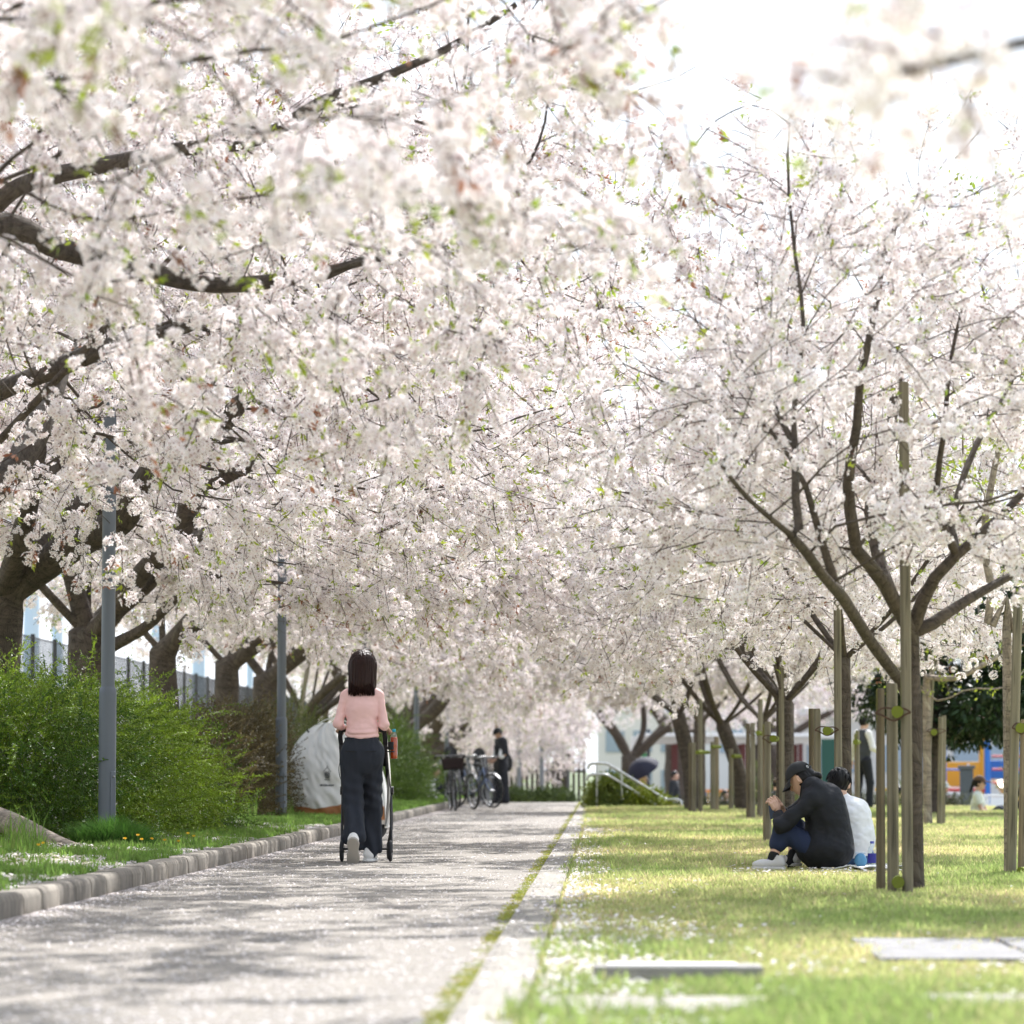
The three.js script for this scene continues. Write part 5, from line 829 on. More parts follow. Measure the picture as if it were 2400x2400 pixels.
  for (let k = 0; k < 150; k++) { const x = -0.098 + 0.196 * R(), zb = 0.128 - 3.6 * x * x - 0.012 + 0.02 * R() - 0.02, e = 0.06 * R() * R(); s.tube(spline([V(x * 0.98, 1.42, zb - 0.03), V(x, 1.385, zb - 0.012), V(x * 1.03 + 0.01 * (R() - 0.5), 1.345, zb - 0.005), V(x * 1.04 + 0.02 * (R() - 0.5), 1.295 + e, zb - 0.012 + 0.02 * (R() - 0.5))], 8), [0.004, 0.0045, 0.0045, 0.0045, 0.004, 0.004, 0.0035, 0.0025, 0.0012], 4, { cap: false }); }
  part('loose_strands', s.geo(), hairBrown, hair).userData.kind = 'stuff';
  const g = new Shape(); for (const q of [-1, 1]) { g.tube(spline([V(q * 0.068, 1.645, -0.105), V(q * 0.08, 1.66, -0.06), V(q * 0.082, 1.642, 0.0), V(q * 0.084, 1.61, 0.02)], 8), 0.0035, 6); g.tube(Array.from({ length: 17 }, (_, k) => V(q * 0.036 + 0.03 * Math.cos(k / 16 * 6.283), 1.652 + 0.02 * Math.sin(k / 16 * 6.283), -0.108)), 0.003, 5); } part('sunglasses', g.geo(), std(0.12, 0.06, 0.03, 0.25), root);
}
// --- the pram in front of her
{
  const t = thing('pram', 'black folding pram with grey wheels pushed by the woman in pink', 'pram', [WX - 0.004, 0, -WD - 0.27]), bl = std(0.016, 0.016, 0.018, 0.45), foam = std(0.02, 0.02, 0.022, 0.95), fab = cloth(0.02, 0.021, 0.024, 0.9), grey = std(0.12, 0.12, 0.125, 0.5), tyre = std(0.03, 0.03, 0.032, 0.85);
  for (const s of [-1, 1]) {
    const X = (l, r) => (s < 0 ? l : r);
    part('side_frame', new Shape().tube(spline([V(X(-0.183, 0.172), 0.9, -0.02), V(X(-0.178, 0.182), 0.72, -0.09), V(X(-0.178, 0.198), 0.5, -0.26), V(X(-0.172, 0.19), 0.25, -0.5), V(X(-0.11, 0.165), 0.13, -0.62)], 20), 0.0145, 10).geo(), bl, t);
    part('rear_leg', new Shape().tube([V(X(-0.182, 0.205), 0.56, -0.22), V(X(-0.176, 0.214), 0.3, -0.08), V(X(-0.17, 0.224), 0.1, 0.02)], 0.011, 10).geo(), bl, t);
    part('grip', new Shape().tube(spline([V(X(-0.18, 0.172), 0.93, -0.01), V(X(-0.186, 0.168), 1.0, 0.015), V(X(-0.175, 0.158), 1.035, 0.02), V(X(-0.13, 0.12), 1.045, 0.02)], 14), 0.0185, 12).geo(), foam, t);
    part('hinge', new THREE.CylinderGeometry(0.034, 0.034, 0.028, 20).rotateZ(Math.PI / 2).translate(X(-0.186, 0.212), 0.56, -0.21), bl, t);
    part('clamp', rbox(0.032, 0.05, 0.036, 0.008).translate(X(-0.182, 0.173), 0.91, -0.015), bl, t);
  }
  part('handle_bar', new Shape().tube([V(-0.13, 1.045, 0.02), V(0.12, 1.045, 0.02)], 0.017, 12).geo(), foam, t);
  part('rear_axle', new Shape().tube([V(-0.17, 0.1, 0.02), V(0.224, 0.1, 0.02)], 0.009, 8).geo(), bl, t);
  part('brake_pedal', rbox(0.1, 0.02, 0.045, 0.006).translate(0.1, 0.12, 0.04), bl, t);
  for (const [x, z, r] of [[-0.17, 0.02, 0.083], [0.216, 0.02, 0.083], [-0.115, -0.62, 0.075], [0.165, -0.62, 0.075]]) {
    const w = part('wheel', new THREE.CylinderGeometry(r * 0.72, r * 0.72, 0.022, 24).rotateZ(Math.PI / 2).translate(x, r + 0.002, z), grey, t);
    part('tyre', new THREE.TorusGeometry(r - 0.014, 0.0145, 12, 32).rotateY(Math.PI / 2).translate(x, r + 0.002, z), tyre, w);
    part('hub', new THREE.CylinderGeometry(0.014, 0.014, 0.036, 12).rotateZ(Math.PI / 2).translate(x, r + 0.002, z), bl, w);
  }
  const seat = wrinkle(only(blend(0.04, cap(V(0, 0.42, -0.2), V(0, 0.8, -0.12), 0.13), cap(V(0, 0.42, -0.2), V(0, 0.4, -0.45), 0.13)), (p) => Math.abs(p.x) - 0.15), 0.004, 20, 20, 20);
  part('seat', netMesh(seat, V(-0.2, 0.2, -0.65), V(0.2, 1.0, 0.1), 0.014), fab, t);
  const hood = new Shape(); for (let a = 0; a <= 10; a++) for (let b = 0; b <= 14; b++) { const q = a / 10 * 1.9 - 0.2, w = b / 14 * Math.PI; hood.v(-0.165 * Math.cos(w), 0.72 + (0.1 + 0.19 * Math.sin(w)) * Math.cos(q - 0.3), -0.16 - (0.1 + 0.19 * Math.sin(w)) * Math.sin(q)); } for (let a = 0; a < 10; a++) for (let b = 0; b < 14; b++) { const i = a * 15 + b; hood.i.push(i, i + 1, i + 15, i + 15, i + 1, i + 16); } part('hood', hood.geo(), cloth(0.02, 0.021, 0.024, 0.9), t);
  part('basket', netMesh(wrinkle(only(ell(V(0, 0.26, -0.25), V(0.17, 0.12, 0.26)), below(0.29)), 0.004, 15, 15, 15), V(-0.2, 0.1, -0.55), V(0.2, 0.32, 0.05), 0.014), fab, t);
  const h = part('cup_holder', new Shape().tube(Array.from({ length: 25 }, (_, k) => V(0.225 + 0.032 * Math.cos(k / 24 * 6.283), 0.87, 0.02 + 0.032 * Math.sin(k / 24 * 6.283))), 0.005, 6).geo(), bl, t); part('band', new THREE.CylinderGeometry(0.0325, 0.0325, 0.062, 24, 1, true).translate(0.225, 0.916, 0.02), fab, h); part('arm', rbox(0.03, 0.02, 0.02, 0.004).translate(0.19, 0.9, 0.012), bl, h);
  part('cable', new Shape().tube(spline([V(-0.19, 0.8, -0.05), V(-0.2, 0.74, -0.04), V(-0.197, 0.68, -0.08), V(-0.183, 0.63, -0.15)], 10), 0.003, 5).geo(), bl, t);
  // bottle in the holder
  const B = thing('tea_bottle', 'clear bottle of amber tea with a blue cap in the pram holder', 'bottle', [WX + 0.237, 0.812, -WD - 0.25]);
  const pet = phys(0.95, 0.97, 0.97, 0.06, { transmission: 0.9, side: THREE.DoubleSide });
  part('bottle_wall', lathe([[0.0262, 0.17], [0.0262, 0.174], [0.016, 0.205], [0.0125, 0.212], [0.0125, 0.222]], 28), pet, B);
  part('tea', lathe([[0.0, 0.0], [0.024, 0.001], [0.0285, 0.01], [0.0275, 0.03], [0.0285, 0.035], [0.0275, 0.09], [0.0285, 0.095], [0.0285, 0.155], [0.026, 0.172], [0.0, 0.172]], 24), phys(0.36, 0.05, 0.006, 0.12, { clearcoat: 0.6 }), B);
  part('cap', lathe([[0.0, 0.236], [0.013, 0.236], [0.0145, 0.233], [0.0148, 0.213], [0.0, 0.213]], 24), std(0.02, 0.42, 0.60, 0.4), B);
  // muslin cloths hanging at both sides
  const drape = (label, col, x, y0, y1, z0, z1, bow) => { const d = thing('muslin_cloth', label, 'cloth', [WX + 0.012, 0, -WD - 0.27]), s = new Shape(), N = 14, M = 26; for (let i = 0; i <= N; i++) for (let k = 0; k <= M; k++) { const u = i / N, w = k / M, y = lerp(y0, y1, w) - 0.025 * Math.sin(u * 9) * w; s.v(x + bow * Math.sin(w * 2.6) + 0.013 * Math.sin(u * 17 + w * 3) * (0.3 + w), y, lerp(z0, z1, u) + 0.01 * noise(u * 6, w * 6)); } for (let i = 0; i < N; i++) for (let k = 0; k < M; k++) { const a = i * (M + 1) + k, b = a + M + 1; s.i.push(a, a + 1, b, b, a + 1, b + 1); } part('sheet', s.geo(), cloth(...col, 0.95), d); const hm = new Shape(); hm.tube(Array.from({ length: N + 1 }, (_, i) => { const u = i / N; return V(x + bow * Math.sin(2.6) + 0.013 * Math.sin(u * 17 + 3) * 1.3, y1 - 0.025 * Math.sin(u * 9), lerp(z0, z1, u)); }), 0.004, 5); part('hem', hm.geo(), cloth(...col, 0.95), d); };
  drape('white cloth hanging over the right side of the pram', [0.74, 0.71, 0.66], 0.148, 0.98, 0.29, -0.06, -0.4, 0.026);
  drape('beige cloth hanging low on the left side of the pram', [0.56, 0.46, 0.38], -0.146, 0.64, 0.3, -0.06, -0.42, -0.02);
}
// --- the seated pair
const SD = 26.7, SP0 = at(1922, 2038, SD);
{
  const X = (zx) => (zx - 700) * 0.00122, Y = (zy) => (1000 - zy) * 0.00122, W = (zx, zy, z) => V(X(zx), Y(zy), z);
  const g0 = groundY(SP0.x, SD), blackJ = cloth(0.015, 0.016, 0.02, 0.75, { sheen: 0.05, specularIntensity: 0.5 }), jean = cloth(0.012, 0.022, 0.06, 0.85, { sheen: 0.1 });
  const J = { pelvis: W(745, 885, -0.05), waist: W(775, 770, -0.03), chest: W(735, 610, -0.03), neck: W(655, 505, -0.05), shL: W(650, 585, 0.1), shR: W(655, 590, -0.26), elL: W(470, 735, 0.13), elR: W(480, 720, -0.3), wrL: W(452, 665, -0.02), wrR: W(482, 648, -0.12),
    hipL: W(715, 905, 0.06), hipR: W(705, 905, -0.17), knL: W(478, 765, 0.02), knR: W(572, 755, -0.3), anL: W(412, 940, 0.06), anR: W(545, 925, -0.26) };
  const headP = W(590, 462, -0.08);
  const { root, headM } = person('woman in black cap and charcoal jacket sitting on the grass looking at a phone', [SP0.x, g0, -SD], 0, J, {
    head: { p: headP, ry: -Math.PI / 2 - 0.32, rx: 0.62, rz: 0.0 },
    hands: [{ w: J.wrL, dir: V(-0.35, 0.85, 0.05), palm: V(-0.5, 0.05, -0.85), side: -1, curl: [0.75, 0.8, 0.85, 0.9], thumb: 0.7 }, { w: J.wrR, dir: V(-0.55, 0.75, 0.25), palm: V(-0.6, -0.4, 0.7), side: 1, curl: [0.35, 0.8, 0.9, 1.0], thumb: 0.6 }],
    top: { name: 'jacket', mat: blackJ, ease: 0.02, armR: 0.92, pit: 0.05, sleeve: 0.93, wr: 0.004, fold: (p) => 0.006 * Math.sin((p.x * 0.8 + p.y * 0.45) * 42 + 4 * noise(p.x * 5, p.y * 5, p.z * 5)) * sstep(-0.2, 0.1, noise(p.x * 4, p.y * 3, p.z * 4 + 7)), k: 0.07, cell: 0.01, more: [ell(W(745, 700, -0.05), V(0.155, 0.27, 0.2), [0, 0, 0.12]), ell(W(735, 880, -0.05), V(0.215, 0.16, 0.24)), cap(W(660, 515, -0.15), W(665, 515, 0.04), 0.065)], cut: [above(0.012), (p) => -0.175 - (p.y - 0.02) * 0.02 - p.x - (p.y > 0.22 ? 1 : 0)] },
    bottom: { name: 'jeans', mat: jean, ease: 0.008, knee: 0.062, cuff: 0.056, length: 0.46, wr: 0.005, cell: 0.01 },
    shoes: [{ m: pose(W(398, 1000, 0.075), 0, -Math.PI / 2 - 0.05, 0, 0.94), mat: greyShoe, sole: greyShoe, lace: std(0.1, 0.12, 0.4, 0.8) }, { m: pose(W(512, 985, -0.27), 0, -Math.PI / 2 - 0.25, 0, 0.92), mat: greyShoe, sole: greyShoe, lace: std(0.1, 0.12, 0.4, 0.8) }],
  });
  for (const s of ['L', 'R']) part('sock', netMesh(cap(J['an' + s].clone().add(V(0.012, 0.03, 0)), J['an' + s].clone().add(V(-0.01, -0.05, 0)), 0.04, 0.043), ...bx(J['an' + s], 0.13), 0.009), cloth(0.012, 0.012, 0.014, 0.95), root);
  // collar, cap, hair, phone
  part('collar', netMesh(cut(cap(W(645, 505, -0.13), W(655, 505, 0.02), 0.075), cap(W(630, 480, -0.055), W(625, 400, -0.07), 0.06)), ...bx(W(650, 500, -0.05), 0.2), 0.009), blackJ, root);
  const hp = (f) => placed(f, headM);
  const hairF = blend(0.02, cut(ell(V(0, 0.0, -0.03), V(0.083, 0.098, 0.087)), ell(V(0, -0.03, 0.09), V(0.13, 0.14, 0.075)), ell(V(0.085, -0.01, 0.012), V(0.03, 0.035, 0.03)), ell(V(-0.085, -0.01, 0.012), V(0.03, 0.035, 0.03))), cap(V(0, -0.03, -0.09), V(0.02, -0.06, -0.125), 0.036, 0.03), cap(V(0.05, -0.03, -0.05), V(0.03, -0.1, -0.07), 0.035, 0.02));
  part('hair', netMesh(hp((p) => hairF(p) + 0.004 * noise(p.x * 90, p.y * 30, p.z * 40)), ...bx(headP, 0.24), 0.007), hairBlack, root);
  const capM = cloth(0.014, 0.014, 0.016, 0.85), crown = only(cut(ell(V(0, 0.035, -0.012), V(0.09, 0.098, 0.104)), ell(V(0, 0.03, -0.012), V(0.083, 0.09, 0.097)), ell(V(0, 0.05, -0.115), V(0.03, 0.022, 0.04))), (p) => 0.038 - p.y + (p.z < -0.02 ? (p.z + 0.02) * 0.25 : 0));
  const c = part('cap', netMesh(hp(crown), ...bx(headP, 0.2), 0.006), capM, root), b = new Shape(); for (let i = 0; i <= 8; i++) for (let k = 0; k <= 16; k++) { const w = (k / 16 - 0.5) * 2.2, rr = 0.088 + 0.08 * (i / 8) * Math.pow(Math.cos(w * 0.62), 0.8), z = Math.cos(w) * rr - 0.012 + 0.012 * i / 8; b.v(Math.sin(w) * Math.min(rr, 0.112), 0.045 - 0.0035 * i - 0.10 * Math.pow(Math.sin(w), 2) * (i / 8) * 0.25 - 0.012 * (i / 8), z); } for (let i = 0; i < 8; i++) for (let k = 0; k < 16; k++) { const a = i * 17 + k; b.i.push(a, a + 17, a + 1, a + 1, a + 17, a + 18); } const brim = b.geo(); brim.applyMatrix4(headM); part('brim', brim, cloth(0.014, 0.014, 0.016, 0.85), c);
  part('cap_strap', new Shape().tube(Array.from({ length: 9 }, (_, k) => V(0.032 - 0.064 * k / 8, 0.036, -0.118 + 0.006 * Math.abs(k - 4) / 4)), 0.007, 6).geo().applyMatrix4(headM), capM, c); part('strap_ring', new THREE.TorusGeometry(0.009, 0.0025, 6, 14).applyMatrix4(headM.clone().multiply(pose(V(0.04, 0.04, -0.107), 0, -0.4, 0))), std(0.6, 0.6, 0.6, 0.3, { metalness: 1 }), c);
  const ph = thing('phone', 'phone in a dark blue case held by the woman in the black cap', 'phone', [SP0.x + X(415), g0 + Y(636), -SD - 0.075]); ph.rotation.set(0.05, -1.15, 0.25); part('case', rbox(0.076, 0.15, 0.011, 0.006, 3), std(0.012, 0.03, 0.075, 0.5), ph); part('screen', rbox(0.07, 0.143, 0.002, 0.0009).translate(0, 0, -0.0062), std(0.02, 0.02, 0.025, 0.1), ph); part('camera_bump', rbox(0.03, 0.03, 0.003, 0.0014).translate(-0.016, 0.052, 0.0065), black, ph);
}
{
  // the boy beyond her, back turned
  const D = 27.3, p0 = at(1650 + 890 * 0.388, 2030, D), k = 0.388 / FPX * D, X = (zx) => (zx - 890) * k, Y = (zy) => (992 - zy) * k, W = (zx, zy, z) => V(X(zx), Y(zy), z), g0 = groundY(p0.x, D);
  const J = { pelvis: W(905, 890, 0), waist: W(905, 800, 0.05), chest: W(885, 690, 0.05), neck: W(843, 590, -0.01), shL: W(785, 652, 0.0), shR: W(938, 655, 0.0), elL: W(740, 760, -0.2), elR: W(975, 800, -0.12), wrL: W(760, 700, -0.42), wrR: W(930, 760, -0.36), hipL: W(850, 920, -0.02), hipR: W(950, 920, -0.02), knL: W(810, 780, -0.38), knR: W(930, 790, -0.36), anL: W(830, 930, -0.55), anR: W(900, 930, -0.55) };
  const hP = W(822, 490, -0.04);
  const { root, headM } = person('boy with short black hair in a white shirt sitting with his back turned', [p0.x, g0, -D], 0, J, {
    head: { p: hP, ry: Math.PI - 0.25, rx: 0.3, rz: 0.06 }, hands: [{ w: J.wrL, dir: V(0.3, 0, -1), palm: V(0, -1, 0), side: 1 }, { w: J.wrR, dir: V(-0.3, 0, -1), palm: V(0, -1, 0), side: -1 }],
    top: { name: 'shirt', mat: cloth(0.76, 0.76, 0.77, 0.9), ease: 0.022, sleeve: 0.9, wr: 0.007, k: 0.06, hem: 0.07, cell: 0.01, more: [ell(W(905, 800, 0.02), V(0.155, 0.2, 0.13)), ell(W(880, 680, 0.03), V(0.15, 0.12, 0.11), [0, 0, 0.15])] },
    bottom: { name: 'jeans', mat: cloth(0.06, 0.12, 0.24, 0.85), ease: 0.012, cell: 0.013, wr: 0.005 }, shoes: [{ m: pose(W(830, 992, -0.62), 0, Math.PI, 0), mat: white, sole: white }, { m: pose(W(905, 992, -0.62), 0, Math.PI, 0), mat: white, sole: white }],
  });
  part('collar', netMesh(cut(cap(W(846, 592, -0.012), W(842, 578, -0.016), 0.063, 0.058), cap(W(852, 610, -0.02), W(836, 520, -0.02), 0.05)), ...bx(W(845, 590, 0), 0.1), 0.006), cloth(0.02, 0.026, 0.08, 0.9), root);
  const hf = cut(ell(V(0, 0.022, -0.018), V(0.088, 0.1, 0.1)), ell(V(0, -0.055, 0.09), V(0.13, 0.11, 0.095)), ell(V(0.085, -0.02, 0.0), V(0.026, 0.036, 0.026)), ell(V(-0.085, -0.02, 0.0), V(0.026, 0.036, 0.026)), (p) => p.y + 0.085);
  const hair = part('hair', netMesh(placed((p) => hf(p) + 0.005 * noise(p.x * 70, p.y * 24, p.z * 45), headM), ...bx(hP, 0.17), 0.006), hairBlack, root), R = rng(3), s = new Shape();
  for (let q = 0; q < 240; q++) { const a = R() * 6.283, e = R() * 1.5, n = V(Math.cos(a) * Math.cos(e) * 0.088, 0.022 + Math.sin(e) * 0.1, -0.018 + Math.sin(a) * Math.cos(e) * 0.1); if (n.z > 0.05) continue; const d = V(n.x * 0.12, -0.032, (n.z + 0.018) * 0.08 - 0.002); s.tube([n, n.clone().add(d.clone().multiplyScalar(0.5)).addScaledVector(n, 0.03), n.clone().add(d).addScaledVector(n, 0.005)], [0.004, 0.0035, 0.001], 4, { cap: false }); }
  part('hair_tufts', s.geo().applyMatrix4(headM), hairBlack, hair).userData.kind = 'stuff';
  const mat_ = thing('picnic_sheet', 'pale picnic sheet under the seated pair', 'picnic sheet', [SP0.x + 0.42, groundY(SP0.x, SD) + 0.012, -SD - 0.25]), q = new Shape(); for (let i = 0; i <= 20; i++) for (let j = 0; j <= 20; j++) q.v(-0.42 + i * 0.034, 0.012 * noise(i * 0.7, j * 0.7) + 0.008, -0.5 + j * 0.045); for (let i = 0; i < 20; i++) for (let j = 0; j < 20; j++) { const a = i * 21 + j; q.i.push(a, a + 1, a + 21, a + 21, a + 1, a + 22); } part('sheet', q.geo(), std(0.6, 0.58, 0.55, 0.6, { side: THREE.DoubleSide }), mat_); part('edge_seam', new Shape().tube(Array.from({ length: 21 }, (_, i) => V(-0.42 + i * 0.034, 0.012 * noise(i * 0.7, 14) + 0.012, 0.405)), 0.004, 5).geo(), std(0.7, 0.69, 0.68, 0.6), mat_);
  const bt = thing('drink_bottle', 'small bottle with a dark blue label standing behind the nearest stakes', 'bottle', [at(2044, 2000, 26.6).x, groundY(2, 26.6), -26.6]); part('bottle_wall', lathe([[0.001, 0], [0.03, 0.001], [0.032, 0.01], [0.032, 0.14], [0.026, 0.165], [0.014, 0.185], [0.013, 0.2]], 20), phys(0.9, 0.94, 0.97, 0.06, { transmission: 0.9 }), bt); part('label', new THREE.CylinderGeometry(0.0328, 0.0328, 0.07, 20, 1, true).translate(0, 0.09, 0), std(0.03, 0.03, 0.3, 0.4), bt); part('cap', new THREE.CylinderGeometry(0.0145, 0.0145, 0.017, 16).translate(0, 0.205, 0), std(0.08, 0.1, 0.5, 0.4), bt);
  const ic = thing('blue_pouch', 'light blue drink pouch on the sheet behind the boy', 'pouch', [at(2017, 2015, 26.75).x, groundY(2, 26.7) + 0.02, -26.75]); part('pouch', netMesh(wrinkle(ell(V(0, 0.05, 0), V(0.045, 0.055, 0.022)), 0.003, 40, 40, 40), V(-0.07, -0.02, -0.05), V(0.07, 0.12, 0.05), 0.006), std(0.1, 0.3, 0.5, 0.35), ic); part('top_seam', rbox(0.075, 0.012, 0.006, 0.002).translate(0, 0.104, 0), std(0.5, 0.6, 0.7, 0.4), ic);
}

// ---------------------------------------------------------------- handrail, bicycles and the people farther off
{
  const steel = std(0.55, 0.56, 0.57, 0.28, { metalness: 0.9 }), D = 69, h = thing('handrail', 'double steel handrail stepping down to the right of the path', 'handrail', [0, 0, 0]);
  const P = (u, v, d = 0) => at(u, v, D + d), post = (u, v0, v1, d) => { const t = P(u, v0, d); part('post', new Shape().tube([V(t.x, groundY(t.x, D) - 0.15, t.z), t], 0.021, 12).geo(), steel, h); };
  const top = [P(1378, 1803), P(1380, 1794), P(1386, 1790), P(1421, 1790), P(1428, 1793), P(1556, 1871), P(1562, 1874), P(1588, 1874), P(1594, 1877), P(1597, 1886), P(1597, 1905)];
  const rail = (pts, o) => part('rail', new Shape().tube(spline(pts.map((p) => p.clone().add(V(0, 0, o))), 60), 0.026, 12).geo(), steel, h);
  rail(top, 0); rail([P(1376, 1829), P(1379, 1819), P(1386, 1816), P(1421, 1816), P(1428, 1819), P(1512, 1871), P(1540, 1888)], 0);
  rail([P(1378, 1803, 1.6), P(1382, 1793, 1.6), P(1390, 1790, 1.6), P(1424, 1791, 1.6), P(1432, 1796, 1.6), P(1560, 1872, 1.6)], 0);
  post(1399, 1790); post(1457, 1811); post(1399.5, 1790, 0, 1.6); post(1463, 1812, 0, 1.6);
  const st = thing('stone_step_wall', 'pale low side wall at the bottom of the handrail', 'low wall', [P(1590, 1890).x, -1.0, -71]); part('wall', rbox(0.35, 0.95, 1.6, 0.02), std(0.75, 0.74, 0.72, 0.8), st).position.y = 0.48; part('coping', rbox(0.4, 0.05, 1.65, 0.01), std(0.8, 0.79, 0.77, 0.8), st).position.y = 0.98;
}
// a town bicycle: origin between the wheels on the ground, front towards +z
function bicycle(label, pos, turn, { frame, basket = 1, child = 0, lean = 0.06, group = 'bicycles parked beside the path' }) {
  const t = thing('bicycle', label, 'bicycle', pos, turn, group), fm = std(...frame, 0.35, { metalness: 0.3 }), ch = std(0.30, 0.30, 0.31, 0.45, { metalness: 0.8 }), bk = black, R = 0.33; t.rotation.order = 'YXZ'; t.rotation.z = lean;
  const wheel = (z) => { const w = part('wheel', new THREE.TorusGeometry(R - 0.028, 0.012, 8, 40).rotateY(Math.PI / 2).translate(0, R, z), ch, t); part('tyre', new THREE.TorusGeometry(R - 0.012, 0.017, 8, 40).rotateY(Math.PI / 2).translate(0, R, z), bk, w); const s = new Shape(); for (let k = 0; k < 20; k++) { const a = k / 20 * 6.283; s.bar(V(k % 2 ? 0.025 : -0.025, R, z), V(0, R + Math.sin(a) * 0.3, z + Math.cos(a) * 0.3), 0.0016, 3); } s.add(new THREE.CylinderGeometry(0.022, 0.022, 0.08, 10).rotateZ(Math.PI / 2).translate(0, R, z)); part('spokes', s.geo(), ch, w);
    const f = new Shape(); for (let k = 0; k <= 14; k++) { const a = lerp(0.3, 3.3, k / 14) - (z > 0 ? 0.9 : 0.1); for (const x of [-0.024, 0.024]) f.v(x, R + Math.sin(a) * (R + 0.02), z - Math.cos(a) * (R + 0.02)); } for (let k = 0; k < 14; k++) { const i = k * 2; f.i.push(i, i + 2, i + 1, i + 1, i + 2, i + 3); } part('mudguard', f.geo(), std(0.16, 0.16, 0.17, 0.5, { metalness: 0.5, side: THREE.DoubleSide }), t); };
  wheel(0.54); wheel(-0.54);
  const s = new Shape(), bb = V(0, 0.27, -0.1), seatTop = V(0, 0.72, -0.26), headB = V(0, 0.58, 0.36), headT = V(0, 0.78, 0.3);
  s.tube([bb, seatTop], 0.016, 8).tube(spline([headB, V(0, 0.4, 0.2), bb], 8), 0.02, 8).tube(spline([headT, V(0, 0.5, 0.1), V(0, 0.42, -0.13)], 8), 0.014, 8).tube([headB.clone().add(V(0, -0.03, 0)), headT], 0.02, 8);
  for (const x of [-0.05, 0.05]) s.tube([V(x * 0.4, 0.27, -0.1), V(x, R, -0.54)], 0.009, 6).tube([V(x * 0.3, 0.66, -0.24), V(x, R, -0.54)], 0.008, 6).tube(spline([headB, V(x * 0.9, 0.5, 0.42), V(x, R, 0.54)], 6), 0.011, 6);
  part('frame', s.geo(), fm, t);
  part('handlebar', new Shape().tube([headT, V(0, 0.98, 0.25)], 0.013, 8).tube(spline([V(-0.27, 0.96, -0.02), V(-0.25, 1.0, 0.1), V(-0.1, 0.99, 0.24), V(0.1, 0.99, 0.24), V(0.25, 1.0, 0.1), V(0.27, 0.96, -0.02)], 20), 0.011, 8).geo(), ch, t);
  for (const x of [-1, 1]) part('grip', new Shape().tube([V(x * 0.272, 0.955, -0.04), V(x * 0.262, 0.99, 0.07)], 0.017, 8).geo(), bk, t);
  part('saddle', netMesh(blend(0.05, cap(V(0, 0.84, -0.33), V(0, 0.84, -0.2), 0.04, 0.03), ell(V(0, 0.84, -0.36), V(0.095, 0.04, 0.08))), V(-0.13, 0.76, -0.48), V(0.13, 0.92, -0.12), 0.014), bk, t); part('seat_post', new Shape().tube([seatTop, V(0, 0.82, -0.3)], 0.013, 8).geo(), ch, t);
  part('crank', new Shape().add(new THREE.CylinderGeometry(0.09, 0.09, 0.012, 20).rotateZ(Math.PI / 2).translate(0.05, 0.27, -0.1)).tube([V(0.07, 0.27, -0.1), V(0.07, 0.13, -0.02)], 0.008, 6).tube([V(-0.06, 0.27, -0.1), V(-0.06, 0.41, -0.18)], 0.008, 6).box(0.11, 0.13, -0.02, 0.08, 0.02, 0.06).box(-0.1, 0.41, -0.18, 0.08, 0.02, 0.06).geo(), bk, t);
  part('kickstand', new Shape().tube([V(-0.08, 0.33, -0.54), V(-0.13, 0.02, -0.58), V(0.13, 0.02, -0.58), V(0.08, 0.33, -0.54)], 0.008, 6).geo(), ch, t);
  part('front_lamp', new THREE.CylinderGeometry(0.03, 0.02, 0.06, 12).rotateX(Math.PI / 2).translate(0.06, 0.66, 0.56), ch, t);
  if (basket) { const b = new Shape(), z0 = 0.42, w = 0.2, hh = 0.24, y = 0.74; for (let k = 0; k <= 9; k++) { const q = k / 9; for (const [x0, x1] of [[-w * 0.85, -w], [w * 0.85, w]]) b.bar(V(x0, y, z0 + 0.03 + q * 0.2), V(x1, y + hh, z0 + q * 0.27), 0.004, 4); for (const [a, c] of [[0.03, 0], [0.23, 0.27]]) b.bar(V(lerp(-w * 0.85, w * 0.85, q), y, z0 + a), V(lerp(-w, w, q), y + hh, z0 + c), 0.004, 4); } for (let k = 0; k <= 6; k++) { const q = k / 6, W = lerp(w * 0.85, w, q), Y = y + q * hh, A = z0 + lerp(0.03, 0, q), B = z0 + lerp(0.23, 0.27, q); b.bar(V(-W, Y, A), V(W, Y, A), 0.006, 4).bar(V(-W, Y, B), V(W, Y, B), 0.006, 4).bar(V(-W, Y, A), V(-W, Y, B), 0.006, 4).bar(V(W, Y, A), V(W, Y, B), 0.006, 4); } b.box(0, y, z0 + 0.13, w * 1.7, 0.006, 0.2); part('basket', b.geo(), std(0.03, 0.026, 0.024, 0.7), t); if (basket > 1) part('basket_liner', rbox(0.36, 0.2, 0.2, 0.03).translate(0, 0.85, 0.55), std(0.06, 0.03, 0.035, 0.9), t); }
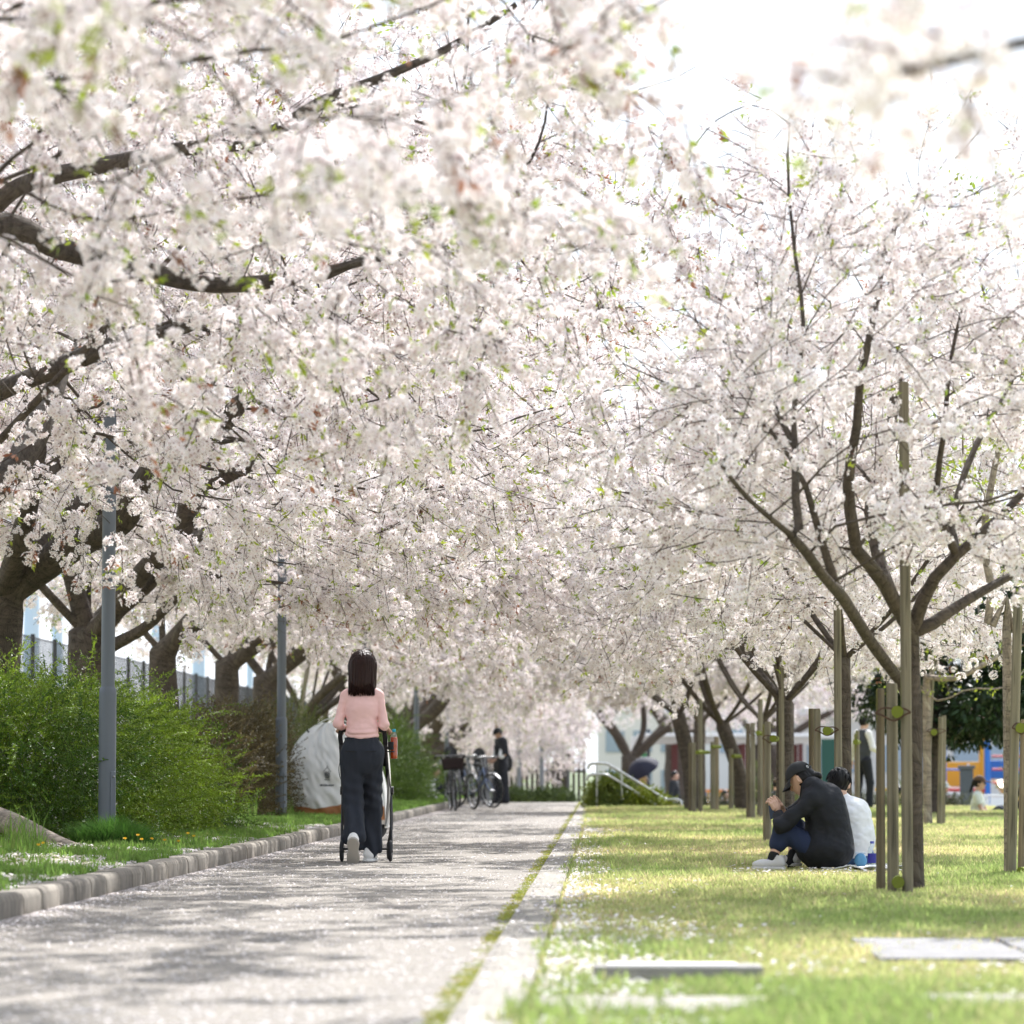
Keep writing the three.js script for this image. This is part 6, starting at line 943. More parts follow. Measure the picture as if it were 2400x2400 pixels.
  if (child) { const z = child > 0 ? -0.56 : 0.3, y = child > 0 ? 0.72 : 1.0; const seat = cut(blend(0.04, cap(V(0, y + 0.1, z), V(0, y + 0.36, z - 0.08), 0.14, 0.13), cap(V(0, y, z + 0.16), V(0, y + 0.12, z), 0.15)), cap(V(0, y + 0.17, z + 0.12), V(0, y + 0.5, z + 0.04), 0.115)); part('child_seat', netMesh(seat, V(-0.2, y - 0.2, z - 0.32), V(0.2, y + 0.75, z + 0.35), 0.022), std(0.018, 0.018, 0.02, 0.6), t); }
  else part('rear_rack', new Shape().bar(V(-0.06, 0.7, -0.35), V(-0.06, 0.7, -0.8), 0.007, 5).bar(V(0.06, 0.7, -0.35), V(0.06, 0.7, -0.8), 0.007, 5).bar(V(-0.06, 0.7, -0.8), V(0.06, 0.7, -0.8), 0.007, 5).bar(V(-0.05, R, -0.54), V(-0.06, 0.7, -0.7), 0.006, 5).bar(V(0.05, R, -0.54), V(0.06, 0.7, -0.7), 0.006, 5).geo(), ch, t);
  return t;
}
const gp = (u, D) => { const x = at(u, 1880, D).x; return [x, x < -2.86 ? groundY(x, D) : groundY(-2, D), -D]; };
bicycle('nearest parked bicycle with a dark wire basket facing the camera', gp(1062, 65.6), 0.12, { frame: [0.06, 0.06, 0.065], basket: 2 });
bicycle('second parked bicycle, silver with raised handlebar', gp(1090, 68.3), 0.35, { frame: [0.2, 0.2, 0.21], basket: 0 });
bicycle('parked bicycle with pale blue front wheel turned sideways', gp(1112, 70.6), 0.75, { frame: [0.16, 0.21, 0.34], basket: 0, child: 1 });
bicycle('parked bicycle with a dark child seat beside the man in black', gp(1134, 73.5), 0.3, { frame: [0.05, 0.05, 0.08], basket: 0 });
bicycle('rearmost parked bicycle against the legs of the man in black', gp(1142, 77), 0.2, { frame: [0.08, 0.08, 0.08], basket: 1, child: 1 });
// helper: a standing figure; k scales a 1.70 m body; arms as elbow and wrist
function standing(label, pos, turn, { k = 1, elL = [-0.24, 1.1, 0.0], elR = [0.24, 1.1, 0.0], wrL = [-0.25, 0.85, 0.06], wrR = [0.25, 0.85, 0.06], stride = 0.06, head = {}, top, bottom, hat, hairM = hairBlack, group, hairLong = 0, fine = 1.5 }) {
  const s = (x, y, z) => V(x * k, y * k, z * k), J = { pelvis: s(0, 0.92, 0), waist: s(0, 1.08, 0), chest: s(0, 1.26, 0), neck: s(0, 1.43, -0.01), shL: s(-0.16, 1.39, 0), shR: s(0.16, 1.39, 0), elL: s(...elL), elR: s(...elR), wrL: s(...wrL), wrR: s(...wrR), hipL: s(-0.085, 0.9, 0), hipR: s(0.085, 0.9, 0), knL: s(-0.09, 0.5, 0.02 + stride), knR: s(0.09, 0.5, 0.02 - stride), anL: s(-0.09, 0.08, stride), anR: s(0.09, 0.08, -stride) };
  const hp = s(...(head.at ?? [0, 1.59, 0.03])), r = person(label, pos, turn, J, { fine, group, head: { p: hp, rx: head.rx ?? 0, ry: head.ry ?? 0, s: k }, hands: [{ w: J.wrL, dir: J.wrL.clone().sub(J.elL), palm: V(1, 0, 0.2), side: 1 }, { w: J.wrR, dir: J.wrR.clone().sub(J.elR), palm: V(-1, 0, 0.2), side: -1 }], top, bottom, shoes: [{ m: pose(J.anL.clone().add(V(0, -0.08 * k, 0.05)), 0, 0.1), mat: black, sole: darkSole }, { m: pose(J.anR.clone().add(V(0, -0.08 * k, 0.05)), 0, -0.1), mat: black, sole: darkSole }] });
  const inH = (f) => placed(f, r.headM), hair = hairLong ? blend(0.03, cut(ell(V(0, 0.02, -0.018), V(0.09, 0.105, 0.102)), ell(V(0, -0.05, 0.09), V(0.13, 0.12, 0.085))), cap(V(0, 0, -0.07), V(0, -hairLong, -0.09), 0.07, 0.03)) : cut(ell(V(0, 0.025, -0.018), V(0.086, 0.1, 0.1)), ell(V(0, -0.055, 0.09), V(0.13, 0.12, 0.1)), (p) => p.y + 0.08);
  part('hair', netMesh(inH(hair), ...bx(hp, 0.2 + hairLong), 0.008 * fine), hairM, r.root);
  if (hat) { const c = part('hat', netMesh(inH(only(ell(V(0, 0.04, -0.01), V(0.094, hat.tall ?? 0.1, 0.106)), (p) => 0.04 - p.y)), ...bx(hp, 0.2), 0.008 * fine), hat.mat, r.root); part('brim', netMesh(inH(hat.round ? only(ell(V(0, 0.04, -0.01), V(0.135, 0.05, 0.145)), (p) => Math.abs(p.y - 0.04 + 0.3 * Math.max(0, Math.hypot(p.x, p.z) - 0.09)) - 0.008) : only(ell(V(0, 0.04, 0.06), V(0.085, 0.05, 0.13)), (p) => Math.abs(p.y - 0.042) - 0.008, (p) => 0.05 - p.z)), ...bx(hp, 0.24), 0.006 * fine), hat.mat, c); }
  return { ...r, J };
}
const wideBlack = { mat: cloth(0.013, 0.014, 0.02, 0.9, { sheen: 0.1 }), ease: 0.03, knee: 0.075, cuff: 0.085, wr: 0.008 };
{
  const m = standing('man in a black hat and black clothes looking down beside the parked bicycles', [at(1174, 1880, 79.5).x, groundY(-2.2, 79.5), -79.5], -1.25, { k: 0.97, head: { rx: 0.5, at: [0, 1.575, 0.07] }, elR: [0.25, 1.12, -0.02], wrR: [0.2, 0.98, 0.2], elL: [-0.25, 1.12, -0.02], wrL: [-0.2, 0.98, 0.2], hat: { mat: cloth(0.012, 0.012, 0.014, 0.9), round: true }, bottom: wideBlack, top: { name: 'shirt', mat: cloth(0.014, 0.015, 0.02, 0.9, { sheen: 0.1 }), ease: 0.05, sleeve: 0.3, hem: 0.78, flare: 0.03, low: -0.8, wr: 0.006 } });
  const wm = cloth(0.7, 0.71, 0.73, 0.9); for (const s of ['L', 'R']) part('undersleeve', netMesh(cap(m.J['sh' + s].clone().lerp(m.J['el' + s], 0.3), m.J['el' + s].clone().lerp(m.J['wr' + s], 0.35), 0.075, 0.064), m.J['el' + s].clone().subScalar(0.3), m.J['el' + s].clone().addScalar(0.3), 0.016), wm, m.root);
  const bag = thing('shoulder_bag', 'black shoulder bag hanging behind the man in black', 'bag', [at(1191, 1800, 79.7).x, 0.72, -79.7]); part('pouch', netMesh(wrinkle(ell(V(0, 0.17, 0), V(0.1, 0.19, 0.13)), 0.006, 12, 12, 12), V(-0.2, -0.1, -0.25), V(0.2, 0.45, 0.25), 0.02), cloth(0.014, 0.014, 0.016, 0.9), bag); part('strap', new Shape().tube(spline([V(-0.04, 0.32, 0.08), V(-0.14, 0.62, 0.02), V(-0.04, 0.32, -0.08)], 12), 0.014, 6).geo(), black, bag);
  const vest = cloth(0.05, 0.055, 0.065, 0.85), v = standing('standing man in a grey vest over long white sleeves near the lawn edge', [at(2024, 1880, 66).x, groundY(3, 66), -66], 2.2, { k: 1.0, elR: [0.3, 1.14, 0.03], wrR: [0.4, 0.9, 0.06], elL: [-0.25, 1.13, 0.02], wrL: [-0.2, 1.05, 0.22], head: { rx: 0.1 }, bottom: { mat: cloth(0.012, 0.014, 0.022, 0.9, { sheen: 0.1 }), ease: 0.012 }, top: { name: 'shirt', mat: cloth(0.75, 0.74, 0.72, 0.9), ease: 0.016, sleeve: 0.98, hem: 0.9 } });
  part('vest', netMesh(wrinkle(only(blend(0.05, cap(v.J.pelvis, v.J.waist, 0.135, 0.13), cap(v.J.waist, v.J.chest, 0.13, 0.14), cap(V(-0.1, 1.39, 0), V(0.1, 1.39, 0), 0.078), cap(v.J.chest, V(0, 1.42, 0), 0.13, 0.075)), above(0.88), below(1.46)), 0.005, 14, 14, 14), V(-0.3, 0.8, -0.3), V(0.3, 1.55, 0.3), 0.016), vest, v.root);
}
// seated figures on the lower ground, only their upper halves in view
function sitting(label, u, v, D, turn, topM, opts = {}) {          // (u, v): crown of the head
  const p = at(u, v, D), y = p.y - 0.9, k = opts.k ?? 1, s = (x, yy, z) => V(x * k, yy * k, z * k);
  const J = { pelvis: s(0, 0.12, 0), waist: s(0, 0.27, 0), chest: s(0, 0.44, 0.02), neck: s(0, 0.62, 0.03), shL: s(-0.16, 0.57, 0.02), shR: s(0.16, 0.57, 0.02), elL: s(-0.22, 0.32, 0.12), elR: s(0.22, 0.32, 0.12), wrL: s(-0.14, 0.24, 0.33), wrR: s(0.14, 0.24, 0.33), hipL: s(-0.09, 0.1, 0.03), hipR: s(0.09, 0.1, 0.03), knL: s(-0.14, 0.34, 0.4), knR: s(0.14, 0.34, 0.4), anL: s(-0.1, 0.07, 0.55), anR: s(0.1, 0.07, 0.55) };
  const hp = s(0, 0.785, 0.06), r = person(label, [p.x, y, -D], turn, J, { fine: 2, head: { p: hp, rx: opts.rx ?? 0.1, ry: opts.ry ?? 0, s: k }, hands: [{ w: J.wrL, dir: V(0.4, -0.1, 1), palm: V(0, -1, 0), side: 1 }, { w: J.wrR, dir: V(-0.4, -0.1, 1), palm: V(0, -1, 0), side: -1 }], top: { name: 'shirt', mat: topM, ease: 0.016, sleeve: opts.sleeve ?? 0.95, hem: 0.06 * k }, bottom: { mat: cloth(0.02, 0.025, 0.04, 0.9), ease: 0.012 } });
  const hair = blend(0.03, cut(ell(V(0, 0.022, -0.018), V(0.088, 0.102, 0.1)), ell(V(0, -0.055, 0.09), V(0.13, 0.12, 0.095)), (q) => q.y + 0.085), ...(opts.tail ? [cap(V(0, 0.02, -0.1), V(0, -0.16, -0.15), 0.035, 0.02)] : [])); part('hair', netMesh(placed(hair, r.headM), ...bx(hp, 0.26), 0.014), hairBlack, r.root);
  if (opts.hat) { const c = part('cap', netMesh(placed(only(ell(V(0, 0.04, -0.01), V(0.094, 0.1, 0.106)), (q) => 0.04 - q.y), r.headM), ...bx(hp, 0.2), 0.012), opts.hat, r.root); part('brim', netMesh(placed(only(ell(V(0, 0.04, 0.07), V(0.085, 0.05, 0.13)), (q) => Math.abs(q.y - 0.042) - 0.009, (q) => 0.05 - q.z), r.headM), ...bx(hp, 0.26), 0.009), opts.hat, c); }
  if (opts.glasses) part('sunglasses', rbox(0.13, 0.035, 0.012, 0.005).applyMatrix4(r.headM.clone().multiply(pose(V(0, 0.004, 0.092)))), black, r.root);
  return r;
}
sitting('seated woman in a brown cap, sunglasses and pale tee beyond the lawn edge', 2288, 1820, 62, 1.35, cloth(0.62, 0.66, 0.58, 0.9), { hat: cloth(0.10, 0.055, 0.03, 0.9), tail: true, glasses: true, sleeve: 0.3 });
sitting('seated person with a grey hat behind the leaning stakes', 2209, 1834, 72, 0.5, cloth(0.10, 0.03, 0.045, 0.9), { hat: cloth(0.3, 0.32, 0.3, 0.9) });
sitting('dark haired seated person between the nearest stakes', 2103, 1843, 74, 2.4, cloth(0.03, 0.012, 0.022, 0.9), {});
sitting('seated person in black at the right edge of the picture', 2392, 1842, 64, 1.2, cloth(0.013, 0.013, 0.015, 0.9), { tail: true });
sitting('seated person in dark clothes beside the leaning trunk', 1696, 1852, 86, 0.8, cloth(0.02, 0.022, 0.03, 0.9), {});
sitting('seated person by the brown trunk left of the capped woman', 1816, 1826, 78, 2.0, cloth(0.03, 0.03, 0.035, 0.9), { hat: cloth(0.08, 0.05, 0.03, 0.9) });
standing('person in blue among the parked bicycles right of the handrail', [at(1632, 1800, 92).x, -1.0, -92], 0.6, { fine: 2.2, top: { name: 'shirt', mat: cloth(0.03, 0.16, 0.42, 0.9), ease: 0.02, sleeve: 0.9, hem: 0.9 }, bottom: { mat: cloth(0.02, 0.025, 0.04, 0.9), ease: 0.015 } });
standing('person in dark clothes standing before the gazebo post', [at(1580, 1800, 94).x, -1.0, -94], 1.2, { fine: 2.2, top: { name: 'shirt', mat: cloth(0.02, 0.022, 0.025, 0.9), ease: 0.03, sleeve: 0.9, hem: 0.85 }, bottom: { mat: cloth(0.02, 0.02, 0.025, 0.9), ease: 0.015 } });
// dark parasol and bicycles on the lower ground
{
  const p = at(1508, 1806, 86), t = thing('parasol', 'dark blue open parasol shading the parked bicycles', 'parasol', [p.x, p.y, -86]), s = new Shape(), N = 8; t.rotation.set(0.25, 0.2, 0.5);
  for (let a = 0; a <= 6; a++) for (let b = 0; b <= 32; b++) { const q = b / 32 * 6.283, r = 0.42 * Math.sin(a / 6 * 1.45) * (1 - 0.06 * Math.pow(Math.abs(Math.sin(q * N / 2)), 2) * a / 6); s.v(Math.cos(q) * r, 0.36 * Math.cos(a / 6 * 1.45) - 0.06, Math.sin(q) * r); } for (let a = 0; a < 6; a++) for (let b = 0; b < 32; b++) { const i = a * 33 + b; s.i.push(i, i + 1, i + 33, i + 33, i + 1, i + 34); }
  part('canopy', s.geo(), cloth(0.012, 0.012, 0.028, 0.8, { sheen: 0.05 }), t); part('pole', new Shape().tube([V(0, 0.34, 0), V(0, -0.5, 0)], 0.008, 8).geo(), std(0.5, 0.5, 0.5, 0.3, { metalness: 0.8 }), t); const r = new Shape(); for (let k = 0; k < N; k++) { const q = k / N * 6.283; r.tube(spline([V(0, 0.29, 0), V(Math.cos(q) * 0.25, 0.2, Math.sin(q) * 0.25), V(Math.cos(q) * 0.41, -0.02, Math.sin(q) * 0.41)], 6), 0.004, 4); } part('ribs', r.geo(), std(0.3, 0.3, 0.3, 0.4, { metalness: 0.7 }), t);
}
const G2 = 'bicycles parked on the lower ground';
[[1525, 84, 0.5, 'bicycle under the dark parasol'], [1552, 85, 1.2, 'bicycle right of the parasol seen from the side'], [1576, 86, 0.3, 'bicycle beside the pale side wall'], [1600, 87, 1.0, 'bicycle behind the end of the handrail'], [1655, 88, 0.7, 'bicycle behind the forked trunk'], [1700, 88.5, 1.4, 'bicycle seen between the posts and the leaning trunk']].forEach(([u, D, a, l], i) => bicycle(l, [at(u, 1800, D).x, -1.0, -D], a, { frame: [[0.05, 0.05, 0.06], [0.3, 0.32, 0.33], [0.12, 0.12, 0.14], [0.05, 0.06, 0.1], [0.3, 0.3, 0.3], [0.05, 0.05, 0.05]][i], basket: i % 2, child: i % 3 ? 0 : 1, group: G2 }));
// white box, dark tarp and seated shape left of the bicycles
{
  const b = thing('cool_box', 'white cool box beside the thin lamp post behind the bicycles', 'box', onV(at(1030, 1850, 77).x - 0.25, 77)); part('body', rbox(0.3, 0.38, 0.4, 0.02).translate(0, 0.19, 0), std(0.75, 0.76, 0.78, 0.5), b); part('lid', rbox(0.32, 0.05, 0.42, 0.015).translate(0, 0.405, 0), std(0.8, 0.8, 0.82, 0.5), b);
  const tp = thing('folded_tarp', 'dark grey folded tarpaulin lying on the verge right of the green shrub', 'tarpaulin', onV(at(1005, 1862, 72).x, 72)), s = wrinkle(only((p) => Math.max(p.y - 0.36 + 0.6 * (p.x + 0.25), -p.y, Math.abs(p.x) - 0.42, Math.abs(p.z) - 0.5)), 0.012, 8, 8, 8); part('sheet', netMesh(s, V(-0.5, -0.05, -0.6), V(0.5, 0.5, 0.6), 0.03), std(0.09, 0.095, 0.11, 0.6), tp); part('cord', new Shape().tube([V(-0.4, 0.42, 0.2), V(0.42, 0.0, 0.52)], 0.008, 5).geo(), black, tp);
  sitting('person in dark clothes crouching by the white cool box', 1016, 1795, 78, 1.2, cloth(0.012, 0.013, 0.022, 0.9), {});
}
// ---------------------------------------------------------------- the white tent
{
  const D = 46, c = at(778, 1900, D), gy = groundY(c.x, D), t = thing('pop_up_tent', 'white pop-up tent with brown hem standing behind the second lamp post', 'tent', [c.x, gy - 0.02, -D]), k = FPX / D;
  const silver = phys(0.66, 0.67, 0.65, 0.42, { side: THREE.DoubleSide, sheen: 0.2, bumpMap: soilTex, bumpScale: 0.01 }), brown = cloth(0.36, 0.15, 0.055, 0.7), H = 1.25, W = 0.68;
  const face = (u, w) => { const a = (u - 0.5) * 2, prof = Math.pow(Math.max(0, 1 - Math.pow(w, 2.3)), 0.52), x = a * W * prof * 1.0 + (w > 0 ? -0.0 : 0), z = 0.34 * (1 - a * a) * (1 - 0.75 * w * w) - 0.55 * w * w * 0.5, fold = 0.028 * noise(u * 9 + w * 3, w * 6) + 0.045 * sstep(0.62, 0.1, w) * noise(u * 7, w * 1.2 + 3) + 0.016 * noise(u * 26 + w * 9, w * 14, 2); return V(x - 0.03 * w, w * H, z + fold); };
  const mk = (w0, w1, n, m, lift) => { const s = new Shape(); for (let i = 0; i <= n; i++) for (let j = 0; j <= m; j++) { const u = i / n, w = lerp(w0(u), w1(u), j / m), p = face(u, w); s.v(p.x, p.y, p.z + lift, u * 1.4, w * 1.3); } for (let i = 0; i < n; i++) for (let j = 0; j < m; j++) { const a = i * (m + 1) + j, b = a + m + 1; s.i.push(a, b, a + 1, a + 1, b, b + 1); } return s.geo(); };
  const hem = (u) => 0.155 + 0.055 * noise(u * 5, 1.5) + 0.03 * noise(u * 14, 2.5);
  part('front_panel', mk(hem, () => 0.985, 60, 50, 0), silver, t); part('hem', mk(() => 0, hem, 60, 6, 0.0), brown, t);
  const b = new Shape(); for (let i = 0; i <= 24; i++) for (let j = 0; j <= 16; j++) { const u = i / 24, p = face(u, j / 16 * 0.985); b.v(p.x, p.y, -0.9 - (p.z) * 0.5); } for (let i = 0; i < 24; i++) for (let j = 0; j < 16; j++) { const a = i * 17 + j, c2 = a + 17; b.i.push(a, a + 1, c2, c2, a + 1, c2 + 1); } part('back_panel', b.geo(), silver, t);
  const sd = new Shape(); for (const u of [0, 1]) { const o = sd.p.length / 3; for (let j = 0; j <= 20; j++) { const p = face(u, j / 20 * 0.985); sd.v(p.x, p.y, p.z); sd.v(p.x, p.y, -0.9 - p.z * 0.5); } for (let j = 0; j < 20; j++) { const a = o + j * 2; sd.i.push(a, a + 1, a + 2, a + 2, a + 1, a + 3); } } part('side_panels', sd.geo(), silver, t);
  for (const u of [0, 1]) part('hoop', new Shape().tube(Array.from({ length: 30 }, (_, j) => { const p = face(u, j / 29 * 0.985); return p.add(V(0, 0, 0.004)); }), 0.008, 6).geo(), std(0.65, 0.68, 0.64, 0.5), t);
  part('carry_strap', new Shape().tube(spline([V(-0.2, 1.2, -0.05), V(-0.08, 1.27, -0.02), V(0.08, 1.28, -0.02), V(0.22, 1.21, -0.02), V(0.33, 1.04, 0.02)], 20), 0.007, 6).geo(), std(0.66, 0.68, 0.64, 0.6), t);
  for (const [u, w] of [[0.02, 0.9], [0.98, 0.88]]) part('toggle', new THREE.CylinderGeometry(0.011, 0.011, 0.05, 8).rotateZ(0.5).translate(...face(u, w).add(V(0, 0, 0.02)).toArray()), black, t);
  // print: a small hut-like mark over four text lines and one wider line, on the panel
  const cv = document.createElement('canvas'); cv.width = 256; cv.height = 320; const x = cv.getContext('2d'); x.clearRect(0, 0, 256, 320); x.strokeStyle = x.fillStyle = 'rgba(70,76,84,1)'; x.lineWidth = 7;
  x.beginPath(); x.moveTo(72, 96); x.lineTo(138, 18); x.moveTo(184, 96); x.lineTo(118, 18); x.stroke(); x.fillRect(96, 92, 66, 9); x.fillRect(88, 110, 82, 14); x.fillRect(88, 130, 82, 12); x.fillRect(88, 148, 82, 10); x.fillRect(100, 164, 58, 12); for (const [a, w] of [[94, 12], [112, 14], [132, 10], [147, 18]]) x.fillRect(a, 186, w, 15); for (let k = 0; k < 15; k++) { const h = 12 + 14 * hash3(k, 5, 2); x.fillRect(30 + k * 13, 276 - h, 9 + 4 * hash3(k, 1, 1), h); }
  const tx = new THREE.CanvasTexture(cv); tx.colorSpace = THREE.SRGBColorSpace;
  const pg = new Shape(); for (let i = 0; i <= 8; i++) for (let j = 0; j <= 10; j++) { const u = lerp(0.385, 0.565, i / 8), w = lerp(0.31, 0.56, j / 10), p = face(u, w); pg.v(p.x, p.y, p.z + 0.006, i / 8, j / 10); } for (let i = 0; i < 8; i++) for (let j = 0; j < 10; j++) { const a = i * 11 + j, b2 = a + 11; pg.i.push(a, b2, a + 1, a + 1, b2, b2 + 1); }
  part('print', pg.geo(), new THREE.MeshStandardMaterial({ map: tx, transparent: true, roughness: 0.7 }), t);
}

// ---------------------------------------------------------------- playground, gazebo and buildings beyond the lawn
{
  const col = { y: std(0.72, 0.42, 0.03, 0.5), b: std(0.02, 0.16, 0.55, 0.5), r: std(0.5, 0.05, 0.05, 0.5), o: std(0.75, 0.28, 0.08, 0.5), w: std(0.78, 0.79, 0.8, 0.6), g: std(0.06, 0.3, 0.12, 0.6), n: std(0.03, 0.035, 0.05, 0.6), c: std(0.55, 0.53, 0.5, 0.85), m: std(0.12, 0.03, 0.03, 0.6), s: std(0.4, 0.48, 0.58, 0.6) };
  const X = (u, D) => at(u, 1800, D).x, G = -1.0;
  // low railing of yellow slats with an orange top rail
  for (const [u0, u1, D, l] of [[1620, 1800, 104, 'yellow picket railing with orange top rail behind the leaning trunk'], [2050, 2160, 112, 'cream picket railing behind the nearest stakes']]) { const a = X(u0, D), b = X(u1, D), f = thing('picket_railing', l, 'railing', [a, G, -D]); const W = b - a, h = 1.05; for (let k = 0; k <= W / 0.16; k++) part('picket', rbox(0.07, h, 0.03, 0.008, 1), D > 110 ? col.c : col.y, f).position.set(k * 0.16, h / 2 + 0.08, 0); part('top_rail', rbox(W, 0.09, 0.06, 0.01).translate(W / 2, h + 0.09, 0), D > 110 ? col.y : col.o, f); part('bottom_rail', rbox(W, 0.06, 0.05, 0.01).translate(W / 2, 0.2, 0.02), col.o, f); }
  // climbing frame
  const D = 118, P = thing('climbing_frame', 'colourful playground climbing frame in blue, yellow and red behind the evergreen', 'playground', [X(2200, D), G, -D]);
  for (const [x, z, c] of [[0, 0, 'b'], [1.4, 0, 'y'], [2.5, 0.4, 'b'], [2.9, 0, 'b'], [3.8, 0, 'y'], [0, 1.6, 'b'], [1.4, 1.6, 'b'], [2.9, 1.6, 'b'], [3.8, 1.6, 'g'], [3.4, 0.2, 'g']]) part('post', new THREE.CylinderGeometry(0.1, 0.1, 3.4, 14).translate(x, 1.7, z), col[c], P);
  part('deck', rbox(1.5, 0.12, 1.7, 0.03).translate(0.7, 1.1, 0.8), col.r, P); part('deck', rbox(1.0, 0.12, 1.7, 0.03).translate(3.35, 1.4, 0.8), col.y, P);
  part('panel', rbox(1.25, 0.8, 0.06, 0.02).translate(0.7, 1.6, 0.05), col.y, P); part('panel', rbox(0.8, 0.9, 0.06, 0.02).translate(3.35, 1.95, 0.06), col.o, P); part('panel', rbox(0.95, 0.6, 0.06, 0.02).translate(2.0, 1.75, 0.06), col.b, P); part('roof', new THREE.ConeGeometry(1.3, 0.9, 4).rotateY(Math.PI / 4).translate(0.7, 3.8, 0.8), col.r, P);
  const sl = new Shape(); for (let k = 0; k <= 16; k++) { const f = k / 16; for (const [x, y] of [[-0.3, 0.22], [-0.26, 0], [0.26, 0], [0.3, 0.22]]) sl.v(2.0 + x + 0.5 * f, 1.4 - 1.2 * f + 0.25 * f * f + y, -0.2 + 2.6 * f); } for (let k = 0; k < 16; k++) for (let q = 0; q < 3; q++) { const a = k * 4 + q; sl.i.push(a, a + 4, a + 1, a + 1, a + 4, a + 5); } part('slide', sl.geo(), std(0.75, 0.4, 0.03, 0.35, { side: THREE.DoubleSide }), P);
  for (let k = 0; k < 5; k++) part('rung', new THREE.CylinderGeometry(0.035, 0.035, 1.3, 8).rotateZ(Math.PI / 2).translate(2.2, 0.5 + k * 0.42, 1.6), col.r, P);
  const st = thing('market_stall', 'white railed play counter with red and blue items left of the grey pillar', 'counter', [X(2225, 100), G, -100]); part('counter', rbox(1.0, 0.7, 0.6, 0.03).translate(0, 0.35, 0), col.w, st); part('shelf', rbox(1.1, 0.06, 0.7, 0.02).translate(0, 1.1, 0), col.w, st); for (const x of [-0.5, 0.5]) part('post', new THREE.CylinderGeometry(0.03, 0.03, 1.9, 10).translate(x, 0.95, 0.2), col.w, st); part('shelf', rbox(1.1, 0.05, 0.7, 0.02).translate(0, 1.75, 0), col.b, st); part('bundle', rbox(0.4, 0.22, 0.3, 0.08).translate(-0.2, 0.82, 0.1), col.r, st);
  const pl = thing('pergola_pillar', 'dark blue grey square pillar right of the evergreen tree', 'pillar', [X(2265, 78), G, -78]); part('shaft', rbox(0.27, 1.75, 0.27, 0.02).translate(0, 0.875, 0), std(0.045, 0.06, 0.085, 0.6), pl); part('cap', rbox(0.34, 0.08, 0.34, 0.01).translate(0, 1.79, 0), std(0.06, 0.07, 0.09, 0.6), pl);
  const pan = thing('white_barrier', 'low white panel barrier right of the woman in the brown cap', 'barrier', [X(2320, 84), G, -84]); for (const x of [-0.25, 0.23]) part('panel', rbox(0.46, 1.12, 0.05, 0.01).translate(x, 0.56, 0), std(0.7, 0.74, 0.78, 0.6), pan); part('top_rail', rbox(0.98, 0.05, 0.08, 0.01).translate(0, 1.15, 0), col.w, pan);
  // gazebo: red posts, white roof beams, beige walls
  const gz = thing('gazebo', 'white roofed shelter on dark red posts behind the forked trunk', 'gazebo', [X(1640, 112), G, -112]); for (const x of [-0.75, 1.35, 3.1]) for (const z of [0, -3]) part('post', rbox(0.14, 2.55, 0.14, 0.01).translate(x, 1.27, z), col.m, gz); for (const z of [0, -3]) part('beam', rbox(5.4, 0.18, 0.16, 0.01).translate(1.1, 2.64, z), col.w, gz); part('roof', rbox(6, 0.12, 4.2, 0.02).translate(1.1, 2.8, -1.5), col.w, gz); part('bench', rbox(3.4, 0.08, 0.4, 0.01).translate(1.2, 0.5, -2.6), col.c, gz);
  const hs = thing('beige_building', 'pale beige building with window bands behind the shelter', 'building', [X(1700, 185), -1.4, -185]); part('wall', rbox(13, 9, 8, 0.05).translate(0, 4.5, -4), std(0.68, 0.64, 0.58, 0.85), hs); for (let k = 0; k < 4; k++) for (let j = 0; j < 9; j++) { const w = part('window', rbox(0.95, 1.1, 0.08, 0.01), std(0.3, 0.36, 0.4, 0.2), hs); w.position.set(-5.6 + j * 1.4, 1.6 + k * 2.0, 0.03); } part('roof', rbox(13.4, 0.3, 8.4, 0.05).translate(0, 9.15, -4), col.c, hs);
  const sg = thing('notice_board', 'tan and green notice board right of the broad far tree', 'notice board', [X(1497, 112), G, -112]); part('panel', rbox(0.5, 1.5, 0.08, 0.01).translate(0, 1.35, 0), std(0.42, 0.27, 0.12, 0.7), sg); part('header', rbox(0.5, 0.12, 0.1, 0.01).translate(0, 2.2, 0), col.g, sg); part('top_panel', rbox(0.5, 0.5, 0.08, 0.01).translate(0, 2.52, 0), col.w, sg); part('post', rbox(0.09, 3, 0.09, 0.01).translate(0.3, 1.5, 0), col.n, sg);
  const gb = thing('sign_board', 'dark green board seen behind the boy between the stakes', 'board', [X(1942, 90), G, -90]); part('panel', rbox(0.36, 1.6, 0.06, 0.01).translate(0, 1.7, 0), std(0.01, 0.07, 0.05, 0.6), gb); part('post', rbox(0.07, 1.2, 0.07, 0.01).translate(0, 0.6, -0.05), col.n, gb);
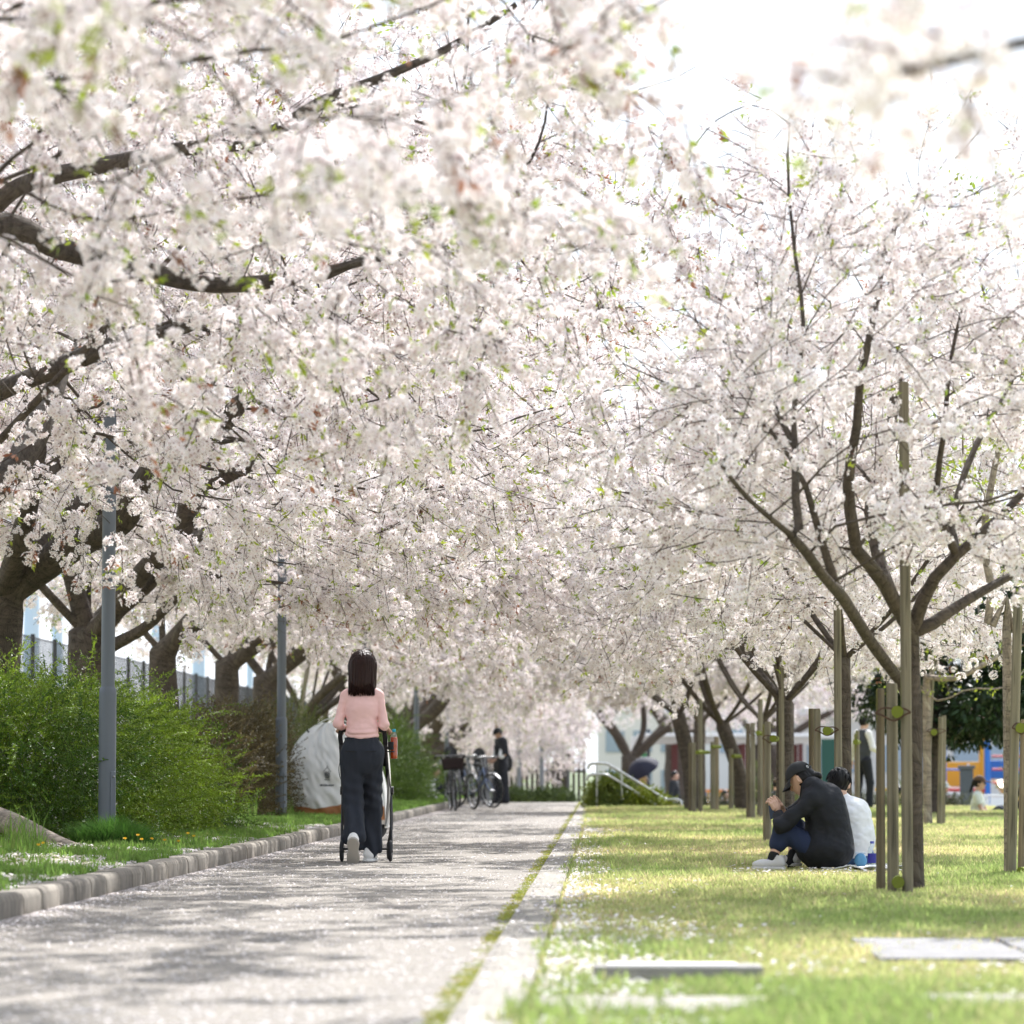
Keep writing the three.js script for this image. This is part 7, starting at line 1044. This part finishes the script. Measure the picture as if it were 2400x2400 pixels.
  for (const [u, D2, w, h, l] of [[2110, 150, 12, 4.5, 'pale low building behind the playground'], [1880, 170, 9, 6, 'white building seen between the middle lawn trees'], [2420, 160, 9, 5, 'light building behind the right hand trees']]) { const b = thing('park_building', l, 'building', [X(u, D2), -1.5, -D2]); part('wall', rbox(w, h, 5, 0.05).translate(0, h / 2, -2.5), std(0.62, 0.62, 0.6, 0.8), b); part('roof', rbox(w + 0.5, 0.3, 5.6, 0.05).translate(0, h + 0.12, -2.5), col.w, b); for (let k = 0; k < w / 1.5 - 1; k++) { const q = part('window', rbox(1.05, 1.1, 0.08, 0.01), std(0.28, 0.36, 0.44, 0.2), b); q.position.set(-w / 2 + 1.2 + k * 1.5, h * 0.6, 0.03); } }
  // pale green shrubs beyond the lawn
  [[1975, 82, 0.45, 1.15, 'yellow green shrub between the boy and the tall stake'], [1912, 96, 0.6, 1.6, 'pale green shrub left of the boy in the distance'], [1770, 100, 0.8, 1.7, 'pale shrub behind the paired mossy posts'], [2135, 100, 0.9, 1.5, 'round green shrub behind the nearest stakes'], [2410, 96, 0.9, 2.2, 'green shrub at the right picture edge']].forEach(([u, D2, r, h, l], i) => shrub('round_bush', l, 'bush', { pos: [X(u, D2), G, -D2], r: [r, r], h, n: 520, geos: broad, color: [0.12, 0.17, 0.03], tips: [0.32, 0.38, 0.07], seed: 90 + i, droop: 0, stemsN: 4 }));
  // low clipped edge where the lawn ends
  [[2.9, 70.5, 1.5, 'low dark ground cover edging the far lawn, left part'], [5.9, 71.5, 1.6, 'low dark ground cover edging the far lawn, right part']].forEach(([x, D2, r, l], i) => shrub('ground_cover', l, 'hedge', { pos: [x, -0.06, -D2], r: [r, 0.5], h: 0.16, n: 700, geos: twiggy, color: [0.07, 0.08, 0.03], tips: [0.16, 0.2, 0.05], seed: 97 + i, droop: 0, square: 3, stemsN: 0 }));
  // the dark paling of the far path end
  const fp = thing('far_fence', 'dark fence of slim uprights closing the end of the path', 'fence', [-3.4, -1.2, -112]); for (let k = 0; k < 19; k++) part('upright', rbox(0.09, 2.3, 0.07, 0.01, 1), k % 5 ? std(0.05, 0.042, 0.036, 0.8) : std(0.12, 0.13, 0.14, 0.6), fp).position.set(k * 0.16, 1.05, 0); part('rail', rbox(3.0, 0.08, 0.06, 0.01).translate(1.45, 1.9, -0.07), std(0.09, 0.09, 0.09, 0.8), fp); part('rail', rbox(3.0, 0.08, 0.06, 0.01).translate(1.45, 0.5, -0.07), std(0.09, 0.09, 0.09, 0.8), fp);
  [[-4.6, 103, 'grey pole standing before the far fence, left'], [-2.35, 104, 'grey pole standing before the far fence, middle'], [-1.75, 107, 'grey pole standing before the far fence, right']].forEach(([x, D2, l]) => { const g = thing('pole', l, 'pole', [x, -1.2, -D2]); part('shaft', new THREE.CylinderGeometry(0.06, 0.07, 4.2, 12).translate(0, 2.1, 0), std(0.22, 0.24, 0.27, 0.5), g); part('foot', new THREE.CylinderGeometry(0.1, 0.11, 0.12, 12).translate(0, 0.06, 0), std(0.22, 0.24, 0.27, 0.5), g); });
}

// ---------------------------------------------------------------- render
const renderer = new THREE.WebGLRenderer({ antialias: true });
renderer.setSize(1024, 1024);
renderer.shadowMap.enabled = true;
renderer.toneMapping = THREE.LinearToneMapping;
renderer.toneMappingExposure = EXPOSURE;
renderer.render(scene, camera);
